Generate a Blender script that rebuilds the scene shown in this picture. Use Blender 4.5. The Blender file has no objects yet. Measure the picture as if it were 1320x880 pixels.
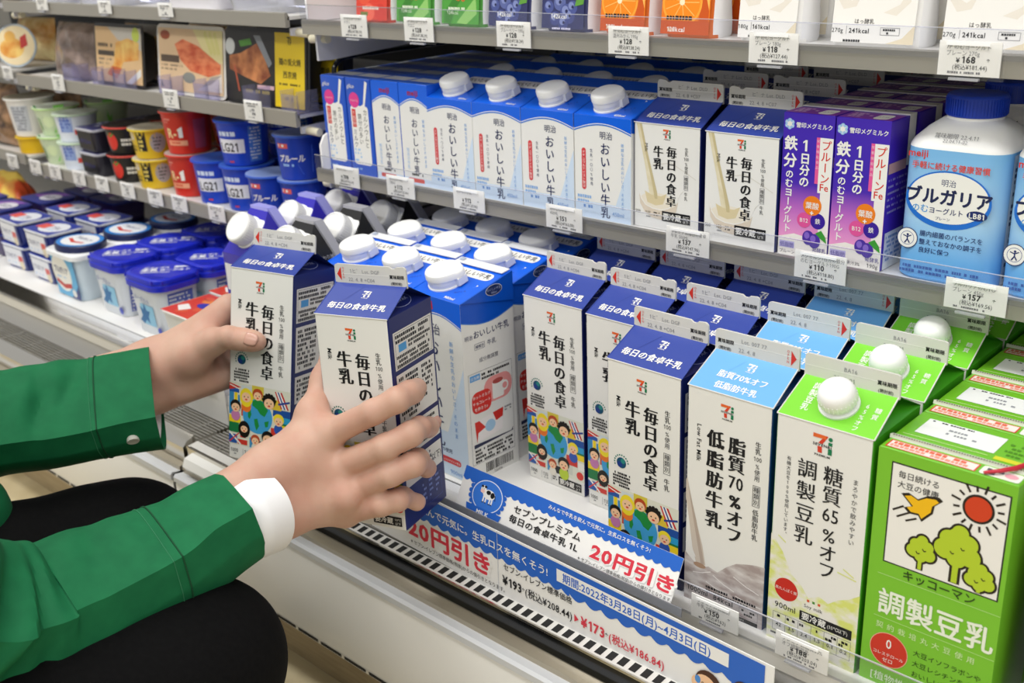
import bpy, bmesh, math, random
import numpy as np
from mathutils import Vector, Matrix
random.seed(7)
S = bpy.context.scene
COL = S.collection
PI = math.pi

# ------------------------------------------------------------------ camera
FPX = 1422.51
cd = bpy.data.cameras.new('camera')
cam = bpy.data.objects.new('camera', cd)
COL.objects.link(cam)
CAM_P = Vector((0.309, -0.5719, 0.5085))
CAM_R = Matrix.Rotation(0.761891, 3, 'Z') @ Matrix.Rotation(1.202088, 3, 'X') @ Matrix.Rotation(-0.0419193, 3, 'Z')
cam.matrix_world = Matrix.Translation(CAM_P) @ CAM_R.to_4x4()
cd.sensor_width = 36.0
cd.lens = FPX / 1320 * 36
cd.clip_start = 0.02
cd.dof.use_dof = True
cd.dof.focus_distance = 0.86
cd.dof.aperture_fstop = 9.5
S.camera = cam


def ray(u, v):
    return (CAM_R @ Vector(((u - 660) / FPX, (440 - v) / FPX, -1.0)))


def at(u, v, d):
    """world point seen at pixel (u, v), d metres along the view axis"""
    return CAM_P + ray(u, v) * d


def lin(h):
    h = h.lstrip('#')
    c = [int(h[i:i + 2], 16) / 255 for i in (0, 2, 4)]
    return tuple(x / 12.92 if x <= 0.04045 else ((x + 0.055) / 1.055) ** 2.4 for x in c)


# ------------------------------------------------------------------ world, lights, exposure
wd = bpy.data.worlds.new('store_light')
S.world = wd
wd.use_nodes = True
bgn = wd.node_tree.nodes['Background']
bgn.inputs[0].default_value = (1.0, 0.998, 0.992, 1)
bgn.inputs[1].default_value = 0.66
S.view_settings.view_transform = 'Standard'
S.view_settings.look = 'None'
S.view_settings.exposure = -0.36
S.view_settings.gamma = 1.0
S.view_settings.use_curve_mapping = False
FLOOR = -0.262


def area(name, loc, rot, sx, sy, power, color=(1, 0.995, 0.985)):
    l = bpy.data.lights.new(name, 'AREA')
    l.shape = 'RECTANGLE'
    l.size, l.size_y, l.energy, l.color = sx, sy, power, color
    o = bpy.data.objects.new(name, l)
    COL.objects.link(o)
    o.location = loc
    o.rotation_euler = rot
    return o


# ceiling luminaires of the shop aisle (2.4 m above the floor) in front of the cooler
area('ceiling_light', (-0.9, -0.55, 2.1), (math.radians(10), 0, 0), 2.6, 0.30, 36)
area('ceiling_light', (1.3, -0.65, 2.1), (math.radians(10), 0, 0), 1.6, 0.30, 18)
area('ceiling_light', (-0.5, -2.0, 2.1), (math.radians(14), 0, 0), 3.4, 0.35, 44)
# the lamp under the unseen canopy, shining down along the shelf fronts
area('canopy_light', (-0.7, 0.02, 1.25), (math.radians(-14), 0, 0), 3.2, 0.06, 5.0, (1, 1, 0.98))

# ------------------------------------------------------------------ materials
_M = {}


def M(h, rough=0.5, metal=0.0, spec=0.4, bump=0.0, bscale=400, coat=0.0, sss=0.0):
    key = (h, rough, metal, spec, bump, bscale, coat, sss)
    if key in _M:
        return _M[key]
    m = bpy.data.materials.new('surface_' + h.lstrip('#'))
    m.use_nodes = True
    nt = m.node_tree
    b = nt.nodes['Principled BSDF']
    b.inputs['Base Color'].default_value = (*lin(h), 1)
    b.inputs['Roughness'].default_value = rough
    b.inputs['Metallic'].default_value = metal
    b.inputs['Specular IOR Level'].default_value = spec
    b.inputs['Coat Weight'].default_value = coat
    if sss:
        b.inputs['Subsurface Weight'].default_value = sss
        b.inputs['Subsurface Radius'].default_value = (0.6, 0.25, 0.15)
        b.inputs['Subsurface Scale'].default_value = 0.004
    if bump:
        tc = nt.nodes.new('ShaderNodeTexCoord')
        nz = nt.nodes.new('ShaderNodeTexNoise')
        nz.inputs['Scale'].default_value = bscale
        bp = nt.nodes.new('ShaderNodeBump')
        bp.inputs['Strength'].default_value = bump
        bp.inputs['Distance'].default_value = 0.001
        nt.links.new(tc.outputs['Object'], nz.inputs['Vector'])
        nt.links.new(nz.outputs['Fac'], bp.inputs['Height'])
        nt.links.new(bp.outputs['Normal'], b.inputs['Normal'])
    _M[key] = m
    return m


def noise_mat(name, h1, h2, scale, rough=0.5, detail=3, stretch=(1, 1, 1), lo=0.35, hi=0.65, metal=0.0, bump=0.0, spec=0.4):
    m = bpy.data.materials.new(name)
    m.use_nodes = True
    nt = m.node_tree
    b = nt.nodes['Principled BSDF']
    b.inputs['Roughness'].default_value = rough
    b.inputs['Metallic'].default_value = metal
    b.inputs['Specular IOR Level'].default_value = spec
    tc = nt.nodes.new('ShaderNodeTexCoord')
    mp = nt.nodes.new('ShaderNodeMapping')
    mp.inputs['Scale'].default_value = stretch
    nz = nt.nodes.new('ShaderNodeTexNoise')
    nz.inputs['Scale'].default_value = scale
    nz.inputs['Detail'].default_value = detail
    cr = nt.nodes.new('ShaderNodeValToRGB')
    cr.color_ramp.elements[0].position = lo
    cr.color_ramp.elements[1].position = hi
    cr.color_ramp.elements[0].color = (*lin(h1), 1)
    cr.color_ramp.elements[1].color = (*lin(h2), 1)
    nt.links.new(tc.outputs['Object'], mp.inputs[0])
    nt.links.new(mp.outputs[0], nz.inputs['Vector'])
    nt.links.new(nz.outputs['Fac'], cr.inputs[0])
    nt.links.new(cr.outputs[0], b.inputs['Base Color'])
    if bump:
        bp = nt.nodes.new('ShaderNodeBump')
        bp.inputs['Strength'].default_value = bump
        bp.inputs['Distance'].default_value = 0.001
        nt.links.new(nz.outputs['Fac'], bp.inputs['Height'])
        nt.links.new(bp.outputs['Normal'], b.inputs['Normal'])
    return m


def ramp_mat(name, stops, axis=2, lo=0.0, hi=1.0, rough=0.45):
    """printed colour gradient along one object axis between lo and hi (metres)"""
    m = bpy.data.materials.new(name)
    m.use_nodes = True
    nt = m.node_tree
    b = nt.nodes['Principled BSDF']
    b.inputs['Roughness'].default_value = rough
    tc = nt.nodes.new('ShaderNodeTexCoord')
    sp = nt.nodes.new('ShaderNodeSeparateXYZ')
    mr = nt.nodes.new('ShaderNodeMapRange')
    mr.inputs['From Min'].default_value = lo
    mr.inputs['From Max'].default_value = hi
    cr = nt.nodes.new('ShaderNodeValToRGB')
    e = cr.color_ramp.elements
    while len(e) < len(stops):
        e.new(0.5)
    for k, (p, h) in enumerate(stops):
        e[k].position = p
        e[k].color = (*lin(h), 1)
    nt.links.new(tc.outputs['Object'], sp.inputs[0])
    nt.links.new(sp.outputs[axis], mr.inputs['Value'])
    nt.links.new(mr.outputs[0], cr.inputs[0])
    nt.links.new(cr.outputs[0], b.inputs['Base Color'])
    return m


def clear_mat(name, tint='#ffffff', gloss=0.12, milk=0.0, rough=0.03, milk_h='#ffffff'):
    """thin clear plastic: mostly see-through with a fresnel-like gloss and a little milkiness"""
    m = bpy.data.materials.new(name)
    m.use_nodes = True
    nt = m.node_tree
    nt.nodes.remove(nt.nodes['Principled BSDF'])
    out = nt.nodes['Material Output']
    tr = nt.nodes.new('ShaderNodeBsdfTransparent')
    tr.inputs[0].default_value = (*lin(tint), 1)
    gl = nt.nodes.new('ShaderNodeBsdfGlossy')
    gl.inputs['Roughness'].default_value = rough
    df = nt.nodes.new('ShaderNodeBsdfDiffuse')
    df.inputs[0].default_value = (*lin(milk_h), 1)
    lw = nt.nodes.new('ShaderNodeLayerWeight')
    lw.inputs[0].default_value = gloss
    m1 = nt.nodes.new('ShaderNodeMixShader')
    m2 = nt.nodes.new('ShaderNodeMixShader')
    m1.inputs[0].default_value = milk
    nt.links.new(tr.outputs[0], m1.inputs[1])
    nt.links.new(df.outputs[0], m1.inputs[2])
    nt.links.new(lw.outputs['Fresnel'], m2.inputs[0])
    nt.links.new(m1.outputs[0], m2.inputs[1])
    nt.links.new(gl.outputs[0], m2.inputs[2])
    nt.links.new(m2.outputs[0], out.inputs[0])
    return m


# ------------------------------------------------------------------ mesh builder
class Fr:
    """flat frame: origin, right, up in world units; coordinates given in millimetres"""
    curved = False

    def __init__(s, o, ux, uy):
        s.o, s.ux, s.uy = Vector(o), Vector(ux).normalized(), Vector(uy).normalized()
        s.n = s.ux.cross(s.uy)

    def P(s, u, v, e=0.0):
        return s.o + s.ux * (u * .001) + s.uy * (v * .001) + s.n * (e * .001)


class CylFr:
    """wraps (u, v) round a tapered cup whose axis is z; u = arc mm from angle a0 (0 faces -y, + towards +x)"""
    curved = True

    def __init__(s, r0, r1, z0, z1, a0=0.0, sq=0.0):
        s.r0, s.r1, s.z0, s.z1, s.a0 = r0, r1, z0, z1, a0

    def P(s, u, v, e=0.0):
        t = v * .001 / (s.z1 - s.z0)
        r = s.r0 + (s.r1 - s.r0) * t
        a = s.a0 + u * .001 / ((s.r0 + s.r1) / 2)
        r += e * .001
        return Vector((r * math.sin(a), -r * math.cos(a), s.z0 + v * .001))


class MB:
    def __init__(s):
        s.v, s.f, s.mi, s.mats = [], [], [], []
        s.k = 0.0       # each print sits a hair above the one before it

    def slot(s, m):
        if m not in s.mats:
            s.mats.append(m)
        return s.mats.index(m)

    def add(s, vs, fs, m, T=None):
        n = len(s.v)
        k = s.slot(m)
        for p in vs:
            s.v.append(tuple(T @ Vector(p)) if T else tuple(p))
        for f in fs:
            s.f.append(tuple(i + n for i in f))
            s.mi.append(k)

    def poly(s, pts, m, T=None):
        s.add(pts, [tuple(range(len(pts)))], m, T)

    def box(s, a, b, m, T=None):
        x0, y0, z0 = a
        x1, y1, z1 = b
        s.add([(x0, y0, z0), (x1, y0, z0), (x1, y1, z0), (x0, y1, z0), (x0, y0, z1), (x1, y0, z1), (x1, y1, z1), (x0, y1, z1)],
              [(0, 3, 2, 1), (4, 5, 6, 7), (0, 1, 5, 4), (1, 2, 6, 5), (2, 3, 7, 6), (3, 0, 4, 7)], m, T)

    def loft(s, rings, m, cap0=True, cap1=True, T=None, closed=True):
        n = len(rings[0])
        vs = [p for r in rings for p in r]
        fs = []
        for k in range(len(rings) - 1):
            for i in range(n if closed else n - 1):
                j = (i + 1) % n
                fs.append((k * n + i, k * n + j, (k + 1) * n + j, (k + 1) * n + i))
        if cap0:
            fs.append(tuple(reversed(range(n))))
        if cap1:
            fs.append(tuple((len(rings) - 1) * n + i for i in range(n)))
        s.add(vs, fs, m, T)

    def lathe(s, prof, m, seg=32, T=None, cap0=True, cap1=True):
        rings = [[(r * math.cos(2 * PI * i / seg), r * math.sin(2 * PI * i / seg), z) for i in range(seg)] for r, z in prof]
        s.loft(rings, m, cap0, cap1, T)

    def rbox(s, cx, cy, w, d, z0, z1, r, m, T=None, seg=4, top=None, bev=0.0):
        """upright box with rounded vertical edges (and a small top/bottom bevel)"""
        if bev:
            L = [(z0, bev), (z0 + bev, 0), (z1 - bev, 0), (z1, bev)]
        else:
            L = [(z0, 0), (z1, 0)]
        s.loft([rrect(cx, cy, w - 2 * k, d - 2 * k, max(r - k, r * .3), z, seg) for z, k in L], m, T=T)

    def tube(s, pts, r, m, seg=8, T=None):
        pts = [Vector(p) for p in pts]
        rings = []
        for i, p in enumerate(pts):
            t = (pts[min(i + 1, len(pts) - 1)] - pts[max(i - 1, 0)]).normalized()
            a = t.orthogonal().normalized() if i == 0 else (a - t * a.dot(t)).normalized()
            b = t.cross(a)
            rr = r[i] if isinstance(r, (list, tuple)) else r
            rings.append([p + a * rr * math.cos(2 * PI * k / seg) + b * rr * math.sin(2 * PI * k / seg) for k in range(seg)])
        s.loft(rings, m, T=T)

    # ---- printing on a frame (millimetres)
    def p2(s, fr, pts, m, e=0.15):
        s.k += .0012
        s.poly([fr.P(u, v, e + s.k) for u, v in pts], m)

    def rect(s, fr, u0, v0, u1, v1, m, e=0.15):
        if fr.curved:
            n = max(1, int((u1 - u0) / 4))
            for k in range(n):
                a, b = u0 + (u1 - u0) * k / n, u0 + (u1 - u0) * (k + 1) / n
                s.p2(fr, [(a, v0), (b, v0), (b, v1), (a, v1)], m, e)
        else:
            s.p2(fr, [(u0, v0), (u1, v0), (u1, v1), (u0, v1)], m, e)

    def disc(s, fr, u, v, ru, m, e=0.15, rv=None, seg=20, rot=0):
        rv = rv or ru
        c, d = math.cos(rot), math.sin(rot)
        pts = []
        for i in range(seg):
            a = 2 * PI * i / seg
            x, y = ru * math.cos(a), rv * math.sin(a)
            pts.append((u + x * c - y * d, v + x * d + y * c))
        if fr.curved and ru > 5:
            s.k += .0012
            e += s.k
            s.add([fr.P(u, v, e)] + [fr.P(u + (p[0] - u) * f, v + (p[1] - v) * f, e) for f in (.5, 1) for p in pts],
                  [(0, 1 + i, 1 + (i + 1) % seg) for i in range(seg)] +
                  [(1 + i, 1 + seg + i, 1 + seg + (i + 1) % seg, 1 + (i + 1) % seg) for i in range(seg)], m)
        else:
            s.p2(fr, pts, m, e)

    def stroke(s, fr, pts, w, m, e=0.15):
        for (a, b), (c, d) in zip(pts, pts[1:]):
            L = math.hypot(c - a, d - b) or 1
            nx, ny = -(d - b) / L * w / 2, (c - a) / L * w / 2
            s.p2(fr, [(a - nx, b - ny), (c - nx, d - ny), (c + nx, d + ny), (a + nx, b + ny)], m, e)

    def frame(s, fr, u0, v0, u1, v1, w, m, e=0.15):
        s.rect(fr, u0, v0, u1, v0 + w, m, e)
        s.rect(fr, u0, v1 - w, u1, v1, m, e)
        s.rect(fr, u0, v0 + w, u0 + w, v1 - w, m, e)
        s.rect(fr, u1 - w, v0 + w, u1, v1 - w, m, e)

    def rrect2(s, fr, u0, v0, u1, v1, r, m, e=0.15):
        if fr.curved:
            s.k += .0012
            return s.rect(fr, u0, v0, u1, v1, m, e)
        pts = []
        for cx, cy, a0 in ((u1 - r, v0 + r, -90), (u1 - r, v1 - r, 0), (u0 + r, v1 - r, 90), (u0 + r, v0 + r, 180)):
            for k in range(5):
                a = math.radians(a0 + 22.5 * k)
                pts.append((cx + r * math.cos(a), cy + r * math.sin(a)))
        s.p2(fr, pts, m, e)

    def text(s, fr, t, u, v, size, m, e=0.2, bold=0.0, al='l', sx=1.0, smear=0.0, shear=0.0, gap=0.0, rot=0.0):
        """horizontal line; (u, v) = baseline start; rot in degrees"""
        w = sum(glyph(c, bold)[2] + gap for c in t) * size * sx
        x = {'l': 0, 'c': -w / 2, 'r': -w}[al]
        cr, sr = math.cos(math.radians(rot)), math.sin(math.radians(rot))
        s.k += .004
        for c in t:
            cj = ord(c) > 0x2000
            vs, fs, adv = glyph(c, 0 if cj else bold)
            for q, (dx, dy) in enumerate(layers(smear, bold if cj else 0)):
                o = []
                for gx, gy in vs:
                    px = x + (gx + dx + shear * gy) * size * sx
                    py = (gy + dy) * size
                    o.append(fr.P(u + px * cr - py * sr, v + px * sr + py * cr, e + s.k + q * .0014))
                if o:
                    s.add(o, fs, m)
            x += (adv + gap) * size * sx

    def vtext(s, fr, t, u, v, size, m, e=0.2, bold=0.0, sx=1.0, smear=0.0, gap=0.0, half=()):
        """vertical column; u = column centre, v = top"""
        s.k += .004
        for c in t:
            if c == ' ':
                v -= size * .5
                continue
            cj = ord(c) > 0x2000
            vs, fs, adv = glyph(c, 0 if cj else bold)
            rotc = c in 'ー〜-()'
            for q, (dx, dy) in enumerate(layers(smear, bold if cj else 0)):
                o = []
                for gx, gy in vs:
                    x, y = gx - adv / 2, gy - .38
                    if rotc:
                        x, y = y, -x
                    if c in '、。':
                        x, y = x + .55, y + .55
                    o.append(fr.P(u + (x + dx) * size * sx, v - size / 2 + (y + dy) * size, e + s.k + q * .0014))
                s.add(o, fs, m)
            v -= size * (1 + gap)

    def lines(s, fr, u0, v1, u1, n, pitch, h, m, e=0.18, seed=1, fill=.75):
        """rows of tiny print too small to read: short dashes"""
        R = random.Random(seed)
        for k in range(n):
            x = u0
            end = u1 - (R.random() * .3 * (u1 - u0) if k == n - 1 else 0)
            while x < end - h:
                w = h * R.uniform(.5, 1.1)
                if R.random() < fill:
                    s.poly([fr.P(a, c, e + s.k) for a, c in ((x, v1 - k * pitch - h), (min(x + w, end), v1 - k * pitch - h), (min(x + w, end), v1 - k * pitch - h * R.uniform(0, .2)), (x, v1 - k * pitch))], m)
                x += w + h * .22

    def build(s, name, parent=None, smooth=None, loc=None):
        me = bpy.data.meshes.new(name)
        me.from_pydata(s.v, [], s.f)
        for m in s.mats:
            me.materials.append(m)
        me.polygons.foreach_set('material_index', s.mi)
        if smooth:
            me.polygons.foreach_set('use_smooth', [True] * len(s.f))
            me.update()
            me.set_sharp_from_angle(angle=math.radians(smooth))
        me.update()
        o = bpy.data.objects.new(name, me)
        COL.objects.link(o)
        if parent:
            o.parent = parent
        if loc:
            o.location = loc
        return o


_G = {}


def layers(smear, bold):
    """offsets (em) that thicken a glyph: smear = upright strokes only, bold = all round"""
    if bold:
        b = bold
        o = [(0, 0), (b, 0), (-b, 0), (0, b), (0, -b)]
        if bold > .03:
            d = b * .72
            o += [(d, d), (-d, d), (d, -d), (-d, -d)]
        if smear:
            o += [(smear + b, 0), (-smear - b, 0)]
        return o
    if smear:
        return [(0, 0), (smear, 0), (-smear, 0)] + ([(smear / 2, 0), (-smear / 2, 0)] if smear > .03 else [])
    return [(0, 0)]


def glyph(c, bold=0.0):
    k = (c, bold)
    if k in _G:
        return _G[k]
    if c in ' 　':
        _G[k] = ([], [], 0.3 if c == ' ' else 1.0)
        return _G[k]
    cu = bpy.data.curves.new('t', 'FONT')
    cu.body = c
    cu.size = 1
    cu.resolution_u = 2
    cu.offset = bold
    o = bpy.data.objects.new('t', cu)
    me = bpy.data.meshes.new_from_object(o)
    vs = [(v.co.x, v.co.y) for v in me.vertices]
    fs = [tuple(p.vertices) for p in me.polygons]
    bpy.data.objects.remove(o)
    bpy.data.curves.remove(cu)
    bpy.data.meshes.remove(me)
    adv = 1.0 if ord(c) > 0x2000 else ((max(x for x, y in vs) + .06) if vs else .3)
    if c in '1':
        x0 = min(x for x, y in vs)
        vs = [(x - x0 + .20, y) for x, y in vs]
        k = len(vs)
        vs += [(.21, .70), (.05, .58), (.05, .47), (.21, .57)]
        fs = fs + [(k, k + 1, k + 2, k + 3)]
        adv = .50
    _G[k] = (vs, fs, adv)
    return _G[k]


def rrect(cx, cy, w, d, r, z, seg=4):
    pts = []
    r = min(r, w / 2 - 1e-5, d / 2 - 1e-5)
    for sx, sy, a0 in ((1, -1, -90), (1, 1, 0), (-1, 1, 90), (-1, -1, 180)):
        for k in range(seg + 1):
            a = math.radians(a0 + 90 * k / seg)
            pts.append((cx + sx * (w / 2 - r) + r * math.cos(a), cy + sy * (d / 2 - r) + r * math.sin(a), z))
    return pts


# ------------------------------------------------------------------ object helpers
def tag(o, label, cat, group=None, kind=None):
    o['label'] = label
    o['category'] = cat
    if group:
        o['group'] = group
    if kind:
        o['kind'] = kind
    return o


def thing(name, label=None, cat=None, loc=(0, 0, 0), rot=(0, 0, 0), group=None):
    o = bpy.data.objects.new(name, None)
    COL.objects.link(o)
    o.empty_display_size = 0.02
    o.location = loc
    o.rotation_euler = rot
    if label:
        tag(o, label, cat, group)
    return o


def struct(o):
    o['kind'] = 'structure'
    return o


def dup(root, loc, rot=(0, 0, 0), label=None, group=None):
    r = root.copy()
    COL.objects.link(r)
    r.location = loc
    r.rotation_euler = rot
    if label:
        r['label'] = label
    if group:
        r['group'] = group
    for ch in list(root.children):
        c = ch.copy()
        COL.objects.link(c)
        c.parent = r
        for g in ch.children:
            d = g.copy()
            COL.objects.link(d)
            d.parent = c
    return r


class Stock:
    """one product kind: the first placing moves the prototype, later ones copy it"""

    def __init__(s, proto, cat, group):
        s.p, s.cat, s.group, s.used = proto, cat, group, False

    def put(s, loc, label, rot=(0, 0, 0)):
        if not s.used:
            s.used = True
            o = s.p
            o.location, o.rotation_euler = loc, rot
        else:
            o = dup(s.p, loc, rot)
        tag(o, label, s.cat, s.group)
        return o


ORD = ['front', 'second', 'third', 'fourth', 'fifth', 'sixth', 'seventh']
# common inks and surfaces
WHITE = M('#f2f0ea', .42)
CARD = M('#ecebe6', .38)
INK = M('#17171b', .5)
GREY = M('#77777c', .5)
NAVY = M('#1c2c78', .35)
RED = M('#d8352a', .45)
BLUE = M('#1464e0', .3)
PLASTIC_WHITE = M('#f7f7f5', .3)
ORANGE = M('#f08020', .45)
GREEN = M('#1d8a48', .45)
# ================================================================== SETTING
floor_m = noise_mat('floor_tile', '#c2b28c', '#d8caa6', 14, .35, 4, (1, 1, 1))
b = MB()
b.box((-4, -3.2, FLOOR - .02), (2.2, .9, FLOOR), floor_m)
struct(b.build('floor'))
b = MB()
b.box((-4, .80, FLOOR), (2.2, .84, 2.4), M('#8d8b86', .8))
struct(b.build('wall_back'))
b = MB()
b.box((-4, -3.2, 2.36), (2.2, .84, 2.4), M('#e8e6e0', .8))
struct(b.build('ceiling'))

STEEL = M('#a09c93', .42, .35)
STEEL_SHELF = M('#dedcd8', .4, .1)
CHROME = M('#d5d1c8', .16, 1.0)
PANEL = M('#f0eee8', .28, 0, .5)
LEDGE = M('#d5d7da', .35)
BLACK = M('#07090a', .12, 0, .5)
DARK = M('#2b2c30', .6)
SEAM = M('#1a1a1a', .6)
IVORY = M('#e6dfc6', .4)
SHADED_FLOOR = noise_mat('shaded_floor_brown', '#a08e6e', '#ae9c7a', 18, .5, 4, (1, 1, 14))  # streaky brown stands in for the shaded floor under the case
CLEAR = clear_mat('clear_acrylic', '#f7f8fb', .07, .025)
CLEAR_EDGE = clear_mat('clear_acrylic_edge', '#eef0ff', .25, .35, .1)

BAYS = {'right': (-.737, .52), 'left': (-1.495, -.743), 'far': (-2.5, -1.501)}
BLAB = {'right': 'white open-front refrigerated case holding the blue and white milk cartons',
        'left': 'white open-front refrigerated case holding the yogurt tubs, left of the milk',
        'far': 'open-front refrigerated case at the far left edge, mostly out of frame'}


def case(key):
    x0, x1 = BAYS[key]
    t = thing('refrigerated_display_case', BLAB[key], 'refrigerator', (x0, 0, FLOOR), group='open refrigerated cases')
    W = x1 - x0

    def pt(name, fn, sm=None):
        q = MB()
        fn(q)
        return q.build(name, t, sm)
    Z = -FLOOR          # deck height above the floor in local coordinates

    def prof(q, pts, m):          # a sheet with the (y, z) outline pts extruded along x
        n = len(pts)
        q.loft([[(0, y, z + Z) for y, z in pts], [(W, y, z + Z) for y, z in pts]], m)
    deck_z = 0 if key == 'right' else .02
    pt('deck', lambda q: q.box((0, .052, Z + deck_z - .018), (W, .64, Z + deck_z), M('#ecebe8', .45)))
    q = MB()
    q.box((x0, .645, FLOOR), (x1, .70, 1.36), DARK)
    struct(q.build('wall_back'))
    q = MB()
    q.box((x0, .10, 1.32), (x1, .70, 1.44), PANEL)  # unseen canopy, added to block world light from above
    struct(q.build('light_block_canopy'))
    pt('deck_fascia', lambda q: prof(q, [(.046, deck_z + .004), (.052, deck_z + .004), (.052, -.036), (.046, -.036)], STEEL_SHELF))
    # sunken return-air grille between the deck and the nose
    q = MB()
    q.box((0, .0, Z - .060), (W, .05, Z - .056), M('#9a968c', .5))
    wire = M('#c9c7c2', .25, .8)
    for k in range(9):
        q.box((0, .003 + k * .005, Z - .0385), (W, .0047 + k * .005, Z - .0365), wire)
    n = int(W / .06)
    for k in range(n):
        x = (k + .5) * W / n
        q.box((x - .0012, .0, Z - .041), (x + .0012, .047, Z - .0385), wire)
    q.build('air_grille', t)
    # nose: slotted strip and chrome blackened as reflection (milk side) or plain bright steel (yogurt side)
    q = MB()
    if key == 'right':
        prof(q, [(0, -.0355), (-.013, -.0365), (-.013, -.0375), (0, -.050)], M('#d9d7d2', .35))
        fr = Fr((0, -.013, Z - .0365), (1, 0, 0), (0, 1, .077))
        for k in range(int((W - .22) / .0112)):
            u = 205 + k * 11.2
            q.p2(fr, [(u, 2), (u + 6.6, 2), (u + 6.6, 11.6), (u, 11.6)], SEAM, .12)
        q.build('slotted_strip', t)
        q = MB()
        prof2 = lambda qq, pts, m, xa, xb: qq.loft([[(xa, y, z + Z) for y, z in pts], [(xb, y, z + Z) for y, z in pts]], m)
        prof(q, [(-.0135, -.036), (-.0150, -.0362), (-.0150, -.0385), (-.0135, -.0385)], CHROME)
        pn = [(-.0125, -.0375), (-.0142, -.0385), (-.0142, -.057), (-.006, -.058)]
        prof2(q, pn, BLACK, .19, W)  # black stands in for what the chrome lip reflects
        q.build('dark_reflection_nose', t)
        q = MB()
        prof2(q, pn, CHROME, 0, .1895)
        prof2(q, [(-.012, -.0362), (-.0156, -.0366), (-.0156, -.046), (-.0142, -.047)], CHROME, .004, .20)
        q.build('steel_nose', t)
    else:
        prof(q, [(0, -.030), (-.010, -.0335), (-.016, -.040), (-.016, -.057), (-.004, -.058), (0, -.040)], CHROME)
        q.build('steel_nose', t, 40)
    q = MB()
    prof(q, [(-.010, -.057), (-.024, -.0605), (-.024, -.066), (-.010, -.066)], M('#b3aa97', .3, .6))
    q.build('trim_strip', t)
    q = MB()
    prof(q, [(-.020, -.066), (-.034, -.0635), (-.0365, -.066), (-.0365, -.072), (-.03, -.075)], LEDGE)
    q.build('ledge', t, 40)
    q = MB()
    prof(q, [(-.033, -.072), (-.035, -.076), (-.036, -.170), (-.034, -.1775), (-.026, -.1795), (-.020, -.1795), (-.020, -.072)], PANEL)
    fr = Fr((0, -.0358, Z - .1755), (1, 0, 0), (0, -.02, 1))
    for k in range(int((W - .10) / .0375)):
        u = 62 + k * 37.5
        q.p2(fr, [(u, 1.5), (u + 33, 1.5), (u + 33, 5.2), (u, 5.2)], SEAM, .5)
    q.build('front_panel', t, 40)
    pt('shaded_floor_band', lambda q: q.box((0, .004, .0), (W, .02, Z - .17), SHADED_FLOOR))  # added board below the panel, coloured as floor in shade
    # side cheeks of the front
    for x in (.0, W - .004):
        q = MB()
        q.box((x, -.0335, Z - .176), (x + .004, .0, Z - .066), SEAM)
        q.build('joint_gasket', t)
    if key != 'far':
        q = MB()
        q.loft([[(.012, y, Z + z) for y, z in ((-.013, -.040), (-.026, -.043), (-.030, -.052), (-.026, -.058), (-.013, -.058))],
                [(.078, y, Z + z) for y, z in ((-.013, -.040), (-.026, -.043), (-.030, -.052), (-.026, -.058), (-.013, -.058))]], M('#efeee9', .3))
        q.build('end_bumper', t, 50)
    return t


for k in BAYS:
    case(k)

# ------------------------------------------------------------------ shelves
YF = .190


def shelf(bay, z, rail_h, label, ylip=.196, drop=.006):
    x0, x1 = BAYS[bay]
    x0 += .012
    x1 -= .012
    t = thing('display_shelf', label, 'shelf', (x0, ylip, z), group='steel shelves of the cooler')
    W = x1 - x0
    q = MB()
    q.box((0, .004, -.004), (W, .40, 0), STEEL_SHELF)
    q.build('shelf_board', t)
    q = MB()
    q.loft([[(x, y, zz) for y, zz in ((.0, -rail_h + .004), (.0, .0035), (.003, .0045), (.006, .0005), (.006, -rail_h + .004))] for x in (0, W)], STEEL)
    q.build('price_rail', t)
    if bay == 'right':
        q = MB()
        q.box((0, -.0012, .000), (W, .0, .020), CLEAR)
        q.box((0, -.0012, .0197), (W, .0, .0203), CLEAR_EDGE)
        q.build('clear_guard', t)
    for x in (.006, W - .010):
        q = MB()
        q.loft([[(xx, y, zz) for y, zz in ((.012, -rail_h + .002), (.012, -rail_h - drop), (.03, -rail_h - drop - .001), (.40, -rail_h - drop * .4), (.44, -rail_h - drop * .4), (.44, .0), (.40, -.006))] for xx in (x, x + .003)], M('#d6d6de', .4))
        q.build('bracket', t)
    if bay == 'right':
        q = MB()
        q.loft([[(xx, y, zz) for y, zz in ((.006, .001), (.006, .030), (.012, .040), (.022, .044), (.34, .044), (.36, .03), (.36, .001))] for xx in (.002, .005)], M('#eceaea', .35))
        q.build('end_plate', t, 40)
    for x, s in ((.004, -1), (W - .004, 1)):
        q = MB()
        q.tube([(x - s * .012, .022, -rail_h - .003), (x + s * .018, .022, -rail_h - .004)], .0048, IVORY, 14)
        q.build('bracket_peg', t, 40)
    return t


shelf('right', .4055, .0155, 'upper steel shelf above the row of half-litre milk cartons', drop=.026)
shelf('right', .2396, .0150, 'steel shelf carrying the half-litre milk cartons and the purple packs')
shelf('left', .4115, .0160, 'topmost visible shelf of the left case, above the ready meals')
shelf('left', .3010, .0175, 'steel shelf carrying the packed ready meals')
shelf('left', .1590, .0180, 'steel shelf carrying the stacked small yogurt cups')
shelf('far', .3080, .0165, 'shelf at the far left edge with the round clear pack')
shelf('far', .1680, .0165, 'shelf at the far left edge with the brown bags')
shelf('far', .4250, .0165, 'top shelf stub at the far left corner')

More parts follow.
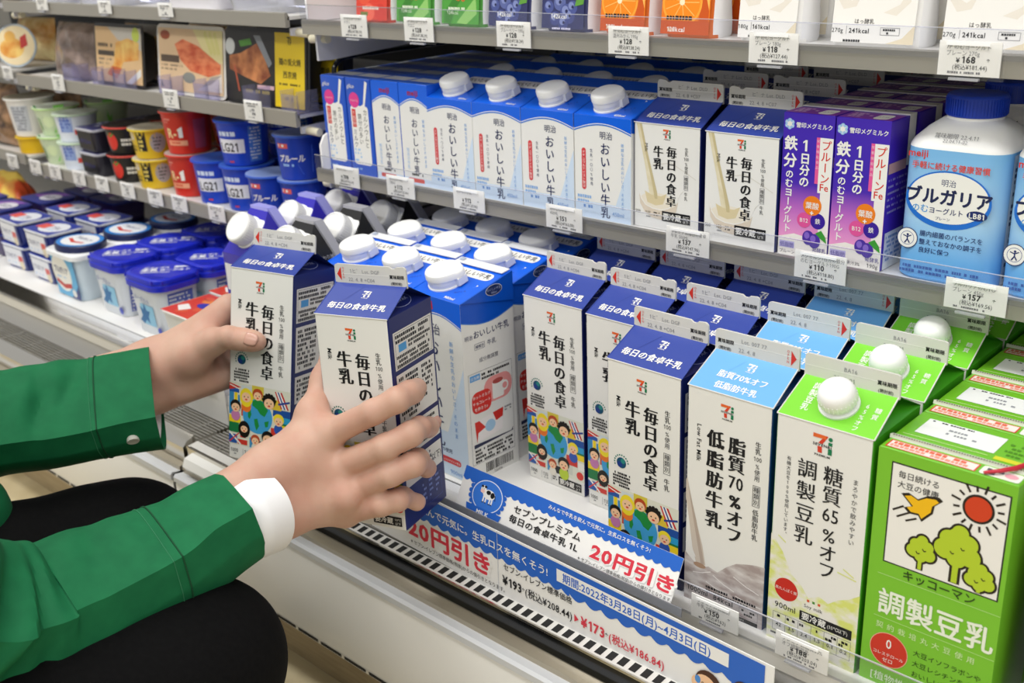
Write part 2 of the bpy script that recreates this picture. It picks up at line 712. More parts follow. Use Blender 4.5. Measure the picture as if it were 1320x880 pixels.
# smoked end divider right of the green soy milk
t = thing('end_divider', 'smoky grey divider panel right of the green soy milk boxes', 'divider', (.146, .06, 0))
q = MB()
q.box((0, .004, .004), (.003, .50, .150), clear_mat('smoked', '#8a8078', .1, .55, .2, '#6f675f'))
q.build('panel', t)
q = MB()
q.box((-.001, -.004, .0), (.005, .004, .155), BLACK)
q.box((-.001, .0, .150), (.005, .50, .155), BLACK)
q.box((-.001, .0, .0), (.005, .50, .004), BLACK)
q.build('frame', t)
# black wire guide at the left end of the half-litre shelf
t = thing('wire_guide', 'black rounded wire guide at the left end of the carton shelf', 'guide', (-.7195, .23, .2396))
q = MB()
pts = [(0, 0, .002)] + [(0, .018 - .018 * math.cos(a), .108 + .016 * math.sin(a)) for a in [i * PI / 8 for i in range(5)]] + [(0, .16, .124), (0, .30, .124)]
q.tube(pts, .0028, BLACK, 8)
q.build('wire', t, 60)
q = MB()
q.box((-.001, .002, .001), (.001, .30, .05), CLEAR_EDGE)
q.build('side_sheet', t)


# ------------------------------------------------------------------ price tags
def tag_mesh(name1, price, tax, seed, w=43, h=24, small=True):
    b = MB()
    b.box((-w / 2000, 0, 0), (w / 2000, .0009, h / 1000), M('#f6f5f2', .35))
    fr = Fr((-w / 2000, 0, 0), (1, 0, 0), (0, 0, 1))
    g = M('#8b8b8e', .6)
    if name1:
        for k, l in enumerate(name1):
            b.text(fr, l, 5, h - 5.2 - 4.2 * k, 4.0, g, sx=.9)
        b.text(fr, '¥', w * .36, h * .38, 4.4, INK, bold=.02, al='r')
        b.text(fr, price, w * .38, h * .38, 6.0, INK, bold=.03)
        b.text(fr, '*', w * .78, h * .36, 5, INK, bold=.02)
        b.text(fr, '(税込¥' + tax + ')', w * .52, h * .19, 4.2, M('#3c3c40', .6), al='c', sx=.92)
        b.lines(fr, 7, h * .13, w - 7, 1, 2, 1.5, GREY, seed=seed)
    else:
        b.lines(fr, 6, h - 3, w - 6, 2, 3, 1.8, g, seed=seed)
        b.text(fr, '¥', w * .40, h * .40, 4.4, GREY, bold=.01, al='r')
        b.lines(fr, 16, h * .6, w - 12, 2, 4.6, 3.4, GREY, seed=seed + 5)
        b.lines(fr, 8, h * .18, w - 8, 1, 2, 1.4, g, seed=seed + 9)
    return b


def price_tag(x, z, y, label, name1=None, price='', tax='', seed=1, w=43, h=24, grp='price tags along the shelf rails'):
    t = thing('price_tag', label, 'price tag', (x, y, z), (0, 0, 0), grp)
    tag_mesh(name1, price, tax, seed, w, h).build('paper', t)
    b = MB()
    W = w / 2000 + .0015
    b.box((-W, -.0012, -.0022), (W + .002, -.0006, h / 1000 - .0015), clear_mat_tag)
    b.box((-W * .55, -.0016, -.0030), (W * .35, .0016, -.0012), CLEAR_EDGE)
    b.box((-W * .7, -.0018, h / 1000 - .0028), (W * .6, -.0010, h / 1000 - .0008), M('#ffffff', .2))
    b.build('clear_holder', t)
    return t


clear_mat_tag = clear_mat('tag_sleeve', '#ffffff', .06, .02)
YN = 'のむヨーグルト'
for x, n1, p, tx, lb in [
    (-.631, ['7P ' + YN, 'トマト'], '128', '138.24', 'price tag under the red tomato pouch'),
    (-.531, ['7P ' + YN, 'アロエ'], '128', '138.24', 'price tag under the two green pouches'),
    (-.403, ['7P ' + YN, 'ブルーベリー 190g'], '128', '138.24', 'price tag under the blueberry pouches'),
    (-.2715, ['7P ' + YN, '温州みかん 190g'], '128', '138.24', 'price tag reading 128 under the orange pouches'),
    (-.134, ['7P ' + YN, 'プレーン 180g'], '118', '127.44', 'price tag reading 118 under the small white yogurt pouch'),
    (.015, ['7P ' + YN, 'プレーン 270g'], '168', '181.44', 'price tag reading 168 under the large white yogurt pouches')]:
    price_tag(x, .3945, .1930, lb, n1, p, tx, int(-x * 1000) + 3, 42, 23)
for x, n1, p, tx, lb in [
    (-.6675, ['カルシウム', ''], '108', '116.64', 'price tag under the two blue slim calcium milk packs'),
    (-.5765, ['おいしい牛乳', '200ml'], '112', '120.96', 'price tag under the two slim white milk packs'),
    (-.473, ['おいしい牛乳', ''], '112', '120.96', 'price tag reading 112 under the left half-litre milk carton'),
    (-.347, ['おいしい牛乳', '450ML'], '151', '163.08', 'price tag reading 151 under the right half-litre milk cartons'),
    (-.2085, ['プレミアム毎日の食卓', '牛乳 500ML'], '137', '147.96', 'price tag reading 137 under the cartons with a pouring milk picture'),
    (-.084, ['メグミルク1日分の鉄分', YN + '190G'], '110', '118.80', 'price tag reading 110 under the purple prune packs'),
    (.0375, ['ブルガリアのむYO', 'プレーン 450g'], '157', '169.56', 'price tag reading 157 under the blue yogurt bottles')]:
    price_tag(x, .2300, .1930, lb, n1, p, tx, int(abs(x) * 1000) + 31, 44, 22.5)
for x, n1, p, tx, lb in [
    (-.0665, ['プレミアム低脂肪', '牛乳 1000ML'], '150', '162', 'price tag reading 150 below the pale blue low-fat carton'),
    (.0055, ['プレミアム糖質65%', 'オフ調製豆乳'], '188', '203.04', 'price tag reading 188 below the white and green soy carton')]:
    price_tag(x, .006, .028, lb, n1, p, tx, int(abs(x) * 1000) + 77, 41, 20)
mealname = ['the brown bag', 'the salmon tray', 'the black tray']
for k, x in enumerate((-1.342, -1.157, -1.002)):
    price_tag(x, .405, .1930, ['leftmost', 'middle', 'rightmost'][k] + ' price tag on the topmost left shelf', seed=k + 1, w=34, h=17)
for k, x in enumerate((-1.336, -1.021, -.835)):
    price_tag(x, .289, .1930, 'price tag under ' + mealname[k] + ' on the ready meal shelf', seed=k + 11, w=36, h=24)
cup = ['far left bags', 'white cup with yellow base', 'green cups', 'white, red and blue cups', 'dark square cups', 'strawberry cups', 'yellow cups', 'red cups', 'tall royal blue cups']
for k, x in enumerate((-1.556, -1.472, -1.404, -1.325, -1.254, -1.178, -1.102, -1.039, -.948)):
    price_tag(x, .147, .1930, 'small price tag on the cup shelf rail below the ' + cup[k], seed=k + 21, w=38, h=22)
price_tag(-1.507, .296, .1930, 'price tag at the far left edge under the round clear pack', seed=40, w=34, h=19)
for k, x in enumerate((-1.30, -1.13, -.965)):
    price_tag(x, .004, .045, 'deck price tag below the ' + ['dark three-cup packs', 'round blue and white tub', 'large blue-lidded tub'][k], seed=k + 50, w=36, h=20)
# clear guard on the deck rails
for bay, z in (('right', .003), ('left', .020)):
    x0, x1 = BAYS[bay]
    b = MB()
    b.box((x0 + .02, .0315, z), (x1 - .02, .0325, z + .027), CLEAR)
    b.box((x0 + .02, .0315, z + .0266), (x1 - .02, .0327, z + .0274), CLEAR_EDGE)
    b.box((x0 + .02, .0325, z - .014), (x1 - .02, .0455, z + .0015), M('#dfdcd4', .35))
    tag(b.build('clear_deck_guard'), 'clear plastic guard rail along the deck edge ' + ('in front of the milk cartons' if bay == 'right' else 'in front of the yogurt tubs'), 'guard rail', 'clear deck guard rails')
# ================================================================== CARTONS
SEV_R, SEV_O, SEV_G = M('#d8412a', .45), M('#e5682d', .45), M('#147a50', .45)


def logo7(b, fr, u, v, h, mono=None, e=.2):
    """the 7 mark, centre (u, v), height h mm"""
    r, o, g, k = (mono,) * 4 if mono else (SEV_R, SEV_O, SEV_G, INK)
    s = h / 10.0

    def P(pts):
        return [(u + x * s, v + y * s) for x, y in pts]
    b.p2(fr, P([(-4.6, 3.2), (1.2, 3.2), (1.4, 4.8), (-4.6, 5)]), o, e)
    b.p2(fr, P([(1.4, 5), (2.2, 4.6), (-.2, .8), (-2.2, .8), (-.4, 3.2), (1.2, 3.2)]), r, e)
    b.p2(fr, P([(-2.4, -.6), (-.4, -.6), (-.2, -3.4), (-2.2, -3.4)]), r, e)
    b.disc(fr, u + 3.3 * s, v + 3.7 * s, .95 * s, g, e)
    b.p2(fr, P([(2.4, 2.3), (4.2, 2.3), (4.2, .8), (2.4, .8)]), g, e)
    b.p2(fr, P([(2.4, -.6), (4.2, -.6), (4.2, -3.4), (2.4, -3.4)]), g, e)
    b.text(fr, 'SEVEN&i', u - 4.6 * s, v - .45 * s, 1.7 * s, k, e, bold=.02, sx=1.25)
    b.text(fr, 'PREMIUM', u, v - 5.1 * s, 1.35 * s, k, e, bold=.02, al='c', sx=1.2)


def hexm(h, r=.42):
    return M(h, r)


SKIN_P, HAIR_Y, HAIR_R, HAIR_K = hexm('#f6c9a0'), hexm('#f4dc2e'), hexm('#b84a24'), hexm('#17120f')


def kid(b, fr, u, v, r, hair, top=True, shirt='#e8742c', long=False, rot=0.0, e=.3, veil=False):
    if shirt:
        b.disc(fr, u, v - 1.6 * r, r * .95, hexm(shirt), e, rv=r * 1.0)
    if long or veil:
        b.disc(fr, u, v - .2 * r, r * 1.25, hair, e + .05, rv=r * 1.55)
    b.disc(fr, u, v + .22 * r, r * 1.12, hair, e + .07, rv=r * 1.05)
    b.disc(fr, u, v - .18 * r, r * (.74 if veil else .88), SKIN_P, e + .1, rv=r * (.62 if veil else .80))
    for d in (-.35, .35):
        b.disc(fr, u + d * r, v - .1 * r, .11 * r, HAIR_K, e + .14, seg=8)
    b.disc(fr, u, v - .52 * r, .24 * r, hexm('#d8412a'), e + .14, rv=.14 * r, seg=10)


def kids_picture(b, fr, v0, v1):
    """painted children of the world round a globe with flags, across the 70 mm front"""
    W = 70.0
    e = .16
    b.rect(fr, 0.3, v0, W - .3, v1, hexm('#dfe0cf'), e)
    for (u0, a, u1, c, h) in [(0, 30, 6, 52, '#3b8fc4'), (6, 34, 10, 52, '#f2d421'), (10, 34, 13, 50, '#3b8fc4'), (0, 12, 12, 22, '#1d7a44'), (0, 22, 14, 29, '#f2d421'),
                              (13, 8, 20, 12, '#d03a30'), (50, 36, 70, 43, '#1f4f9e'), (52, 30, 70, 36, '#2e9fd0'), (55, 22, 70, 28, '#f2d421'), (56, 28, 70, 30, '#1d7a44'), (14, 44, 26, 60, '#cfd9dc'), (26, 46, 40, 62, '#d8c64a'), (14, 30, 20, 44, '#c9502f'), (46, 42, 60, 52, '#e0c23a'), (0, 52, 12, 56, '#2c5aa8'), (36, 4, 56, 22, '#cfd2c4'), (24, 0, 36, 10, '#3b8fc4'), (48, 14, 62, 24, '#d03a30'),
                              (62, 12, 70, 20, '#f0ede4'), (33, 0, 50, 8, '#1d2026'), (0, 1, 10, 10, '#2c5aa8'), (10, 1, 22, 6, '#d03a30')]:
        b.rect(fr, u0 + .3, v0 + a * (v1 - v0) / 62, u1 - .3, v0 + c * (v1 - v0) / 62, hexm(h), e + .05)
    k = (v1 - v0) / 62
    # flags: stripes and crosses
    b.stroke(fr, [(0.5, v0 + 12 * k), (14, v0 + 1 * k)], 1.6, WHITE, e + .08)
    b.stroke(fr, [(1, v0 + 2 * k), (12, v0 + 12 * k)], 1.2, hexm('#d03a30'), e + .09)
    for j, h in enumerate(('#c8312c', '#f3f1ec', '#27408f', '#f3f1ec', '#c8312c')):
        b.p2(fr, [(52 + j * 1.5, v1 - 2), (54 + j * 1.5, v1 - 2), (61 + j * 1.8, v1 - 18 * k), (59 + j * 1.8, v1 - 18 * k)], hexm(h), e + .07)
    b.stroke(fr, [(56, v1 - 14 * k), (69, v1 - 10 * k)], 1.8, hexm('#27408f'), e + .1)
    b.p2(fr, [(0.4, v1 - 1), (14, v1 - 4), (0.4, v1 - 8)], hexm('#d03a30'), e + .06)
    b.stroke(fr, [(1, v1 - 3), (12, v1 - 6)], 1.0, WHITE, e + .08)
    b.disc(fr, 64.5, v0 + 6 * k, 4.2, hexm('#d8352a'), e + .06)
    # globe
    gu, gv, gr = 33, v0 + 32 * k, 17 * k
    b.disc(fr, gu, gv, gr, hexm('#3f9fd6'), e + .1, seg=32)
    for pts in ([(-6, 15), (5, 16), (12, 8), (8, 1), (3, 3), (-1, 8), (-6, 10)], [(-11, 4), (-8, 6), (-7, 1), (-9, -4), (-11, -2)],
                [(-4, -3), (0, -2), (2, -9), (-1, -14), (-3, -9)], [(8, -4), (13, -2), (12, -8), (9, -9)]):
        b.p2(fr, [(gu + x * k, gv + y * k) for x, y in pts], hexm('#1f8d3c'), e + .12)
    kid(b, fr, 20, v0 + 50 * k, 6.0 * k, HAIR_Y, shirt='#ec7a2c', long=True, e=.3)
    kid(b, fr, 33, v0 + 53 * k, 5.2 * k, HAIR_R, shirt='#1d8d42', e=.32)
    kid(b, fr, 46, v0 + 48 * k, 6.4 * k, HAIR_K, shirt=None, e=.36)
    for a in range(7):
        t = math.radians(10 + a * 27)
        b.disc(fr, 46 + 6.6 * k * math.cos(t), v0 + 49.5 * k + 6.2 * k * math.sin(t), 1.7 * k, HAIR_K, .4, seg=10)
    kid(b, fr, 57, v0 + 32 * k, 5.4 * k, HAIR_Y, shirt='#2e56b0', e=.36)
    kid(b, fr, 45, v0 + 12 * k, 6.2 * k, HAIR_K, shirt='#b9cf3a', e=.4)
    kid(b, fr, 31, v0 + 8 * k, 4.6 * k, HAIR_R, shirt='#e8e2d4', e=.34)
    kid(b, fr, 18, v0 + 18 * k, 5.4 * k, HAIR_K, shirt=None, veil=True, e=.36)
    kid(b, fr, 8, v0 + 38 * k, 5.4 * k, HAIR_K, shirt='#c77fb0', e=.34)


def nutrition(b, fr, u, v, big, w):
    b.text(fr, big, u, v, 5.2, INK, sx=.8)
    b.lines(fr, u + 4, v - 1.2, u + 8, 1, 2, 1.2, GREY, seed=3)
    b.stroke(fr, [(u + 14.2, v - 3), (u + 14.2, v + 4.5)], .3, GREY)
    b.text(fr, '133', u + 16, v, 5.2, INK, sx=.8)
    b.lines(fr, u + 17, v - 1.2, u + 24, 1, 2, 1.2, GREY, seed=4)
    b.stroke(fr, [(u + 26.5, v - 3), (u + 26.5, v + 4.5)], .3, GREY)
    b.lines(fr, u + 28, v + 3.6, u + 35, 2, 2.4, 1.4, INK, seed=5)


def reizo(b, fr, u0, v0, u1, v1, extra='10℃以下'):
    b.rect(fr, u0, v0, u1, v1, INK, .2)
    h = v1 - v0
    b.text(fr, '要冷蔵', u0 + 1.2, v0 + h * .22, h * .72, WHITE, .3, bold=.02)
    b.text(fr, extra[:3], u0 + 1.6 + h * 2.3, v0 + h * .55, h * .34, WHITE, .3)
    b.text(fr, extra[3:], u0 + 1.6 + h * 2.3, v0 + h * .12, h * .34, WHITE, .3)


def mincho(b, fr, t, u, v, size, sx=1.0, gap=0.0, m=None):
    b.vtext(fr, t, u, v, size, m or INK, .2, sx=sx, smear=.045, gap=gap)


# front prints -----------------------------------------------------
def front_mainichi(b, fr):
    logo7(b, fr, 34, 170, 11)
    mincho(b, fr, '毎日の食卓', 42.5, 155, 14.4, .98)
    mincho(b, fr, '牛乳', 25, 156, 14.8, .98)
    b.text(fr, 'Milk', 9.4, 157, 5.6, INK, rot=-90, bold=.01, shear=.1)
    b.vtext(fr, '生乳', 58, 157, 5.4, INK, smear=.01)
    b.text(fr, '100', 58, 141.5, 5.2, INK, al='c', sx=.85)
    b.vtext(fr, '%使用', 58, 140, 5.0, INK)
    b.frame(fr, 54.8, 103, 61.2, 121, .35, INK)
    b.vtext(fr, '種類別', 58, 120.3, 5.2, INK)
    b.vtext(fr, '牛乳', 58, 99.5, 5.6, INK, smear=.01)
    # round emblem
    b.disc(fr, 14, 99, 4.7, M('#17506e', .4), .2)
    b.disc(fr, 12.4, 97.4, 2.6, M('#1f3b86', .4), .24)
    b.disc(fr, 15.6, 100.8, 2.2, M('#2d8a84', .4), .26)
    for k in range(11):
        a = math.radians(10 + k * 19)
        b.disc(fr, 14 + 6.8 * math.cos(a), 99 + 6.8 * math.sin(a), .75, M('#23796a', .5), .2, seg=6)
    b.lines(fr, 5.5, 90, 24, 5, 2.7, 1.9, INK, seed=8, fill=.9)
    kids_picture(b, fr, 14.5, 76)
    nutrition(b, fr, 2.6, 7, '1000', 70)
    reizo(b, fr, 38, 3.5, 66, 12)


def front_lowfat(b, fr):
    # stream of milk falling into a pool, grey-mauve
    st = M('#b6a699', .5)
    b.p2(fr, [(0.3, 108), (1.2, 110), (9, 78), (16, 56), (19, 40), (11, 38), (7, 52), (3, 78), (0.3, 92)], M('#cfc3b6', .5), .15)
    b.p2(fr, [(2, 104), (10, 76), (16, 50), (18, 40), (15, 39.5), (12, 54), (7, 78)], st, .18)
    pool = noise_mat('milk_pool', '#a99a96', '#dcd6d3', 60, .5, 4, (1, 1, 2.4), .38, .66)
    top = [(0.3, 46), (8, 40), (15, 36), (22, 40), (30, 38), (38, 46), (46, 52), (55, 55), (62, 57), (69.7, 58)]
    b.p2(fr, [(0.3, 0.5), (69.7, 0.5)] + top[::-1], pool, .2)
    for k, (a, c) in enumerate([((2, 62), (10, 44)), ((1, 54), (9, 40)), ((26, 34), (45, 27)), ((44, 40), (66, 33)), ((20, 26), (40, 22)), ((8, 30), (24, 36)), ((46, 24), (68, 22))]):
        b.stroke(fr, [a, ((a[0] + c[0]) / 2, (a[1] + c[1]) / 2 - .9), c], .7, M('#efebe8', .4), .24)
    b.disc(fr, 14, 38, 5.5, M('#ab8c74', .5), .22, rv=2.2)
    logo7(b, fr, 34, 172, 12)
    mincho(b, fr, '脂質', 43, 155, 14.2)
    b.text(fr, '70', 43, 113.5, 14.5, INK, al='c', smear=.02, sx=.82)
    mincho(b, fr, '%オフ', 43, 110.5, 14.0)
    mincho(b, fr, '低脂肪牛乳', 25, 156, 14.8, gap=.12)
    b.text(fr, 'Low Fat Milk', 9, 157, 5.4, INK, rot=-90, bold=.008)
    b.vtext(fr, '生乳', 60, 157, 5.2, INK, smear=.01)
    b.text(fr, '100', 60, 141.5, 5.0, INK, al='c', sx=.85)
    b.vtext(fr, '%使用', 60, 140, 4.8, INK)
    b.frame(fr, 57, 105, 63, 122, .35, INK)
    b.vtext(fr, '種類別', 60, 121.2, 5.0, INK)
    b.vtext(fr, '低脂肪牛乳', 60, 103, 5.2, INK, smear=.01)
    b.lines(fr, 20, 23, 66, 2, 3.2, 2.2, INK, seed=14, fill=.95)
    b.text(fr, '1000ml', 3, 13, 6, INK, bold=.02)
    b.text(fr, '84kcal', 27, 13, 6, INK, bold=.02)
    b.frame(fr, 50, 8.5, 66, 17, .3, GREY, .28)
    b.lines(fr, 52, 15.5, 64, 2, 3, 1.8, INK, .3, seed=15)
    reizo(b, fr, 34, 1.2, 66, 7.5)


def front_soy(b, fr):
    yel = noise_mat('soy_sketch', '#eeebe3', '#dbe27a', 75, .45, 5, (1, 1, 1.6), .42, .62)
    b.p2(fr, [(0.4, .6), (69.6, .6), (69.6, 68), (62, 62), (54, 58), (47, 52), (40, 55), (32, 50), (26, 58), (18, 64), (10, 80), (0.4, 92)], yel, .15)
    for a, c in (((2, 86), (9, 80)), ((6, 92), (12, 88)), ((52, 80), (66, 78)), ((56, 84), (64, 80))):
        b.stroke(fr, [a, c], .9, M('#dfe48a', .5), .18)
    logo7(b, fr, 35, 171, 16)
    b.vtext(fr, '糖質', 44, 158, 14.6, INK, smear=.014)
    b.text(fr, '65', 44, 116, 14.5, INK, al='c', sx=.85, smear=.008)
    b.vtext(fr, '%オフ', 44, 112.5, 13.8, INK, smear=.014)
    b.vtext(fr, '調製豆乳', 25, 158, 15.2, INK, smear=.014, gap=.12)
    b.vtext(fr, 'まろやかで飲みやすい', 60, 154, 4.5, INK, gap=.12)
    b.vtext(fr, '有機大豆を100%使用しています。', 11, 156, 3.5, INK, gap=.06)
    b.disc(fr, 14.5, 50, 9.2, M('#c9281c', .4), .2, seg=28)
    b.text(fr, '高たんぱく質', 14.5, 48.6, 2.9, WHITE, .3, al='c')
    for k, h in enumerate(('#d9562b', '#4b8c2f', '#d9562b')):
        b.rect(fr, 31 + k * 4.2, 47, 33 + k * 4.2, 49, M(h, .45))
    b.text(fr, 'Soy milk', 29, 42, 4, INK)
    b.text(fr, '900ml', 6, 33, 6.5, INK, bold=.006)
    b.rect(fr, 26, 30, 66, 38, INK, .2)
    b.text(fr, '要冷蔵', 27.5, 31.8, 6.4, WHITE, .3, bold=.02)
    b.text(fr, '(10℃以下)', 47.5, 32.6, 3.9, WHITE, .3, sx=.85)
    b.frame(fr, 5, 13, 66, 28.5, .3, GREY)
    vals = ('42', '3.5', '2.4', '1.5', '0.1', '0.2')
    for k in range(6):
        u = 5 + k * 10.2
        if k:
            b.stroke(fr, [(u, 13), (u, 28.5)], .3, GREY)
        b.lines(fr, u + 1, 27, u + 9.4, 2 if k > 3 else 1, 2.8, 2.2, INK, seed=20 + k)
        b.text(fr, vals[k], u + 5, 17, 4.2, INK, al='c', bold=.01)
    b.lines(fr, 4, 11, 40, 1, 2, 1.6, INK, seed=31)


# roof prints (frame lies on the front slope, 70 wide) ---------------------
def roof_mainichi(b, fr, L):
    logo7(b, fr, 37, L * .66, 8.6, WHITE)
    b.text(fr, '毎日の食卓牛乳', 35, L * .22, 8.0, WHITE, .25, al='c', smear=.02, shear=.08, bold=.012)


def roof_lowfat(b, fr, L):
    logo7(b, fr, 37, L * .72, 8.2, WHITE)
    b.text(fr, '脂質70%オフ', 36, L * .38, 7.0, WHITE, .25, al='c', smear=.015, bold=.01)
    b.text(fr, '低脂肪牛乳', 36, L * .12, 7.0, WHITE, .25, al='c', smear=.015, bold=.01)


def roof_soy(b, fr, L):
    b.vtext(fr, '調製豆乳', 15, L * .86, 6.4, WHITE, .25, gap=.02, bold=.01)
    b.vtext(fr, '65%オフ', 54, L * .70, 4.8, WHITE, .25, gap=.05, bold=.005)
    b.vtext(fr, '糖質', 62, L * .66, 4.8, WHITE, .25, gap=.2, bold=.005)


def fin_print(b, fr, W, H, d1, d2, flip=False, openmark=True):
    lg = M('#b9b7b1', .5)
    b.stroke(fr, [(1, H * .52), (W - 1, H * .56)], .5, WHITE, .12)
    ku = W - 16 if not flip else 2
    b.text(fr, '賞味期限', ku, H * .44, 3.5, INK, bold=.025)
    b.text(fr, '(開封前)', ku + 1, H * .14, 2.9, INK, bold=.012)
    dm = M('#8f8f92', .6)
    cx = 15 if not flip else 22
    if not openmark:
        cx = 24
    b.text(fr, d1, cx, H * .60, 4.2, dm)
    b.text(fr, d2, cx - 2, H * .18, 4.4, dm)
    if openmark:
        if not flip:
            b.p2(fr, [(2.2, H * .5), (6.4, H * .85), (6.4, H * .18)], RED)
            b.vtext(fr, 'OPEN', 8.6, H * .88, 2.6, RED)
        else:
            b.p2(fr, [(W - 2.2, H * .5), (W - 6.4, H * .82), (W - 6.4, H * .16)], RED)
            b.vtext(fr, 'OPEN', W - 8.8, H * .84, 2.6, RED)


def side_panel_print(b, fr, h):
    """navy side with white information panels (right side of the big milk carton)"""
    p = M('#e9e6df', .42)
    for v0, v1 in ((h - 45, h - 13), (h - 92, h - 49), (h - 122, h - 96), (h - 149, h - 127), (40.0, 55.0)):
        if v1 - v0 < 4:
            continue
        b.rect(fr, 5, v0, 66, v1, p, .15)
    b.lines(fr, 8, h - 16, 63, 2, 4.2, 2.8, INK, .25, seed=41, fill=.9)
    b.rect(fr, 12, h - 31, 24, h - 24.5, M('#4ea0dc', .45), .25)
    b.lines(fr, 27, h - 24.5, 63, 2, 3.6, 2.4, INK, .25, seed=42, fill=.85)
    b.lines(fr, 8, h - 33.5, 63, 3, 3.7, 2.6, INK, .25, seed=43, fill=.9)
    b.frame(fr, 7, h - 44, 64, h - 14.4, .3, INK, .22)
    b.lines(fr, 8, h - 52, 40, 9, 4.3, 2.9, INK, .25, seed=44, fill=.8)
    b.lines(fr, 44, h - 52, 62, 7, 4.3, 2.7, INK, .25, seed=45, fill=.75)
    b.lines(fr, 8, h - 99, 60, 5, 4.3, 2.7, INK, .25, seed=46, fill=.85)
    b.lines(fr, 10, h - 130, 52, 2, 4, 2.4, GREY, .25, seed=47, fill=.7)
    b.text(fr, '要冷蔵(10℃以下)', 8, 44, 7.4, INK, .25, bold=.01)
    for k in range(3):
        b.lines(fr, 30 + k * 11, 30, 37 + k * 11, 4, 4.6, 2.2, M('#7d8cc8', .5), .2, seed=48 + k)
    b.disc(fr, 14, 27, 3.2, WHITE, .2)
    b.disc(fr, 14, 17, 4.2, WHITE, .2, rv=3)
    b.frame(fr, 40, 8, 62, 30, .3, M('#4c5fb0', .5), .18)


def gable_carton(name, label, cat, w=70, d=70, h=185.4, rh=203.4, th=218.7, side='#1a2566', roof='#35489c', front=None, roofp=None,
                 d1='', d2='', flip=False, sidep=None, cap=False, openmark=True, back=None, notch=True, rooflip=None):
    t = thing(name, label, cat)
    W, D, H = w / 1000, d / 1000, h / 1000
    RH, TH = rh / 1000, th / 1000
    sm = M(side, .34)
    b = MB()
    r = .0016
    pts = rrect(0, 0, W, D, r, 0, 3)
    n = len(pts)
    rings = [[(p[0] * (1 - k / W * 2), p[1] * (1 - k / D * 2), z) for p in pts] for z, k in ((.0, .0008), (.0008, 0), (H, 0))]
    vs = [p for q in rings for p in q]
    ff, fs_ = [], []
    for k in range(2):
        for i in range(n):
            j = (i + 1) % n
            nx = pts[i][0] + pts[j][0]
            f = (k * n + i, k * n + j, (k + 1) * n + j, (k + 1) * n + i)
            # the printed front and back wrap a little way round the corner
            isside = abs((pts[i][0] + pts[j][0]) / 2) > W / 2 - .0008
            (fs_ if isside else ff).append(f)
    b.add(vs, ff + [tuple(reversed(range(n))), tuple(2 * n + i for i in range(n))], CARD)
    b.add(vs, fs_, sm)
    fr = Fr((-W / 2, -D / 2, 0), (1, 0, 0), (0, 0, 1))
    if front:
        front(b, fr)
    if sidep:
        sidep(b, Fr((W / 2, -D / 2, 0), (0, 1, 0), (0, 0, 1)), h)
    b.build('carton_body', t)
    # gable roof with folded-in ends
    rm = M(roof, .3)
    b = MB()
    A, B_ = (-W / 2, -D / 2, H), (W / 2, -D / 2, H)
    C_, D_ = (W / 2, D / 2, H), (-W / 2, D / 2, H)
    R0, R1 = (-W / 2 + .0012, 0, RH), (W / 2 - .0012, 0, RH)
    b.poly([A, B_, R1, R0], rm)
    b.poly([C_, D_, R0, R1], rm)
    I0, I1 = (-W / 2 + .026, 0, RH - .003), (W / 2 - .026, 0, RH - .003)
    em = sm
    b.poly([B_, C_, I1], em)
    b.poly([D_, A, I0], em)
    o = .0006
    b.poly([B_, I1, (R1[0], o, R1[2])], em)
    b.poly([C_, (R1[0], o, R1[2]), I1], em)
    b.poly([A, (R0[0], o, R0[2]), I0], em)
    b.poly([D_, I0, (R0[0], o, R0[2])], em)
    # light paper edge along the shoulder and slopes
    edge = M('#dcdad6', .5)
    b.tube([A, B_], .0005, edge, 6)
    b.tube([A, R0], .0005, edge if roof != '#35489c' else rm, 6)
    b.tube([B_, R1], .0005, edge if roof != '#35489c' else rm, 6)
    uy = Vector((0, D / 2, RH - H))
    L = uy.length * 1000
    rf = Fr(A, (1, 0, 0), uy)
    if roofp:
        roofp(b, rf, L)
    b.stroke(rf, [(18, L * .4), (30, L * .86)], .35, M('#2b3a86' if roof == '#35489c' else roof, .4), .12)
    if sidep:
        mid = Vector(I1) - (Vector(B_) + Vector(C_)) / 2
        ef = Fr(((B_[0] + C_[0]) / 2, 0, H), (0, 1, 0), mid)
        b.disc(ef, 0, 11, 15, M('#aeb6dd', .5), .25, rv=7.4, seg=28)
        b.disc(ef, 0, 11, 14.5, sm, .35, rv=7.0, seg=28)
        b.text(ef, '500-PAK', 0, 9.2, 4.6, M('#aeb6dd', .5), .45, al='c', sx=1.2)
    b.build('gable_roof', t)
    # sealed fin along the ridge
    b = MB()
    FW, FH = w - 1.0, (th - rh) + 2.0
    out = [(0, 0), (FW, 0)]
    if notch:
        nn = [(FW, FH - 4)] + [(FW - 3.4 + 3.4 * math.cos(math.radians(a)), FH - 3 + 3.4 * math.sin(math.radians(a))) for a in (20, 45, 70, 90)] + \
             [(FW - 9, FH - .2), (FW - 11, FH - 1.7), (FW - 13.5, FH - 1.7), (FW - 16, FH - .1)]
        nn += [(2.5, FH), (.7, FH - .7), (0, FH - 2.5)]
    else:
        nn = [(FW, FH - 2.5), (FW - .7, FH - .7), (FW - 2.5, FH), (2.5, FH), (.7, FH - .7), (0, FH - 2.5)]
    if flip:
        out = [(FW - x, y) for x, y in (out + nn)][::-1]
    else:
        out += nn
    fm = M('#d9d7d0', .42)
    f0 = Fr((-FW / 2000, -.0009, RH - .0018), (1, 0, 0), (0, 0, 1))
    b.loft([[f0.P(u, v, 0) for u, v in out], [f0.P(u, v, -1.8) for u, v in out]][::-1], fm)
    if d1 or d2:
        fin_print(b, f0, FW, FH, d1, d2, flip, openmark)
    b.build('top_seal', t)
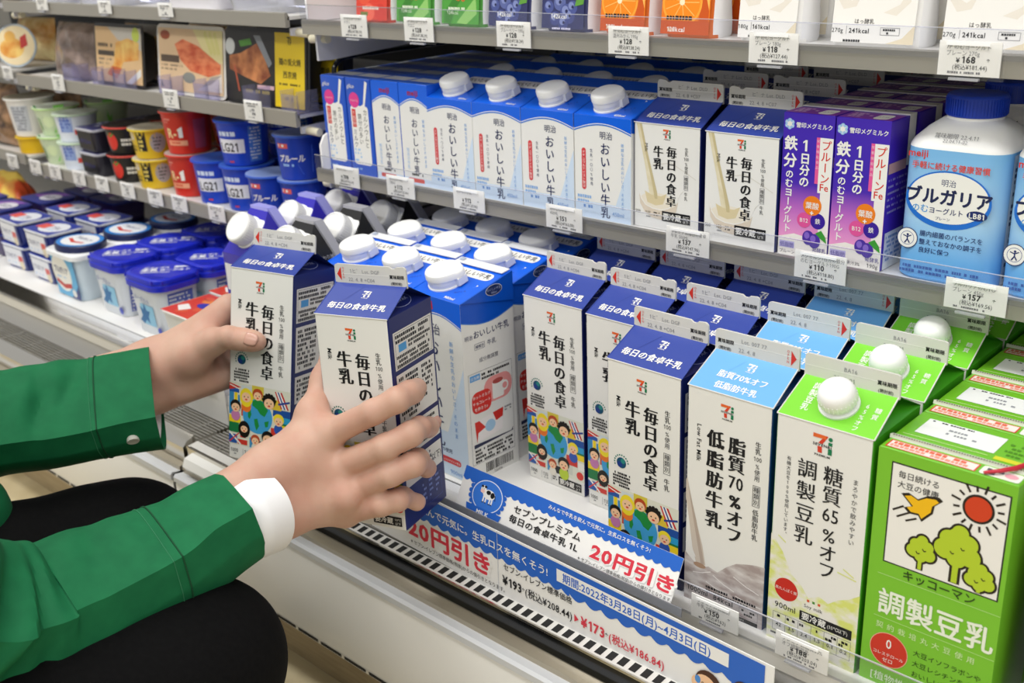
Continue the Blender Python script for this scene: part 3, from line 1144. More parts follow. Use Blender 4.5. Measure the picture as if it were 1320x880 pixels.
    if cap:
        b = MB()
        T = Matrix.Translation(Vector(A) + Vector((W * .51, 0, 0)) + uy * .52) @ Vector((0, -(RH - H), D / 2)).to_track_quat('Z', 'Y').to_matrix().to_4x4()
        b.lathe([(.0138, 0), (.0138, .0015), (.0118, .002), (.0118, .0050)], M('#e9ebe8', .35), 32, T)
        b.lathe([(.0124, .0050), (.0128, .0060), (.0129, .0100), (.0124, .0130), (.0110, .0158), (.0085, .0178), (.0045, .0190), (.0008, .0193)], PLASTIC_WHITE, 32, T)
        for k in range(28):
            a = 2 * PI * k / 28
            b.box((-.0005, -.0003, .0054), (.0004, .0003, .0098), PLASTIC_WHITE, T @ Matrix.Rotation(a, 4, 'Z') @ Matrix.Translation((.0129, 0, 0)))
        b.build('screw_cap', t, 40)
    return t


milk = Stock(gable_carton('milk_carton', '', 'milk carton', front=front_mainichi, roofp=roof_mainichi, d1='1ヒ゛ Lot. DGF', d2='22. 4. 8 +C04', sidep=side_panel_print),
             'milk carton', 'navy-roofed one-litre milk cartons')
lowfat = Stock(gable_carton('low_fat_milk_carton', '', 'milk carton', side='#123f7c', roof='#6fb0ec', front=front_lowfat, roofp=roof_lowfat, d1='Lot. 007 77', d2='22. 4. 8', flip=True, notch=False),
               'milk carton', 'pale blue-roofed low-fat milk cartons')
soy = Stock(gable_carton('soy_milk_carton', '', 'soy milk carton', side='#3f9a1c', roof='#7ed33a', front=front_soy, roofp=roof_soy, d1='    BA16', d2='22. 5. 21', cap=True, notch=False, openmark=False),
            'soy milk carton', 'green-roofed soy milk cartons with a white cap')
h = .035
# held cartons
held = [milk.put((0, 0, 0), 'one-litre milk carton gripped by the left hand, farther of the two held'),
        milk.put((0, 0, 0), 'one-litre milk carton grasped by the right hand, nearest the camera')]
for o, rx, ry, rz, loc in ((held[0], -10.06, 2.08, 18.82, (-.5527, -.071, .0319)), (held[1], -2.43, -2.13, 17.43, (-.3834, -.0741, .0274))):
    R = Matrix.Rotation(math.radians(rz), 4, 'Z') @ Matrix.Rotation(math.radians(ry), 4, 'Y') @ Matrix.Rotation(math.radians(rx), 4, 'X')
    o.matrix_world = Matrix.Translation(loc) @ R @ Matrix.Translation((h, h, 0))
    o['group'] = 'one-litre milk cartons held in the hands'
cols = {'left': (-.3409, [.126, .2, .2745]), 'middle': (-.2624, [.1205, .1945, .2685]), 'right': (-.1849, [.0515, .124, .1965, .270])}
for cname, (x, ys) in cols.items():
    for k, y in enumerate(ys):
        if cname == 'right':
            lb = ['milk carton standing foremost behind the discount card', 'second milk carton back in the column of the foremost one', 'third milk carton back in the foremost column, under the upper shelf', 'rearmost milk carton of the foremost column'][k]
        elif cname == 'left':
            lb = ['front milk carton beside the yawed blue milk, whole front visible', 'second milk carton back in the column beside the blue milk', 'rear milk carton in the column beside the blue milk'][k]
        else:
            lb = ['front milk carton half hidden by the foremost carton', 'second milk carton back behind the half-hidden one', 'rear milk carton behind the half-hidden one'][k]
        milk.put((x + h, y + h, 0), lb, (0, 0, random.uniform(-.01, .01)))
for k, y in enumerate((.0476, .122, .196, .270)):
    lowfat.put((-.1071 + h, y + h, 0), ORD[k] + ' pale blue-roofed low-fat milk carton in its column')
for k, y in enumerate((.0442, .119, .193, .268)):
    soy.put((-.032 + h, y + h, 0), ORD[k] + ' green-roofed soy milk carton with round white cap')


# ------------------------------------------------------------------ half-litre gable with pouring milk
def front_half(b, fr):
    sm = noise_mat('poured_milk', '#d9cda6', '#e9e0c4', 70, .45, 2)
    b.p2(fr, [(3, 93.5), (8.5, 93.5), (14, 72), (21, 48), (25.5, 34), (26.5, 28), (19, 26), (16.5, 36), (12, 58)], sm, .15)
    b.p2(fr, [(6.2, 93.5), (8.5, 93.5), (14, 72), (25.5, 34), (26, 28), (23, 28), (20, 42), (11, 74)], M('#c9bb90', .45), .18)
    b.disc(fr, 26, 26, 19, M('#ece4d2', .45), .14, rv=7.5, seg=28)
    b.p2(fr, [(6, 31), (9, 25), (15, 20), (24, 18.5), (34, 19), (44, 23), (48, 28), (46, 19), (40, 13), (30, 9.5), (20, 10.5), (12, 15), (7, 22)], M('#dccfbd', .45), .17)
    b.p2(fr, [(12, 34), (20, 31), (30, 31), (36, 34), (32, 24), (24, 22), (15, 24)], M('#dccda4', .45), .16)
    b.stroke(fr, [(7, 33), (8, 27), (13, 21.5), (21, 19), (30, 18.5), (38, 21), (46, 28), (50, 36), (54, 40)], .9, WHITE, .2)
    b.stroke(fr, [(20, 58), (40, 62), (58, 54), (66, 50)], .5, M('#d8d3c8', .5), .13)
    logo7(b, fr, 35.5, 86, 9)
    mincho(b, fr, '毎日の食卓', 40.5, 76.5, 10.8)
    mincho(b, fr, '牛乳', 26.5, 76, 10.8)
    b.text(fr, 'Milk', 12, 77, 4.6, INK, rot=-90)
    b.vtext(fr, '生乳', 56, 77, 3.9, INK)
    b.text(fr, '100', 56, 65.5, 3.9, INK, al='c', sx=.85)
    b.vtext(fr, '%使用', 56, 64.5, 3.6, INK)
    b.frame(fr, 53.8, 39.5, 58.2, 52.5, .3, GREY)
    b.vtext(fr, '種類別', 56, 51.5, 3.7, INK)
    b.vtext(fr, '牛乳', 56, 38, 3.8, INK)
    b.text(fr, '500', 1.8, 13, 4.4, INK, sx=.85)
    b.text(fr, '133', 13, 13, 4.4, INK, sx=.85)
    b.lines(fr, 14, 11.5, 20, 1, 2, 1, GREY, seed=3)
    b.lines(fr, 22, 16, 29, 2, 2.3, 1.3, INK, seed=5)
    reizo(b, fr, 31, 9, 61, 18)


half = Stock(gable_carton('half_litre_milk_carton', '', 'milk carton', h=94.3, rh=111.7, th=126.5, front=front_half, roofp=roof_mainichi, d1='ヒ゛ナ Lot. DLD', d2='22. 4. 8 +C07', flip=True),
             'milk carton', 'half-litre cartons with a pouring milk picture')
for cname, x, y0 in (('left', -.282, .2155), ('right', -.2045, .211)):
    for k in range(4):
        half.put((x + h, y0 + h + k * .0725, .2396), ORD[k] + ' half-litre carton of the ' + cname + ' pouring-milk column')
# ================================================================== BLUE SLANT-TOP MILK
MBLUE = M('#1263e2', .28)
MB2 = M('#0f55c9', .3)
SKY = M('#9fc6ee', .45)
PALE = M('#cfe0f2', .42)


def arch(b, fr, w, h, v_edge, v_mid, n=16):
    """white front below an arch, blue above, thin blue rule along it"""
    top = [(w * k / n, v_edge + (v_mid - v_edge) * math.sin(PI * k / n)) for k in range(n + 1)]
    b.p2(fr, [(0, h)] + [(x, y) for x, y in top] + [(w, h)], MBLUE, .12)
    b.p2(fr, [(x, y) for x, y in top] + [(x, y - .45 - .5) for x, y in top[::-1]], M('#3f7fd8', .4), .16)
    b.p2(fr, [(x, y + 1.0) for x, y in top] + [(x, y + .3) for x, y in top[::-1]], WHITE, .16)


def slant_carton(name, w, d, hf, hb, front, roofp, side, cap_uv, capr, strip):
    t = thing(name)
    W, D, HF, HB = w / 1000, d / 1000, hf / 1000, hb / 1000
    b = MB()
    A = (-W / 2, -D / 2)
    v = [(-W / 2, -D / 2, 0), (W / 2, -D / 2, 0), (W / 2, D / 2, 0), (-W / 2, D / 2, 0), (-W / 2, -D / 2, HF), (W / 2, -D / 2, HF), (W / 2, D / 2, HF), (-W / 2, D / 2, HF)]
    b.add(v, [(3, 2, 1, 0), (0, 1, 5, 4), (1, 2, 6, 5), (2, 3, 7, 6), (3, 0, 4, 7)], CARD)
    f = Fr(v[0], (1, 0, 0), (0, 0, 1))
    front(b, f)
    side(b, Fr(v[1], (0, 1, 0), (0, 0, 1)), d, hf)
    bm = bmesh.new()
    b.build('carton_body', t)
    b = MB()
    P = [(-W / 2, -D / 2, HF), (W / 2, -D / 2, HF), (W / 2, D / 2, HB), (-W / 2, D / 2, HB), (W / 2, D / 2, HF), (-W / 2, D / 2, HF)]
    e = .0
    b.add(P, [(0, 1, 2, 3), (1, 4, 2), (5, 0, 3), (4, 5, 3, 2)], MBLUE)
    # folded ears lie against the sides
    for s in (1, -1):
        x0, x1 = s * W / 2, s * (W / 2 + .0016)
        tri = [(-D / 2 + .001, HF + .0008), (D / 2 - .0005, HB - .0006), (D / 2 - .0005, HF - (HB - HF) * .72)]
        r0, r1 = [(x0, y, z) for y, z in tri], [(x1, y, z) for y, z in tri]
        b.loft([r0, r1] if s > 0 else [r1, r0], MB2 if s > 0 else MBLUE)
    ef = Fr((W / 2 + .0017, 0, HF), (0, 1, 0), (0, 0, 1))
    if strip:
        b.disc(ef, 8, 4, 10.5, WHITE, .1, rv=5.3, seg=26)
        b.disc(ef, 8, 4, 10.0, M('#1d2f63', .4), .2, rv=4.9, seg=26)
        b.text(ef, 'おいしい牛乳', 8, 3.9, 3.0, M('#aab6da', .5), .3, al='c')
        b.text(ef, '900ml', 8, .6, 2.8, M('#aab6da', .5), .3, al='c')
    uy = Vector((0, D, HB - HF))
    L = uy.length * 1000
    rf = Fr(P[0], (1, 0, 0), uy)
    roofp(b, rf, w, L)
    if strip:
        # the top seam flap stands along the back edge
        b.loft([[rf.P(.8, L - 1, 0), rf.P(w - .8, L - 1, 0), rf.P(w - .8, L - 12, 1.2), rf.P(.8, L - 12, 1.2)],
                [rf.P(.8, L - 1, .8), rf.P(w - .8, L - 1, .8), rf.P(w - .8, L - 12, 2.0), rf.P(.8, L - 12, 2.0)]], M('#e9ebee', .35))
        b.rect(rf, 4, L - 8, 10, L - 3, M('#a9b2c4', .5), 2.2)
    b.build('slanted_top', t)
    # flip cap
    b = MB()
    cu, cv = cap_uv
    T = Matrix.Translation(rf.P(cu, cv, 0)) @ Matrix((rf.ux, rf.uy, rf.n)).transposed().to_4x4()
    r = capr / 1000
    PW = PLASTIC_WHITE
    b.lathe([(r * 1.02, 0), (r * 1.02, .0012), (r * .95, .0016), (r * .95, .0042), (r * .99, .0046), (r * .99, .0085)], PW, 36, T)

    def tear(k, z, s=1.0):
        pts = []
        for i in range(36):
            a = 2 * PI * i / 36
            x, y = r * s * math.cos(a), r * s * math.sin(a)
            g = max(0, math.cos(a - .35)) ** 6
            pts.append((x + g * r * k * math.cos(.35), y + g * r * k * math.sin(.35), z))
        return pts
    b.loft([tear(.22, .0085), tear(.24, .0090, 1.03), tear(.22, .0135, 1.03), tear(.18, .0152, .98), tear(.05, .0160, .86)], PW, T=T)
    b.box((r * .80, -r * .10, .0015), (r * 1.22, r * .55, .0088), PW, T)
    b.build('flip_cap', t, 40)
    return t


def label_oishii(b, rf, w, L, u0, v0, u1, v1, size):
    b.rrect2(rf, u0, v0, u1, v1, (v1 - v0) * .45, WHITE, .15)
    b.text(rf, 'おいしい牛乳', u0 + 2.5, v0 + (v1 - v0) * .30, size, INK, .3, smear=.012, shear=.06)


def roof900(b, rf, w, L):
    label_oishii(b, rf, w, L, 8, L - 27.5, w - 5, L - 15, 8.2)
    b.text(rf, '900ml', w * .62, 3.0, 5.0, WHITE, bold=.02)
    for u, v in ((5, 25), (w - 11, 27)):
        b.p2(rf, [(u, v), (u + 3.6, v + 5.5), (u + 1.2, v + 6), (u + 2, v + 3.5)], WHITE)
    b.text(rf, 'あけくち', w * .68, 13, 3, M('#3b3a9c', .5), rot=35)


def roof450(b, rf, w, L):
    label_oishii(b, rf, w, L, 19, 38, w - 1.5, 52, 7.6)
    b.text(rf, '450ml', w * .66, 3.0, 4.6, WHITE, bold=.02)
    for u, v in ((6, 22), (w - 10, 30)):
        b.p2(rf, [(u, v), (u + 3.4, v + 5.5), (u + 1.2, v + 6), (u + 2, v + 3.5)], WHITE)
    b.text(rf, 'あけくち', w * .72, 14, 2.8, M('#3b3a9c', .5), rot=35)


OIT = M('#26305e', .42)


def front900(b, fr):
    arch(b, fr, 67, 183, 158, 167)
    b.text(fr, 'meiji', 6, 171, 11.5, M('#d1232a', .4), .3, bold=.03, shear=-.08)
    b.rect(fr, 0.2, 1, 66.8, 48, PALE, .12)
    b.p2(fr, [(40, 48), (66.8, 120), (66.8, 48)], PALE, .12)
    b.text(fr, '明治', 14, 147, 12, OIT, .3)
    b.vtext(fr, 'おいしい牛乳', 26, 142, 18.2, OIT, .3, smear=.014, gap=.03)
    b.vtext(fr, '新鮮な生乳のおいしさ、そのまま', 52, 144, 5.6, M('#6fa3dd', .45), .3, gap=.2)
    b.text(fr, '生乳100%使用', 12, 26, 5.2, OIT, .3)
    b.rrect2(fr, 24, 14.5, 56, 21, 3, M('#d63238', .4), .3)
    b.text(fr, 'ナチュラルテイスト製法', 40, 16.4, 2.7, WHITE, .4, al='c')
    b.text(fr, '900ml', 40, 4, 6.5, M('#5d95d8', .4), .3)


def side900(b, fr, d, h):
    top = [(d * k / 12, 166 - 7 * math.sin(PI * k / 12) - 1) for k in range(13)]
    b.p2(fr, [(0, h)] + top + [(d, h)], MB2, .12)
    b.p2(fr, top + [(x, y - .9) for x, y in top[::-1]], M('#3f7fd8', .4), .16)
    b.text(fr, '明治', 3, 146, 5.2, OIT, rot=0)
    b.text(fr, 'おいしい牛乳', 14, 146, 8.2, OIT, smear=.014, sx=.95)
    b.frame(fr, 15, 134, 28, 140, .3, OIT)
    b.text(fr, '種類別', 16, 135.4, 3.8, OIT)
    b.text(fr, '牛乳', 31, 135, 6, OIT)
    b.text(fr, '成分無調整', 20, 121, 5, M('#4d5163', .5))
    b.frame(fr, 5, 18, 62, 112, .35, GREY)
    b.rect(fr, 7, 104, 20, 110, M('#5aa0de', .45))
    b.text(fr, '広告欄', 8, 105.4, 3.6, WHITE, .25)
    b.lines(fr, 22, 109, 60, 2, 4, 2.4, INK, seed=60)
    b.rrect2(fr, 24, 76, 61, 102, 11, M('#ec9c98', .45), .14)
    b.rrect2(fr, 8, 70, 33, 92, 7, M('#d8352e', .42), .18)
    for k, l in enumerate(('ホットミルク', 'チョコレート', 'を作ろう♪')):
        b.text(fr, l, 20.5, 85.5 - 6.2 * k, 3.9, WHITE, .3, al='c', bold=.012)
    b.rrect2(fr, 35, 78, 50, 97, 2, WHITE, .2)
    b.disc(fr, 51, 88, 5.4, WHITE, .19)
    b.disc(fr, 51.5, 88, 3.2, M('#ec9c98', .45), .21)
    b.disc(fr, 42.5, 95.5, 7.2, M('#b5524c', .42), .22, rv=2.6)
    # wrapped sweets box in perspective
    b.p2(fr, [(12, 40), (46, 44), (48, 66), (10, 62)], M('#f3eeec', .4), .2)
    b.p2(fr, [(12, 40), (14, 50), (24, 53), (16, 62), (10, 62)], M('#d8352e', .42), .24)
    b.p2(fr, [(38, 55), (47, 57), (48, 66), (34, 64.7)], M('#d8352e', .42), .24)
    b.disc(fr, 30, 53, 6.8, M('#a8cdea', .42), .26, rv=6)
    b.lines(fr, 50, 66, 60, 2, 3, 1.8, GREY, seed=61)
    b.p2(fr, [(8, 35), (60, 37), (60, 41), (58, 37.6), (8, 39)], M('#2d3350', .45), .2)
    b.lines(fr, 9, 33, 60, 4, 3.8, 2.5, INK, seed=62)
    # bar code
    R = random.Random(5)
    x = 22
    while x < 58:
        w = R.choice((.4, .8, 1.1))
        b.rect(fr, x, 5, x + w, 15, INK)
        x += w + R.choice((.5, .9))
    b.text(fr, '126556', 38, 1.2, 3.6, INK, al='c')


def front450(b, fr):
    arch(b, fr, 65.5, 96.2, 82, 89)
    b.rect(fr, 0.2, .5, 65.3, 16, PALE, .12)
    b.p2(fr, [(48, 16), (65.3, 62), (65.3, 16)], PALE, .12)
    b.text(fr, '明治', 29.5, 76.5, 7.6, OIT, .3)
    b.vtext(fr, 'おいしい牛乳', 36, 73, 11.6, OIT, .3, smear=.014, gap=.02)
    b.vtext(fr, '新鮮な生乳のおいしさ、そのまま', 56, 74, 3.6, M('#6fa3dd', .45), .3, gap=.14)
    b.rrect2(fr, 8.5, 27, 13.5, 66, 2.4, M('#d8434a', .4), .2)
    b.vtext(fr, 'ナチュラルテイスト製法', 11, 64, 3.2, WHITE, .3)
    b.vtext(fr, '生乳一〇〇%使用', 20, 66, 3.4, OIT, .3, gap=.3)
    b.lines(fr, 3, 22, 26, 2, 4.5, 3, M('#8fb5e4', .5), seed=63, fill=.9)
    b.lines(fr, 10, 13, 26, 1, 4.5, 3, M('#6b93cf', .5), seed=64, fill=.9)
    b.text(fr, '450ml', 44, 6, 5.4, M('#6f9fdc', .45), .3)


def side450(b, fr, d, h):
    top = [(d * k / 12, 84 - 4 * math.sin(PI * k / 12)) for k in range(13)]
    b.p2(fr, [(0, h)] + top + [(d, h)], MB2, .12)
    b.lines(fr, 6, 70, d - 5, 6, 5, 2.6, INK, seed=65)


m900 = Stock(slant_carton('slant_top_milk_carton', 67, 67, 183, 200, front900, roof900, side900, (23, 25), 17.2, True), 'milk carton', 'blue slant-top milk cartons on the deck')
m450 = Stock(slant_carton('small_slant_top_milk_carton', 65.5, 67, 96.2, 118, front450, roof450, side450, (27, 19), 14.3, False), 'milk carton', 'blue and white half-litre milk cartons')
for cname, x, y0 in (('rightmost', -.4045, .077), ('middle', -.4735, .084), ('leftmost', -.5445, .088)):
    for k in range(4):
        m900.put((x - .002 * k, y0 + .0335 + k * .0672, 0), ORD[k] + ' tall blue milk carton with a white flip cap, ' + cname + ' column',
                 (0, 0, math.radians(-2 if cname == 'rightmost' and k == 0 else random.uniform(-1, 1))))
for j, x in enumerate((-.5475, -.4815, -.4152, -.3485)):
    for k in range(5):
        m450.put((x + .03275, .2125 + .0335 + k * .068, .2396), ORD[k] + ' half-litre blue and white milk carton in the ' + ['leftmost', 'second', 'third', 'rightmost'][j] + ' column of four')


# ------------------------------------------------------------------ slanted bottles with big caps
def cap_carton(name, body, grey):
    t = thing(name)
    W = .0665
    b = MB()
    bm_ = M(body, .25)
    b.rbox(0, 0, W, W, 0, .163, .002, bm_, seg=3)
    fr = Fr((-W / 2, -W / 2, 0), (1, 0, 0), (0, 0, 1))
    b.rect(fr, 3, 118, 63, 150, M('#e8e8ea', .4))
    b.build('carton_body', t, 40)
    b = MB()
    w = W / 2 - .001
    base = [(-w, -w, .163), (w, -w, .163), (w, w, .163), (-w, w, .163)]
    y0, y1 = .001, .013
    top = [(-.0165, y0, .209), (.0165, y0, .209), (.0165, y1, .209), (-.0165, y1, .209)]
    b.loft([base, top], bm_)
    g = M(grey, .22)
    # pale sealed edge: ridge block and the right hip
    b.box((-.0165, y0, .2085), (.0165, y1, .2125), g)
    for s in (-1, 1):
        p0, p1 = Vector((s * .0165, (y0 + y1) / 2, .2105)), Vector((s * w, w * .72, .166))
        d = (p1 - p0)
        side = Vector((0, 1, 0)) * .0055
        up = Vector((s * .6, 0, .8)) * .002
        b.loft([[p0 - side - up, p0 + side - up, p0 + side + up, p0 - side + up], [p1 - side - up, p1 + side - up, p1 + side + up, p1 - side + up]], g)
    n = Vector((0, -.046, .0335)).normalized()
    c = (Vector(base[0]) + Vector(base[1]) + Vector(top[0]) + Vector(top[1])) / 4
    if True:
        f2 = Fr(Vector((-w, -w, .163)), (1, 0, 0), Vector((0, .0335, .046)))
        b.rrect2(f2, 13, 16, 52, 46, 4, M('#f1f1f1', .35), .2)
        b.text(f2, 'おいしく', 50, 6, 4, M('#cfcfd6', .4), .2, rot=8)
        rr = Vector((top[1][0] - base[1][0], 0, top[1][2] - base[1][2]))
        f3 = Fr(Vector((w, -w * .4, .163)), (0, 1, 0), rr)
        b.text(f3, 'こだわり抽出', 2, 10, 5, M('#b9bac4', .4), .3)
        b.text(f3, 'カフェ仕立て', 2, 3, 5, M('#b9bac4', .4), .3)
    b.build('hipped_top', t)
    b = MB()
    T = Matrix.Translation(c) @ n.to_track_quat('Z', 'Y').to_matrix().to_4x4()
    b.lathe([(.0195, 0), (.0195, .0015), (.0168, .002), (.0168, .004), (.0178, .0045), (.0178, .0175), (.0168, .0188), (.0150, .0192), (.0145, .0186)], PLASTIC_WHITE, 40, T)
    for k in range(40):
        b.box((-.0005, -.0004, .0055), (.0005, .0005, .0165), PLASTIC_WHITE, T @ Matrix.Rotation(2 * PI * k / 40, 4, 'Z') @ Matrix.Translation((.0179, 0, 0)))
    b.build('screw_cap', t, 40)
    return t


dark_c = Stock(cap_carton('capped_coffee_carton', '#2a2a2b', '#b4b4ba'), 'drink carton', 'black cartons with big white caps')
purp_c = Stock(cap_carton('capped_coffee_carton', '#3730b0', '#a9a9f2'), 'drink carton', 'purple-blue cartons with big white caps')
for k in range(3):
    dark_c.put((-.646, .113 + k * .0665, 0), ORD[k] + ' black carton with a big white screw cap on its sloped top')
    purp_c.put((-.7365 + .001 * k, .118 + k * .0665, 0), ORD[k] + ' purple-blue carton with a big white screw cap on its sloped top')

# ------------------------------------------------------------------ slim packs on the half-litre shelf


def brick(name, w, d, h, side_h, front, topp=None, sidep=None, r=.0012):
    t = thing(name)
    b = MB()
    b.rbox(0, 0, w / 1000, d / 1000, 0, h / 1000, r, M(side_h, .3), seg=2, bev=.0008)
    front(b, Fr((-w / 2000, -d / 2000, 0), (1, 0, 0), (0, 0, 1)))
    if sidep:
        sidep(b, Fr((w / 2000, -d / 2000, 0), (0, 1, 0), (0, 0, 1)))
    b.build('pack_body', t, 30)
    b = MB()
    if topp:
        topp(b, Fr((-w / 2000, -d / 2000, h / 1000), (1, 0, 0), (0, 1, 0)))
        b.build('pack_top', t)
    return t


def front_calcium(b, fr):
    b.rrect2(fr, 6, 12, 36, 78, 4, WHITE, .14)
    b.p2(fr, [(28, 78), (31, 78), (38, 104), (34, 106)], WHITE, .15)
    b.p2(fr, [(20, 70), (30, 72), (32, 82), (24, 78)], WHITE, .15)
    b.disc(fr, 13.5, 84, 8.5, M('#e23f92', .4), .2)
    b.text(fr, 'カルシウム', 13.5, 82.6, 2.6, WHITE, .3, al='c')
    b.text(fr, 'glico', 3, 97, 6.2, WHITE, .2, shear=.2, bold=.01)
    b.rect(fr, 8, 54, 14.5, 74, M('#d8352e', .42), .2)
    b.vtext(fr, '1日分', 11.2, 73, 6, WHITE, .3)
    b.vtext(fr, 'ミルク', 11.5, 52, 7.0, OIT, .2, smear=.01)
    b.vtext(fr, '鉄分の多い', 21, 70, 7.0, INK, .2)
    b.vtext(fr, 'カルシウムと', 30.5, 75, 7.2, INK, .2)
    b.lines(fr, 8, 30, 20, 4, 4, 2.4, SKY, seed=70)
    b.lines(fr, 4, 8, 20, 1, 4, 2, SKY, seed=71)


def front_slim(b, fr):
    b.rect(fr, .2, .2, 43.8, 106, CARD, .05)
    arch(b, fr, 44, 107, 84, 92, 10)
    b.text(fr, 'meiji', 22, 96, 8.0, M('#a3222f', .4), .3, al='c', bold=.03)
    b.text(fr, '明治', 16, 78, 7.6, OIT, .3)
    b.vtext(fr, 'おいしい牛乳', 22, 72, 10.0, OIT, .3, smear=.01)
    b.vtext(fr, '新鮮なおいしさそのまま', 36, 72, 4.0, M('#6fa3dd', .45), .3, gap=.18)
    b.vtext(fr, '明治の牛乳', 9, 40, 4.6, M('#a9c9ee', .45), .3)
    b.rect(fr, .3, .5, 43.7, 8, PALE, .12)
    b.lines(fr, 10, 13, 32, 1, 4, 2.6, INK, seed=72)
    b.rrect2(fr, 7, 3, 32, 7.5, 1.4, M('#d8564e', .42), .2)


def top_foil(b, fr):
    b.rect(fr, 2, 14, 41, 34, M('#c9ccd2', .35), .2)
    b.frame(fr, 1, 1, 43, 47, .5, M('#bcd2f2', .4), .25)


calc = Stock(brick('slim_calcium_milk_pack', 42, 48, 108, '#2457c5', front_calcium, top_foil), 'milk pack', 'slim blue calcium milk packs')
slim = Stock(brick('slim_milk_pack', 44, 48, 108, '#1263e2', front_slim, top_foil), 'milk pack', 'slim white milk packs')
for j, (x, st, nm) in enumerate(((-.7035, calc, 'left'), (-.6595, calc, 'right'), (-.6145, slim, 'left'), (-.5695, slim, 'right'))):
    for k in range(5):
        st.put((x, .2135 + .024 + k * .049, .2396), ORD[k] + (' slim blue calcium milk pack, ' if st is calc else ' slim white milk pack with a blue top, ') + nm + ' column')

prune_body = ramp_mat('prune_gradient', [(0, '#f3f0ea'), (.10, '#f3efe8'), (.13, '#f09fd0'), (.33, '#c46cc4'), (.52, '#4a24b0'), (.60, '#3f1fae'), (1, '#4423b5')], 2, 0, .116)


def front_prune(b, fr):
    b.rect(fr, .2, .2, 43.8, 115.6, prune_body, .08)
    b.p2(fr, [(.2, 15), (14, 19), (30, 17), (43.8, 19.5), (43.8, .2), (.2, .2)], M('#f0ece4', .4), .12)
    for a in range(6):
        t = a * PI / 3 + PI / 6
        b.disc(fr, 5.5 + 2.6 * math.cos(t), 107 + 2.6 * math.sin(t), 1.9, SKY, .2, seg=10)
    b.disc(fr, 5.5, 107, 2.0, WHITE, .26)
    for a in range(3):
        t = a * PI / 3 + PI / 6
        b.stroke(fr, [(5.5 - 3.6 * math.cos(t), 107 - 3.6 * math.sin(t)), (5.5 + 3.6 * math.cos(t), 107 + 3.6 * math.sin(t))], .5, WHITE, .28)
    b.text(fr, '雪印メグミルク', 11, 105, 4.5, WHITE, .2, bold=.02)
    b.rect(fr, 29.5, 62, 32.5, 98.5, M('#e85a9a', .42), .2)
    b.vtext(fr, '栄養機能食品', 31, 97, 2.6, M('#f6c8de', .42), .3, gap=.6)
    b.rect(fr, 32.5, 55, 43.6, 98.5, WHITE, .2)
    b.vtext(fr, 'プルーン', 38, 97, 8.6, RED, .3, smear=.012)
    b.text(fr, 'Fe', 38, 57, 8, RED, .3, al='c', bold=.01)
    b.vtext(fr, '鉄', 7.5, 98, 12, WHITE, .3, bold=.03)
    b.vtext(fr, '分', 7.5, 84.5, 12, WHITE, .3, bold=.03)
    b.vtext(fr, 'のむヨーグルト', 7.5, 71, 7.4, WHITE, .3, bold=.025)
    b.text(fr, '1', 20.5, 87, 12, WHITE, .3, al='c', bold=.03)
    b.vtext(fr, '日分の', 20.5, 85.5, 9.2, WHITE, .3, bold=.03)
    b.rect(fr, 35, 20, 43.6, 55, M('#f2ece6', .4), .13)
    for u, v, r, h, tx in ((29, 44, 8, '#f0811f', '葉酸'), (22.5, 31.5, 6.2, '#e0559a', 'B12'), (34.5, 32, 6.4, '#3a1d96', '鉄')):
        b.disc(fr, u, v, r, M(h, .35), .25 + v * .001, seg=24)
        b.text(fr, tx, u, v - r * .28, r * .75, WHITE, .4, al='c', bold=.01)
    b.text(fr, '+', 29, 36, 6, WHITE, .4, al='c', bold=.03)
    for u, v in ((27, 17.5), (32.5, 15.5)):
        b.disc(fr, u, v, 5.2, M('#4b2f9f', .3), .28 + u * .001, rv=6.0)
        b.disc(fr, u - 1.2, v + 1.8, 2.4, M('#8467c8', .3), .36, rv=2.8)
    b.p2(fr, [(33, 22), (38, 25), (42, 20), (43, 15), (38, 18)], M('#3d9a35', .4), .34)
    b.rect(fr, 1.5, 6.5, 15, 12, M('#b9b2e0', .4), .2)
    b.text(fr, '低脂肪', 2, 7.4, 4.2, M('#3b2a90', .4), .3)
    b.text(fr, 'プルーン果汁3%', 1.5, 2, 3.6, M('#55555c', .4), .3)
    b.text(fr, '190g', 33, 2, 4.6, M('#55555c', .4), .3)
    b.text(fr, '発酵乳', 31, 7, 4.0, M('#3b2a90', .4), .3)


def top_prune(b, fr):
    b.rect(fr, .6, 1, 43.4, 26, M('#8b3fae', .35), .12)
    b.lines(fr, 5, 22, 24, 3, 6, 4, M('#d9b2dc', .4), .2, seed=80, fill=.9)
    b.rrect2(fr, 26, 3, 38, 22, 4, WHITE, .2)
    b.text(fr, 'ストロー', 27, 11, 3, INK, .3)
    b.loft([[fr.P(-.4, 30, 0), fr.P(44.4, 30, 0), fr.P(44.4, 42, 0), fr.P(-.4, 42, 0)], [fr.P(-.4, 30, .8), fr.P(44.4, 30, .8), fr.P(44.4, 42, .8), fr.P(-.4, 42, .8)]], M('#e7e4dd', .45))
    b.disc(fr, 22, 36, .8, GREY, 1.0)


def side_prune(b, fr):
    b.rect(fr, 30, 78, 42, 116, M('#e7e4dd', .45), .2)
    b.rect(fr, 0.5, 76, 30, 84, M('#c79a9a', .42), .2)
    b.lines(fr, 2, 72, 44, 6, 5, 1.8, M('#9c94d4', .4), .2, seed=81)
    b.rect(fr, 3, 6, 44, 30, M('#e5e3ee', .4), .2)
    b.rect(fr, 3, 0.5, 44, 6, WHITE, .2)
    b.lines(fr, 5, 27, 42, 6, 3.6, 2, M('#6a8fc8', .4), .3, seed=82)


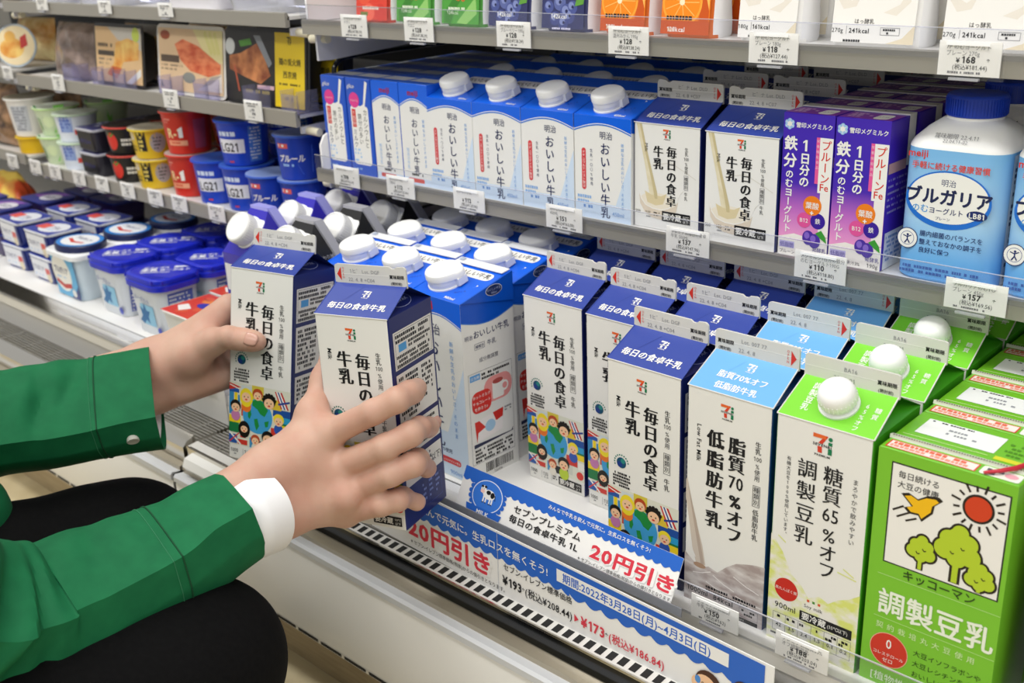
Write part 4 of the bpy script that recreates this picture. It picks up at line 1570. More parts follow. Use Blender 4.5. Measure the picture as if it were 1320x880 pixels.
prune = Stock(brick('prune_yogurt_drink_pack', 44, 46, 116, '#3f1fae', front_prune, top_prune, side_prune), 'drink pack', 'purple prune yogurt drink packs')
for j, x in enumerate((-.111, -.066)):
    for k in range(5):
        prune.put((x, .213 + .023 + k * .047, .2396), ORD[k] + ' purple prune yogurt pack, ' + ('left' if j == 0 else 'right') + ' column')

# ------------------------------------------------------------------ blue drinking-yogurt bottle
t = thing('drinking_yogurt_bottle')
b = MB()
bg = ramp_mat('yogurt_label', [(0, '#5aa6e6'), (.18, '#6fb4ec'), (.5, '#a9d2f2'), (.95, '#7fbced'), (1, '#7fbced')], 2, 0, .100)
L_ = [(0, .0015, 1), (.002, 0, 1), (.099, 0, 1)]
b.loft([rrect(0, 0, .075 - 2 * k, .072 - 2 * k, .017, z, 6) for z, k, s in L_], bg)
fr = Fr((-.0375, -.036, 0), (1, 0, 0), (0, 0, 1))
OV = M('#1f6fd0', .35)
b.disc(fr, 37.5, 63, 31.5, OV, .15, rv=21.5, seg=48)
b.disc(fr, 37.5, 64.5, 29.5, WHITE, .25, rv=18.8, seg=48)
b.text(fr, 'meiji', 5, 93, 7.4, RED, .2, bold=.02)
b.text(fr, '手軽に続ける健康習慣', 37, 85, 5.7, M('#e2472e', .4), .3, al='c', bold=.012)
DN = M('#1a2a66', .4)
b.text(fr, '明治', 37, 73.5, 5.6, DN, .3, al='c')
b.text(fr, 'ブルガリア', 37.5, 60.5, 12.6, M('#1c2550', .4), .35, al='c', bold=.035, sx=1.02)
b.text(fr, 'のむ', 11, 52.8, 6.6, M('#3f97dc', .4), .35, bold=.01)
b.text(fr, 'ヨーグルト', 24, 52.8, 5.2, DN, .35, bold=.01)
b.disc(fr, 59.5, 54.6, 7.4, DN, .3, rv=3.6, seg=26)
b.text(fr, 'LB81', 59.5, 52.6, 5.4, WHITE, .4, al='c', bold=.02)
b.text(fr, 'プレーン', 35, 48, 2.8, DN, .35, al='c')
for k, l in enumerate(('腸内細菌のバランスを', '整えておなかの調子を', '良好に保つ')):
    b.text(fr, l, 19, 34.5 - k * 6.3, 4.7, DN, .3, bold=.008)
b.disc(fr, 10, 31, 8.0, DN, .2, seg=30)
b.disc(fr, 10, 31, 7.4, WHITE, .25, seg=30)
b.disc(fr, 10, 31, 5.3, M('#5a6aa0', .4), .28, seg=24)
b.disc(fr, 10, 31, 4.9, WHITE, .3, seg=24)
b.disc(fr, 10.2, 33.6, .9, DN, .35)
b.stroke(fr, [(6.8, 33), (10, 31.8), (13, 33.4)], .8, DN, .36)
b.stroke(fr, [(10, 32.6), (10.2, 30), (8.2, 27)], 1.0, DN, .36)
b.stroke(fr, [(10.2, 30), (12, 27.2)], .9, DN, .36)
b.lines(fr, 6, 11, 66, 2, 3.6, 2.2, M('#2d5fae', .4), seed=83)
sd = Fr((.0375, -.036, 0), (0, 1, 0), (0, 0, 1))
b.rect(sd, 16, 1, 56, 97, M('#f0f1f4', .4), .2)
b.lines(sd, 20, 92, 54, 20, 4.4, 2.8, DN, .3, seed=84)
b.build('bottle_body', t, 35)
b = MB()
b.loft([rrect(0, 0, .075 - 2 * k, .072 - 2 * k, .017, z, 6) for z, k in ((.099, 0), (.1005, .0004), (.104, .002), (.112, .009), (.118, .0165))], PLASTIC_WHITE)
b.lathe([(.020, .114), (.020, .121)], PLASTIC_WHITE, 36)
f2 = Fr((-.03, -.0345, .1035), (1, 0, 0), (0, .75, 1))
b.text(f2, '賞味期限 22.4.11', 30, 4.2, 4.4, GREY, .9, al='c')
b.text(f2, '22.04.11-02', 30, .6, 3.6, GREY, .9, al='c')
b.build('shoulder', t, 40)
b = MB()
CB = M('#1b3fb8', .35)
b.lathe([(.0205, .120), (.0212, .1206), (.0212, .1335), (.0205, .135), (.0195, .1355)], CB, 40)
for k in range(60):
    b.box((-.00045, -.0003, .1215), (.00045, .0005, .133), CB, Matrix.Rotation(2 * PI * k / 60, 4, 'Z') @ Matrix.Translation((.0213, 0, 0)))
b.build('screw_cap', t, 40)
bott = Stock(t, 'yogurt bottle', 'blue drinking-yogurt bottles')
for j, x in enumerate((.0030, .0815)):
    for k in range(3):
        bott.put((x, .213 + .036 + k * .074, .2396), ORD[k] + ' blue drinking-yogurt bottle, ' + ('left column, left of the frame edge' if j == 0 else 'right column cut by the frame'))


# ------------------------------------------------------------------ big green soy box
def front_kik(b, fr):
    G2 = M('#7cc230', .38)
    b.rect(fr, .2, .2, 87.3, 182.6, G2, .08)
    b.rect(fr, 9.6, 101, 84.4, 175, INK, .12)
    b.rect(fr, 10.6, 102, 83.4, 174, WHITE, .2)
    b.text(fr, '毎日続ける', 14.5, 165.5, 5.4, INK, .3, bold=.008)
    b.text(fr, '大豆の健康', 14.5, 158.5, 5.4, INK, .3, bold=.008)
    K = M('#231a12', .45)
    su, sv = 66, 160
    for k in range(16):
        a = 2 * PI * k / 16 + .15
        r0, r1 = 11.5, (17.5 if k % 2 else 15.5)
        b.stroke(fr, [(su + r0 * math.cos(a), sv + r0 * math.sin(a)), (su + r1 * math.cos(a), sv + r1 * math.sin(a))], 1.5, K, .3)
    b.disc(fr, su, sv, 9.8, K, .3, seg=30)
    b.disc(fr, su, sv, 8.2, M('#d2401c', .42), .4, seg=30)
    bird = [(20, 153.5), (24, 155), (29, 153), (34, 156.5), (40, 157.5), (42, 156), (38, 152), (37.5, 147.5), (34.5, 144), (32, 141), (30, 144), (25, 143.5), (22, 146), (26, 148)]
    cx, cy = 31, 149.5
    b.p2(fr, [(cx + (x - cx) * 1.22, cy + (y - cy) * 1.26) for x, y in bird], K, .3)
    b.p2(fr, bird, M('#f3bd12', .42), .4)
    for (p, q_) in (((13, 141), (20, 146)), ((16, 137), (24, 142.5)), ((22, 136), (29, 140))):
        b.stroke(fr, [p, q_], 1.3, K, .3)
    YG = M('#b6cf2e', .42)

    def tree(u, v, s, tv):
        blobs = [(0, 0, 6), (-5, -1, 4.5), (5, -1.5, 4.5), (0, 5, 4.8), (-3.6, 4, 4), (4, 4, 4), (0, -4, 4), (.5, 8, 3.4)]
        for x, y, r in blobs:
            b.disc(fr, u + x * s, v + y * s, (r + 1.5 / s) * s, K, .30)
        b.stroke(fr, [(u, v - 4 * s), (u, tv)], 4.6 * s, K, .31)
        for x, y, r in blobs:
            b.disc(fr, u + x * s, v + y * s, r * s, YG, .36)
        b.stroke(fr, [(u, v - 5 * s), (u, tv + .4)], 2.4 * s, YG, .38)
        for x, y in ((2, 1), (-2, -2)):
            b.stroke(fr, [(u + x * s - 1.2, v + y * s + 1), (u + x * s, v + y * s - .6), (u + x * s + 1.4, v + y * s + .2)], .7, K, .44)
    tree(34, 118, 1.0, 104.0)
    tree(56.5, 127.5, 1.55, 103.4)
    tree(72, 112, 1.0, 102.6)
    b.text(fr, 'キッコーマン', 47.5, 93.5, 8.0, M('#24400f', .42), .3, al='c', bold=.015)
    b.stroke(fr, [(7, 91.5), (87, 91.5)], .35, M('#c5e79a', .45), .2)
    b.text(fr, '調製豆乳', 8.6, 63.5, 20.8, M('#eef4e2', .42), .3, sx=.93, bold=.018)
    b.stroke(fr, [(7, 58.5), (87, 58.5)], .35, M('#c5e79a', .45), .2)
    b.text(fr, '契約栽培丸大豆使用', 9, 50.5, 5.4, M('#d9efb6', .45), .3, gap=.42)
    b.disc(fr, 19.5, 34.5, 13.4, M('#f0b59a', .45), .2, rv=13.4, seg=32)
    b.disc(fr, 19.5, 34.5, 12.9, M('#cf3320', .42), .26, rv=12.9, seg=32)
    b.text(fr, '0', 19.5, 36, 10, WHITE, .34, al='c', sx=.8, bold=.01)
    b.text(fr, 'コレステロール', 19.5, 29.5, 3.1, WHITE, .34, al='c')
    b.text(fr, 'ゼロ', 19.5, 24.8, 3.8, WHITE, .34, al='c')
    for k, l in enumerate(('大豆イソフラボンや', '大豆レシチンを含む', 'おいしい豆乳です')):
        b.text(fr, l, 36, 39 - 8.2 * k, 5.0, M('#24400f', .45), .3)
    b.text(fr, '[植物性たんぱく]', 8, 9, 7.4, M('#e6f3d2', .42), .3)


def top_kik(b, fr):
    b.frame(fr, 3, 2, 60, 13, .9, RED, .2)
    b.rect(fr, 3.5, 2.5, 59.5, 12.5, M('#f1e6de', .4), .14)
    b.lines(fr, 6, 11.4, 57, 1, 4, 3.4, M('#e56a4e', .42), .3, seed=90, fill=.95)
    b.lines(fr, 5, 7.2, 56, 1, 4, 3, M('#ee9a86', .42), .3, seed=91, fill=.95)
    b.loft([[fr.P(0, 15, 0), fr.P(87, 15, 0), fr.P(87, 22, 0), fr.P(0, 22, 0)], [fr.P(0, 16, 2.4), fr.P(87, 16, 2.4), fr.P(87, 20.5, 1.0), fr.P(0, 20.5, 1.0)]], M('#d9dccb', .4))
    n = 50
    for k in range(n):
        b.rect(fr, 2 + k * 1.7, 15.2, 3 + k * 1.7, 16.6, M('#5f5648', .5), 2.5)
    b.rect(fr, 9, 32, 60, 57, M('#eef0ee', .35), .2)
    b.lines(fr, 12, 55.5, 46, 1, 4, 1.8, INK, .3, seed=92)
    b.lines(fr, 26, 48, 50, 2, 5.5, 2.6, M('#8d9096', .5), .3, seed=93, fill=.7)
    b.stroke(fr, [(4, 26), (58, 27.5)], .8, M('#c9ec95', .4), .2)
    b.rrect2(fr, 62, 2, 86, 13.5, 2, M('#eef0e4', .4), .2)
    b.lines(fr, 65, 11.4, 76, 2, 4.4, 3.2, M('#4c5360', .5), .3, seed=94)
    b.disc(fr, 80, 8, 4, M('#e7a9b6', .4), .3, rv=3)
    b.lines(fr, 64, 52, 86, 4, 5.2, 3.0, M('#4f8a1c', .5), .2, seed=95)
    b.rect(fr, 62, 25, 86, 30, M('#d6d62e', .4), .15)


kik = Stock(brick('soy_milk_box', 87.5, 66, 183, '#72bb2a', front_kik, top_kik), 'soy milk box', 'big green soy milk boxes')
for k in range(4):
    kik.put((.041 + .04375, .045 + .033 + k * .0668, 0), ORD[k] + ' big green flat-topped soy milk box from the front')
t = thing('red_strap', 'red plastic strap lying across the top of the front green soy box', 'strap', (.0848, .078, .1835))
b = MB()
b.tube([(.022, -.032, .0012), (.030, -.026, .0026), (.036, -.018, .0030), (.040, -.004, .0022), (.046, .012, .0016), (.052, .030, .0014)], [.0010, .0014, .0017, .0015, .0013, .0012], M('#c22a3c', .3), 8)
b.build('strap_band', t, 60)


# ------------------------------------------------------------------ spouted pouches on the upper shelf
def pouch(name, w, front, h=118, base_h='#f2f0ec', strip=True):
    t = thing(name)
    W, D, H = (w - 4) / 1000, .036, h / 1000
    b = MB()
    bm_, wm = M(base_h, .3), M('#efeeee', .3)
    prof = [(0, W * .975, D * .93), (.003, W * .995, D * .99), (.012, W, D), (H * .5, W, D * .72), (H * .85, W, D * .3), (H, W * .98, .003)]
    rings = [rrect(0, 0, ww, dd, min(.012, dd * .45), z, 4) for z, ww, dd in prof]
    n = len(rings[0])
    vs = [p for r in rings for p in r]
    f1, f2 = [], []
    for k in range(len(rings) - 1):
        for i in range(n):
            j = (i + 1) % n
            f = (k * n + i, k * n + j, (k + 1) * n + j, (k + 1) * n + i)
            m = (Vector(vs[f[0]]) + Vector(vs[f[1]])) / 2
            (f2 if strip and m.x > W * .452 and m.y < D * .3 else f1).append(f)
    b.add(vs, f1 + [tuple(reversed(range(n))), tuple((len(rings) - 1) * n + i for i in range(n))], bm_)
    b.add(vs, f2, wm)
    fr = Fr((-W / 2, -D / 2 - .0013, .003), (1, 0, 0), (0, D * .14 / (H * .5 - .012), 1))
    front(b, fr, w - 1)
    b.build('pouch_body', t, 50)
    b = MB()
    b.lathe([(.006, H - .002), (.006, H + .010)], PLASTIC_WHITE, 20)
    b.lathe([(.0085, H + .009), (.0088, H + .0095), (.0088, H + .022), (.008, H + .0235)], PLASTIC_WHITE, 24)
    b.build('spout', t, 40)
    return t


def f_tomato(b, fr, w):
    b.rect(fr, .5, 0, w - 8, 44, M('#d84434', .35), .12)
    for u, v, r, h in ((14, 26, 11, '#e2553a'), (32, 30, 12, '#dd3f2e'), (22, 8, 9, '#e9644e'), (40, 8, 9, '#cf3a2e')):
        b.disc(fr, u, v, r, M(h, .3), .2 + u * .002)
    b.p2(fr, [(20, 34), (26, 30), (32, 36), (28, 40)], M('#4d8a32', .4), .34)
    b.lines(fr, 8, 14, 44, 1, 4, 3.4, M('#e9d9c8', .4), .35, seed=100)
    b.rect(fr, 8, 4, 20, 8, M('#6d7a34', .4), .34)


def f_green(b, fr, w):
    b.rect(fr, .5, 0, w - 8, 44, M('#4e9a3c', .35), .12)
    b.p2(fr, [(4, 0), (4, 10), (30, 40), (46, 44), (20, 14), (14, 0)], M('#3b7f2e', .35), .16)
    b.p2(fr, [(22, 1), (48, 26), (50, 10), (36, 0)], M('#8fc26a', .35), .18)
    b.p2(fr, [(10, 44), (4, 30), (8, 24), (16, 40)], M('#c9da6a', .35), .18)
    b.disc(fr, 29, 33, 8, M('#d5de3d', .35), .22)
    b.disc(fr, 29, 33, 5.4, M('#b5cf2f', .35), .26)
    b.text(fr, 'のむ', 20, 22, 7, M('#e2512c', .4), .3, bold=.03)
    b.lines(fr, 8, 16, 40, 1, 3, 2.4, M('#dfe8cf', .4), .3, seed=101)
    b.text(fr, '124kcal', 8, 9, 5, M('#dfe8cf', .4), .3)


BERRY = [M('#4a5590', .4), M('#5a659c', .4), M('#3f4881', .4)]


def f_blue(b, fr, w):
    b.rect(fr, .5, 0, w - 8, 44, M('#343863', .35), .12)
    R = random.Random(3)
    for u, v in ((10, 38), (24, 40), (38, 38), (9, 22), (22, 26), (37, 22), (48, 30), (12, 6), (27, 8), (41, 6), (17, 12), (34, 14), (30, 18), (48, 8), (47, 14)):
        v -= 3
        if u > w - 14 or v < 5:
            continue
        r = R.uniform(5.6, 7.4)
        b.disc(fr, u, v, r, BERRY[R.randrange(3)], .2 + v * .002, seg=18)
        b.disc(fr, u - 1.2, v + 1.5, r * .55, M('#7f8abb', .45), .3 + v * .002, seg=14)
        b.disc(fr, u + .5, v + .5, r * .24, M('#262a52', .5), .36 + v * .002, seg=10)
    b.p2(fr, [(24, 28), (30, 38), (40, 36), (36, 28)], M('#79b04a', .4), .4)
    b.p2(fr, [(40, 20), (44, 34), (52, 36), (50, 22)], M('#5f9a3c', .4), .4)
    b.text(fr, '142kcal', 12, 9, 5.6, WHITE, .45, bold=.02)
    b.lines(fr, 14, 1, 38, 1, 3, 1.8, M('#d2cfe6', .4), .45, seed=102)


def f_orange(b, fr, w):
    b.rect(fr, .5, 0, w - 8, 44, M('#e77a1e', .35), .12)
    b.p2(fr, [(36, 0), (w - 9, 0), (w - 9, 44), (44, 44)], M('#c9551a', .35), .14)
    b.p2(fr, [(40, 44), (w - 9, 44), (w - 9, 24), (48, 20)], M('#f3b95a', .4), .15)
    b.disc(fr, 21, 26, 20, M('#f6a43a', .35), .18, seg=32)
    b.disc(fr, 21, 26, 18, M('#f08a1c', .35), .22, seg=32)
    for k in range(9):
        a = 2 * PI * k / 9
        b.stroke(fr, [(21, 26), (21 + 17 * math.cos(a), 26 + 17 * math.sin(a))], .8, M('#f8b860', .4), .26)
    b.disc(fr, 21, 26, 2.6, M('#f9e6c0', .4), .3)
    b.rect(fr, .5, 0, w - 8, 11, M('#c4511c', .35), .3)
    b.lines(fr, 6, 15, 48, 1, 4, 3.4, INK, .34, seed=103, fill=.9)
    b.text(fr, '128kcal', 7, 2, 5.4, WHITE, .4, bold=.02)
    b.lines(fr, 8, 4.5, 24, 1, 3, 2, M('#f0d6b8', .4), .4, seed=104)


def f_white(b, fr, w):
    sw = M('#e6dfd2', .4)
    b.rect(fr, 4, 0, w - 9, 50, M('#efece5', .35), .12)
    for pts in ([(6, 44), (10, 34), (18, 30), (26, 36), (22, 26), (12, 24), (6, 32)], [(w - 16, 40), (w - 22, 28), (w - 34, 22), (w - 24, 20), (w - 14, 30)],
                [(20, 44), (28, 38), (38, 44)]):
        b.p2(fr, pts, sw, .16)
    b.p2(fr, [(w - 30, 0), (w - 9, 0), (w - 9, 14), (w - 18, 4)], M('#e4d6b8', .4), .16)
    b.text(fr, 'はっ酵乳', w * .38, 14, 4.0, INK, .3, al='c')
    big = w > 70
    b.text(fr, '270g' if big else '180g', 4, 7, 4.6, INK, .3)
    b.text(fr, '241kcal' if big else '161kcal', 18 if big else 17, 7, 4.8, INK, .3, bold=.018)
    b.stroke(fr, [(16, 6), (16, 12)], .3, GREY, .3)
    if big:
        b.frame(fr, 43, 6, 58, 11.5, .3, GREY, .3)
        b.lines(fr, 45, 10.6, 56, 2, 2.3, 1.5, INK, .35, seed=105)
    b.lines(fr, 14, 2.2, 34, 1, 3, 1.8, INK, .3, seed=106)


gp = 'spouted yogurt pouches on the upper shelf'
pk = {k: Stock(pouch('spouted_yogurt_pouch', w, f, base_h={'t': '#c9402f', 'g': '#4e9a3c', 'b': '#3a3e6c', 'o': '#d96a1e'}.get(k, '#f2f0ec')), 'pouch', gp) for k, w, f in (('t', 60, f_tomato), ('g', 62, f_green), ('b', 60, f_blue), ('o', 58, f_orange), ('w', 66, f_white), ('W', 79, f_white))}
for k, x, lb in (('t', -.644, 'red tomato drinking-yogurt pouch at the left end of the upper shelf'),
                 ('g', -.577, 'left of the two green drinking-yogurt pouches'), ('g', -.508, 'right of the two green drinking-yogurt pouches'),
                 ('b', -.443, 'left of the two blueberry pouches'), ('b', -.374, 'right of the two blueberry pouches'),
                 ('o', -.305, 'left orange-slice pouch above the 128 price tag'), ('o', -.239, 'right orange-slice pouch beside the white pouches'),
                 ('w', -.162, 'small white plain yogurt pouch right of the orange ones'), ('W', -.073, 'large white yogurt pouch, left of the two big ones'),
                 ('W', .013, 'large white yogurt pouch at the upper right corner')):
    pk[k].put((x, .232 + .018, .4055), lb)
    pk[k].put((x + .004, .232 + .060, .4055), 'pouch standing directly behind the ' + lb.replace('drinking-yogurt ', '').split(' at the')[0])
# ================================================================== LEFT CASE PRODUCTS
LID_FOIL = M('#cfd2da', .25, .5)


def cup(name, r0, r1, h, body, rim, printf=None, a0=0.0, lid=None, lidp=None, band=None):
    t = thing(name)
    b = MB()
    bm_ = M(body, .3)
    b.lathe([(r0 * .94, 0), (r0, .0012), (r0 + (r1 - r0) * .97, h - .004), (r1, h - .0035)], bm_, 32)
    if printf:
        printf(b, CylFr(r0, r1, 0, h, a0))
    b.build('cup_body', t, 40)
    b = MB()
    b.lathe([(r1, h - .0035), (r1 + .0026, h - .003), (r1 + .0028, h - .0012), (r1 + .002, h - .0006)], M(rim, .3), 32)
    lm = M(lid or rim, .28)
    b.lathe([(r1 + .002, h - .0006), (r1 + .0024, h), (r1 * .9, h + .0003), (r1 * .86, h - .0002), (.001, h - .0002)], lm, 32)
    if lidp:
        lidp(b, Fr((0, 0, h), (1, 0, 0), (0, 1, 0)))
    b.build('lid', t, 40)
    return t


def p_red(b, fr):
    b.text(fr, 'R-1', -15, 24, 18, M('#f6d9a0', .4), .3, bold=.03, sx=.8)
    b.p2(fr, [(3, 24), (9, 24), (9, 39), (3, 36)], WHITE, .45)
    b.rect(fr, -16, 13, 14, 20, M('#f0a882', .4), .25)
    b.lines(fr, -14, 18.4, 12, 1, 3, 3, M('#d8543c', .4), .35, seed=110)
    b.lines(fr, -18, 50, -4, 2, 4, 2.4, M('#f0a08c', .4), .25, seed=111)
    b.rect(fr, 24, 8, 42, 48, M('#b8485e', .4), .2)


def p_lg(b, fr):
    b.lines(fr, -18, 46, 16, 1, 6, 6, M('#d9e6fa', .4), .3, seed=112, fill=.95)
    b.rrect2(fr, -20, 18, 18, 36, 2, M('#e9eaf0', .4), .2)
    b.text(fr, 'LG21', -18, 20, 16, INK, .35, bold=.02, sx=.78)
    b.rect(fr, 24, 6, 42, 52, M('#4d7fd0', .4), .2)
    b.lines(fr, 25, 50, 41, 10, 4.3, 2, WHITE, .3, seed=113)
    b.lines(fr, -6, 8, 6, 1, 3, 2.5, M('#d8453c', .4), .3, seed=114)


def p_pr(b, fr):
    b.rect(fr, -20, 40, -4, 46, M('#e0605c', .4), .25)
    b.lines(fr, -19, 45, -5, 1, 4, 3.2, WHITE, .35, seed=115)
    b.text(fr, 'プルール', -20, 24, 10, WHITE, .35, bold=.03, shear=.15, sx=.9)
    b.lines(fr, -14, 21, 10, 1, 3, 3, SKY, .3, seed=116)
    b.p2(fr, [(6, 22), (26, 44), (26, 10), (12, 8)], M('#4a6fd8', .35), .2)


def p_straw(b, fr):
    b.disc(fr, -12, 20, 10, M('#d6342c', .35), .3, rv=13)
    b.p2(fr, [(-16, 33), (-12, 29), (-8, 33), (-6, 31), (-12, 26), (-18, 31)], M('#4a8a34', .4), .6)
    b.lines(fr, 4, 24, 22, 2, 6, 4, WHITE, .3, seed=117)


def p_yel(b, fr):
    b.rect(fr, -10, 12, 4, 44, INK, .25)
    b.lines(fr, -8, 40, 2, 5, 6, 3.6, M('#e9d36a', .4), .35, seed=118)
    b.disc(fr, 20, 24, 11, M('#a8a2a4', .4), .25, rv=14)
    b.lines(fr, 14, 32, 26, 4, 5, 2, INK, .5, seed=119)
    b.lines(fr, -24, 20, -12, 2, 5, 3, M('#6b5b1c', .4), .3, seed=120)
    b.rect(fr, -24, 28, -15, 40, M('#d9d2c2', .4), .25)


def p_wrb(b, fr):
    b.rect(fr, -14, 16, 8, 44, M('#8fa5d6', .4), .25)
    b.lines(fr, -12, 42, 6, 5, 5.4, 3.4, M('#4a62b8', .4), .35, seed=121)
    b.rect(fr, 10, 12, 22, 20, M('#d8453c', .4), .3)


def p_grn(b, fr):
    b.p2(fr, [(-20, 8), (-8, 30), (-16, 50), (-24, 50)], M('#2f7a34', .4), .3)
    b.p2(fr, [(4, 6), (18, 6), (24, 50), (10, 50), (14, 28)], M('#86d45a', .4), .3)
    b.disc(fr, -2, 24, 9, M('#d8e8b8', .4), .3)


def p_white(b, fr):
    b.rect(fr, -20, 10, 10, 52, M('#c3c6cc', .4), .25)
    b.lines(fr, -18, 50, 8, 8, 5, 3.4, M('#8a8e98', .4), .35, seed=122)


Z3 = .159
G_ = {
    'red': Stock(cup('yogurt_cup', .0285, .034, .0595, '#cf2d22', '#db382b', p_red, .42, lid='#c8b8b0'), 'yogurt cup', 'red yogurt cups'),
    'lg': Stock(cup('yogurt_cup', .0285, .034, .0595, '#1a44c0', '#2450cc', p_lg, .45, lid='#3f6ccc'), 'yogurt cup', 'royal blue yogurt cups'),
    'pr': Stock(cup('yogurt_cup', .0255, .029, .056, '#1c3fb0', '#3a64cc', p_pr, .55, lid='#93a9dc'), 'yogurt cup', 'small deep blue yogurt cups'),
    'straw': Stock(cup('yogurt_cup', .027, .032, .042, '#1d1b1c', '#d8564e', p_straw, .6, lid='#352a2a'), 'yogurt cup', 'black cups with strawberries'),
    'yel': Stock(cup('yogurt_cup', .027, .032, .0435, '#dcb928', '#ecd03a', p_yel, .6, lid='#d8d0b8'), 'yogurt cup', 'yellow yogurt cups'),
    'wrb': Stock(cup('yogurt_cup', .027, .032, .044, '#dfe6f2', '#c8dec0', p_wrb, .6, lid='#d9e2d6'), 'yogurt cup', 'white and blue yogurt cups'),
    'grn': Stock(cup('yogurt_cup', .025, .034, .046, '#d5e6c0', '#bfe09a', p_grn, .6, lid='#e6efdf'), 'yogurt cup', 'green and white cups'),
    'white': Stock(cup('yogurt_cup', .030, .038, .064, '#eceae6', '#f4f2ee', p_white, .6, lid='#8f8a78'), 'yogurt cup', 'tall white cups'),
    'ybase': Stock(cup('yogurt_cup', .029, .031, .028, '#ddb31f', '#e2bb28', None, 0), 'yogurt cup', 'low yellow cups'),
}
CU = [('red', -1.072, .242, 0, 'lower red yogurt cup of the front stack'), ('red', -1.072, .242, 1, 'upper red yogurt cup of the front stack'),
      ('red', -1.072, .318, 0, 'lower red yogurt cup of the stack behind'), ('red', -1.072, .318, 1, 'upper red yogurt cup of the stack behind'),
      ('lg', -.934, .240, 0, 'lower royal blue cup of the double stack'), ('lg', -.934, .240, 1, 'upper royal blue cup of the double stack'),
      ('lg', -1.003, .240, 0, 'single royal blue cup between the red stack and the blue stack'),
      ('lg', -.934, .313, 0, 'lower royal blue cup in the second row'), ('lg', -.934, .313, 1, 'upper royal blue cup in the second row'),
      ('pr', -.872, .232, 0, 'small deep blue cup standing alone in front'), ('pr', -.812, .238, 0, 'lower small deep blue cup of the right stack'), ('pr', -.812, .238, 1, 'upper small deep blue cup of the right stack'),
      ('pr', -.872, .296, 0, 'small deep blue cup behind the single one'), ('pr', -.812, .300, 1, 'upper small deep blue cup at the back'), ('pr', -.812, .300, 0, 'lower small deep blue cup at the back'),
      ('straw', -1.234, .237, 0, 'lower black cup with strawberries, in front'), ('straw', -1.234, .237, 1, 'upper black cup with strawberries, in front'), ('straw', -1.234, .306, 0, 'lower black strawberry cup in the second row'), ('straw', -1.234, .306, 1, 'upper black strawberry cup in the second row'),
      ('yel', -1.160, .237, 0, 'lower yellow yogurt cup, in front'), ('yel', -1.160, .237, 1, 'upper yellow yogurt cup, in front'), ('yel', -1.160, .306, 0, 'lower yellow yogurt cup in the second row'), ('yel', -1.160, .306, 1, 'upper yellow yogurt cup in the second row'),
      ('wrb', -1.392, .237, 0, 'lower white and blue cup'), ('wrb', -1.392, .237, 1, 'upper white and blue cup'),
      ('grn', -1.462, .240, 0, 'lower green and white cup'), ('grn', -1.462, .240, 1, 'upper green and white cup'),
      ('grn', -1.440, .318, 0, 'lower green and white cup at the back'), ('grn', -1.440, .318, 1, 'upper green and white cup at the back'),
      ('ybase', -1.548, .238, 0, 'low yellow cup under the tall white cup'), ('white', -1.548, .238, 2, 'tall white cup standing on the low yellow cup'), ]
for key, x, y, lv, lb in CU:
    st = G_[key]
    hh = {'red': .0594, 'lg': .0594, 'pr': .056, 'straw': .042, 'yel': .0435, 'wrb': .044, 'grn': .046}.get(key, .0283)
    if x < -1.5:
        st.put((x, y, (.168 if lv == 0 else .168 + .0283)), lb, (0, 0, .1))
    else:
        st.put((x, y, Z3 + lv * hh), lb, (0, 0, random.uniform(-.12, .12)))


def rect_cup(name, w, d, h, body, rim, top, front=None, foil=None):
    """low rounded-square cup with a foil lid that overhangs"""
    t = thing(name)
    b = MB()
    b.loft([rrect(0, 0, w * s, d * s, .010, z, 4) for z, s in ((0, .84), (.0012, .86), (h - .003, .97))], M(body, .3))
    if front:
        front(b, Fr((-w * .43, -d * .435, .001), (1, 0, 0), (0, -d * .055, h)))
    b.build('cup_body', t, 40)
    b = MB()
    b.loft([rrect(0, 0, w * s, d * s, .011, z, 4) for z, s in ((h - .003, 1.0), (h - .001, 1.02), (h, 1.02), (h + .0004, .99))], M(rim, .3))
    top(b, Fr((-w / 2, -d / 2, h + .0004), (1, 0, 0), (0, 1, 0)), w * 1000, d * 1000)
    b.build('foil_lid', t, 40)
    return t


def f_dark(b, fr):
    b.rect(fr, 4, 4, 48, 30, M('#14131c', .3), .2)
    b.text(fr, 'ギリシャ', 26, 13, 8, M('#3a35a8', .4), .3, al='c')


def t_dark(b, fr, w, d):
    b.rect(fr, 2, 2, w - 2, d - 2, M('#3b3a78', .3), .1)
    b.lines(fr, 8, d - 8, w - 8, 3, 12, 7, M('#d8d8e8', .4), .2, seed=130, fill=.6)


def t_bul(b, fr, w, d):
    b.rect(fr, 1, 1, w - 1, d - 1, M('#2b3fa0', .28), .1)
    b.disc(fr, w * .55, d * .5, w * .36, M('#e9ecf4', .3), .2, rv=d * .36, seg=30)
    b.rect(fr, w * .1, d * .3, w * .42, d * .62, M('#e2574e', .35), .3)
    b.text(fr, 'ブル', w * .62, d * .42, d * .2, DN, .35, al='c', bold=.02)
    b.lines(fr, w * .45, d * .36, w * .8, 1, 3, 2.4, SKY, .35, seed=131)


def f_bul(b, fr):
    b.rect(fr, 2, 3, 60, 33, M('#e8eaf0', .4), .2)
    b.text(fr, 'ブルガリア', 4, 16, 9, DN, .3, bold=.02, sx=.8)
    b.rect(fr, 44, 12, 58, 22, M('#d8564e', .35), .35)
    b.disc(fr, 52, 7, 7, M('#e4d8b8', .4), .4)
    b.lines(fr, 4, 10, 36, 1, 4, 3, SKY, .3, seed=132)
    b.rect(fr, 60, 3, 68, 33, M('#1d2f80', .35), .25)


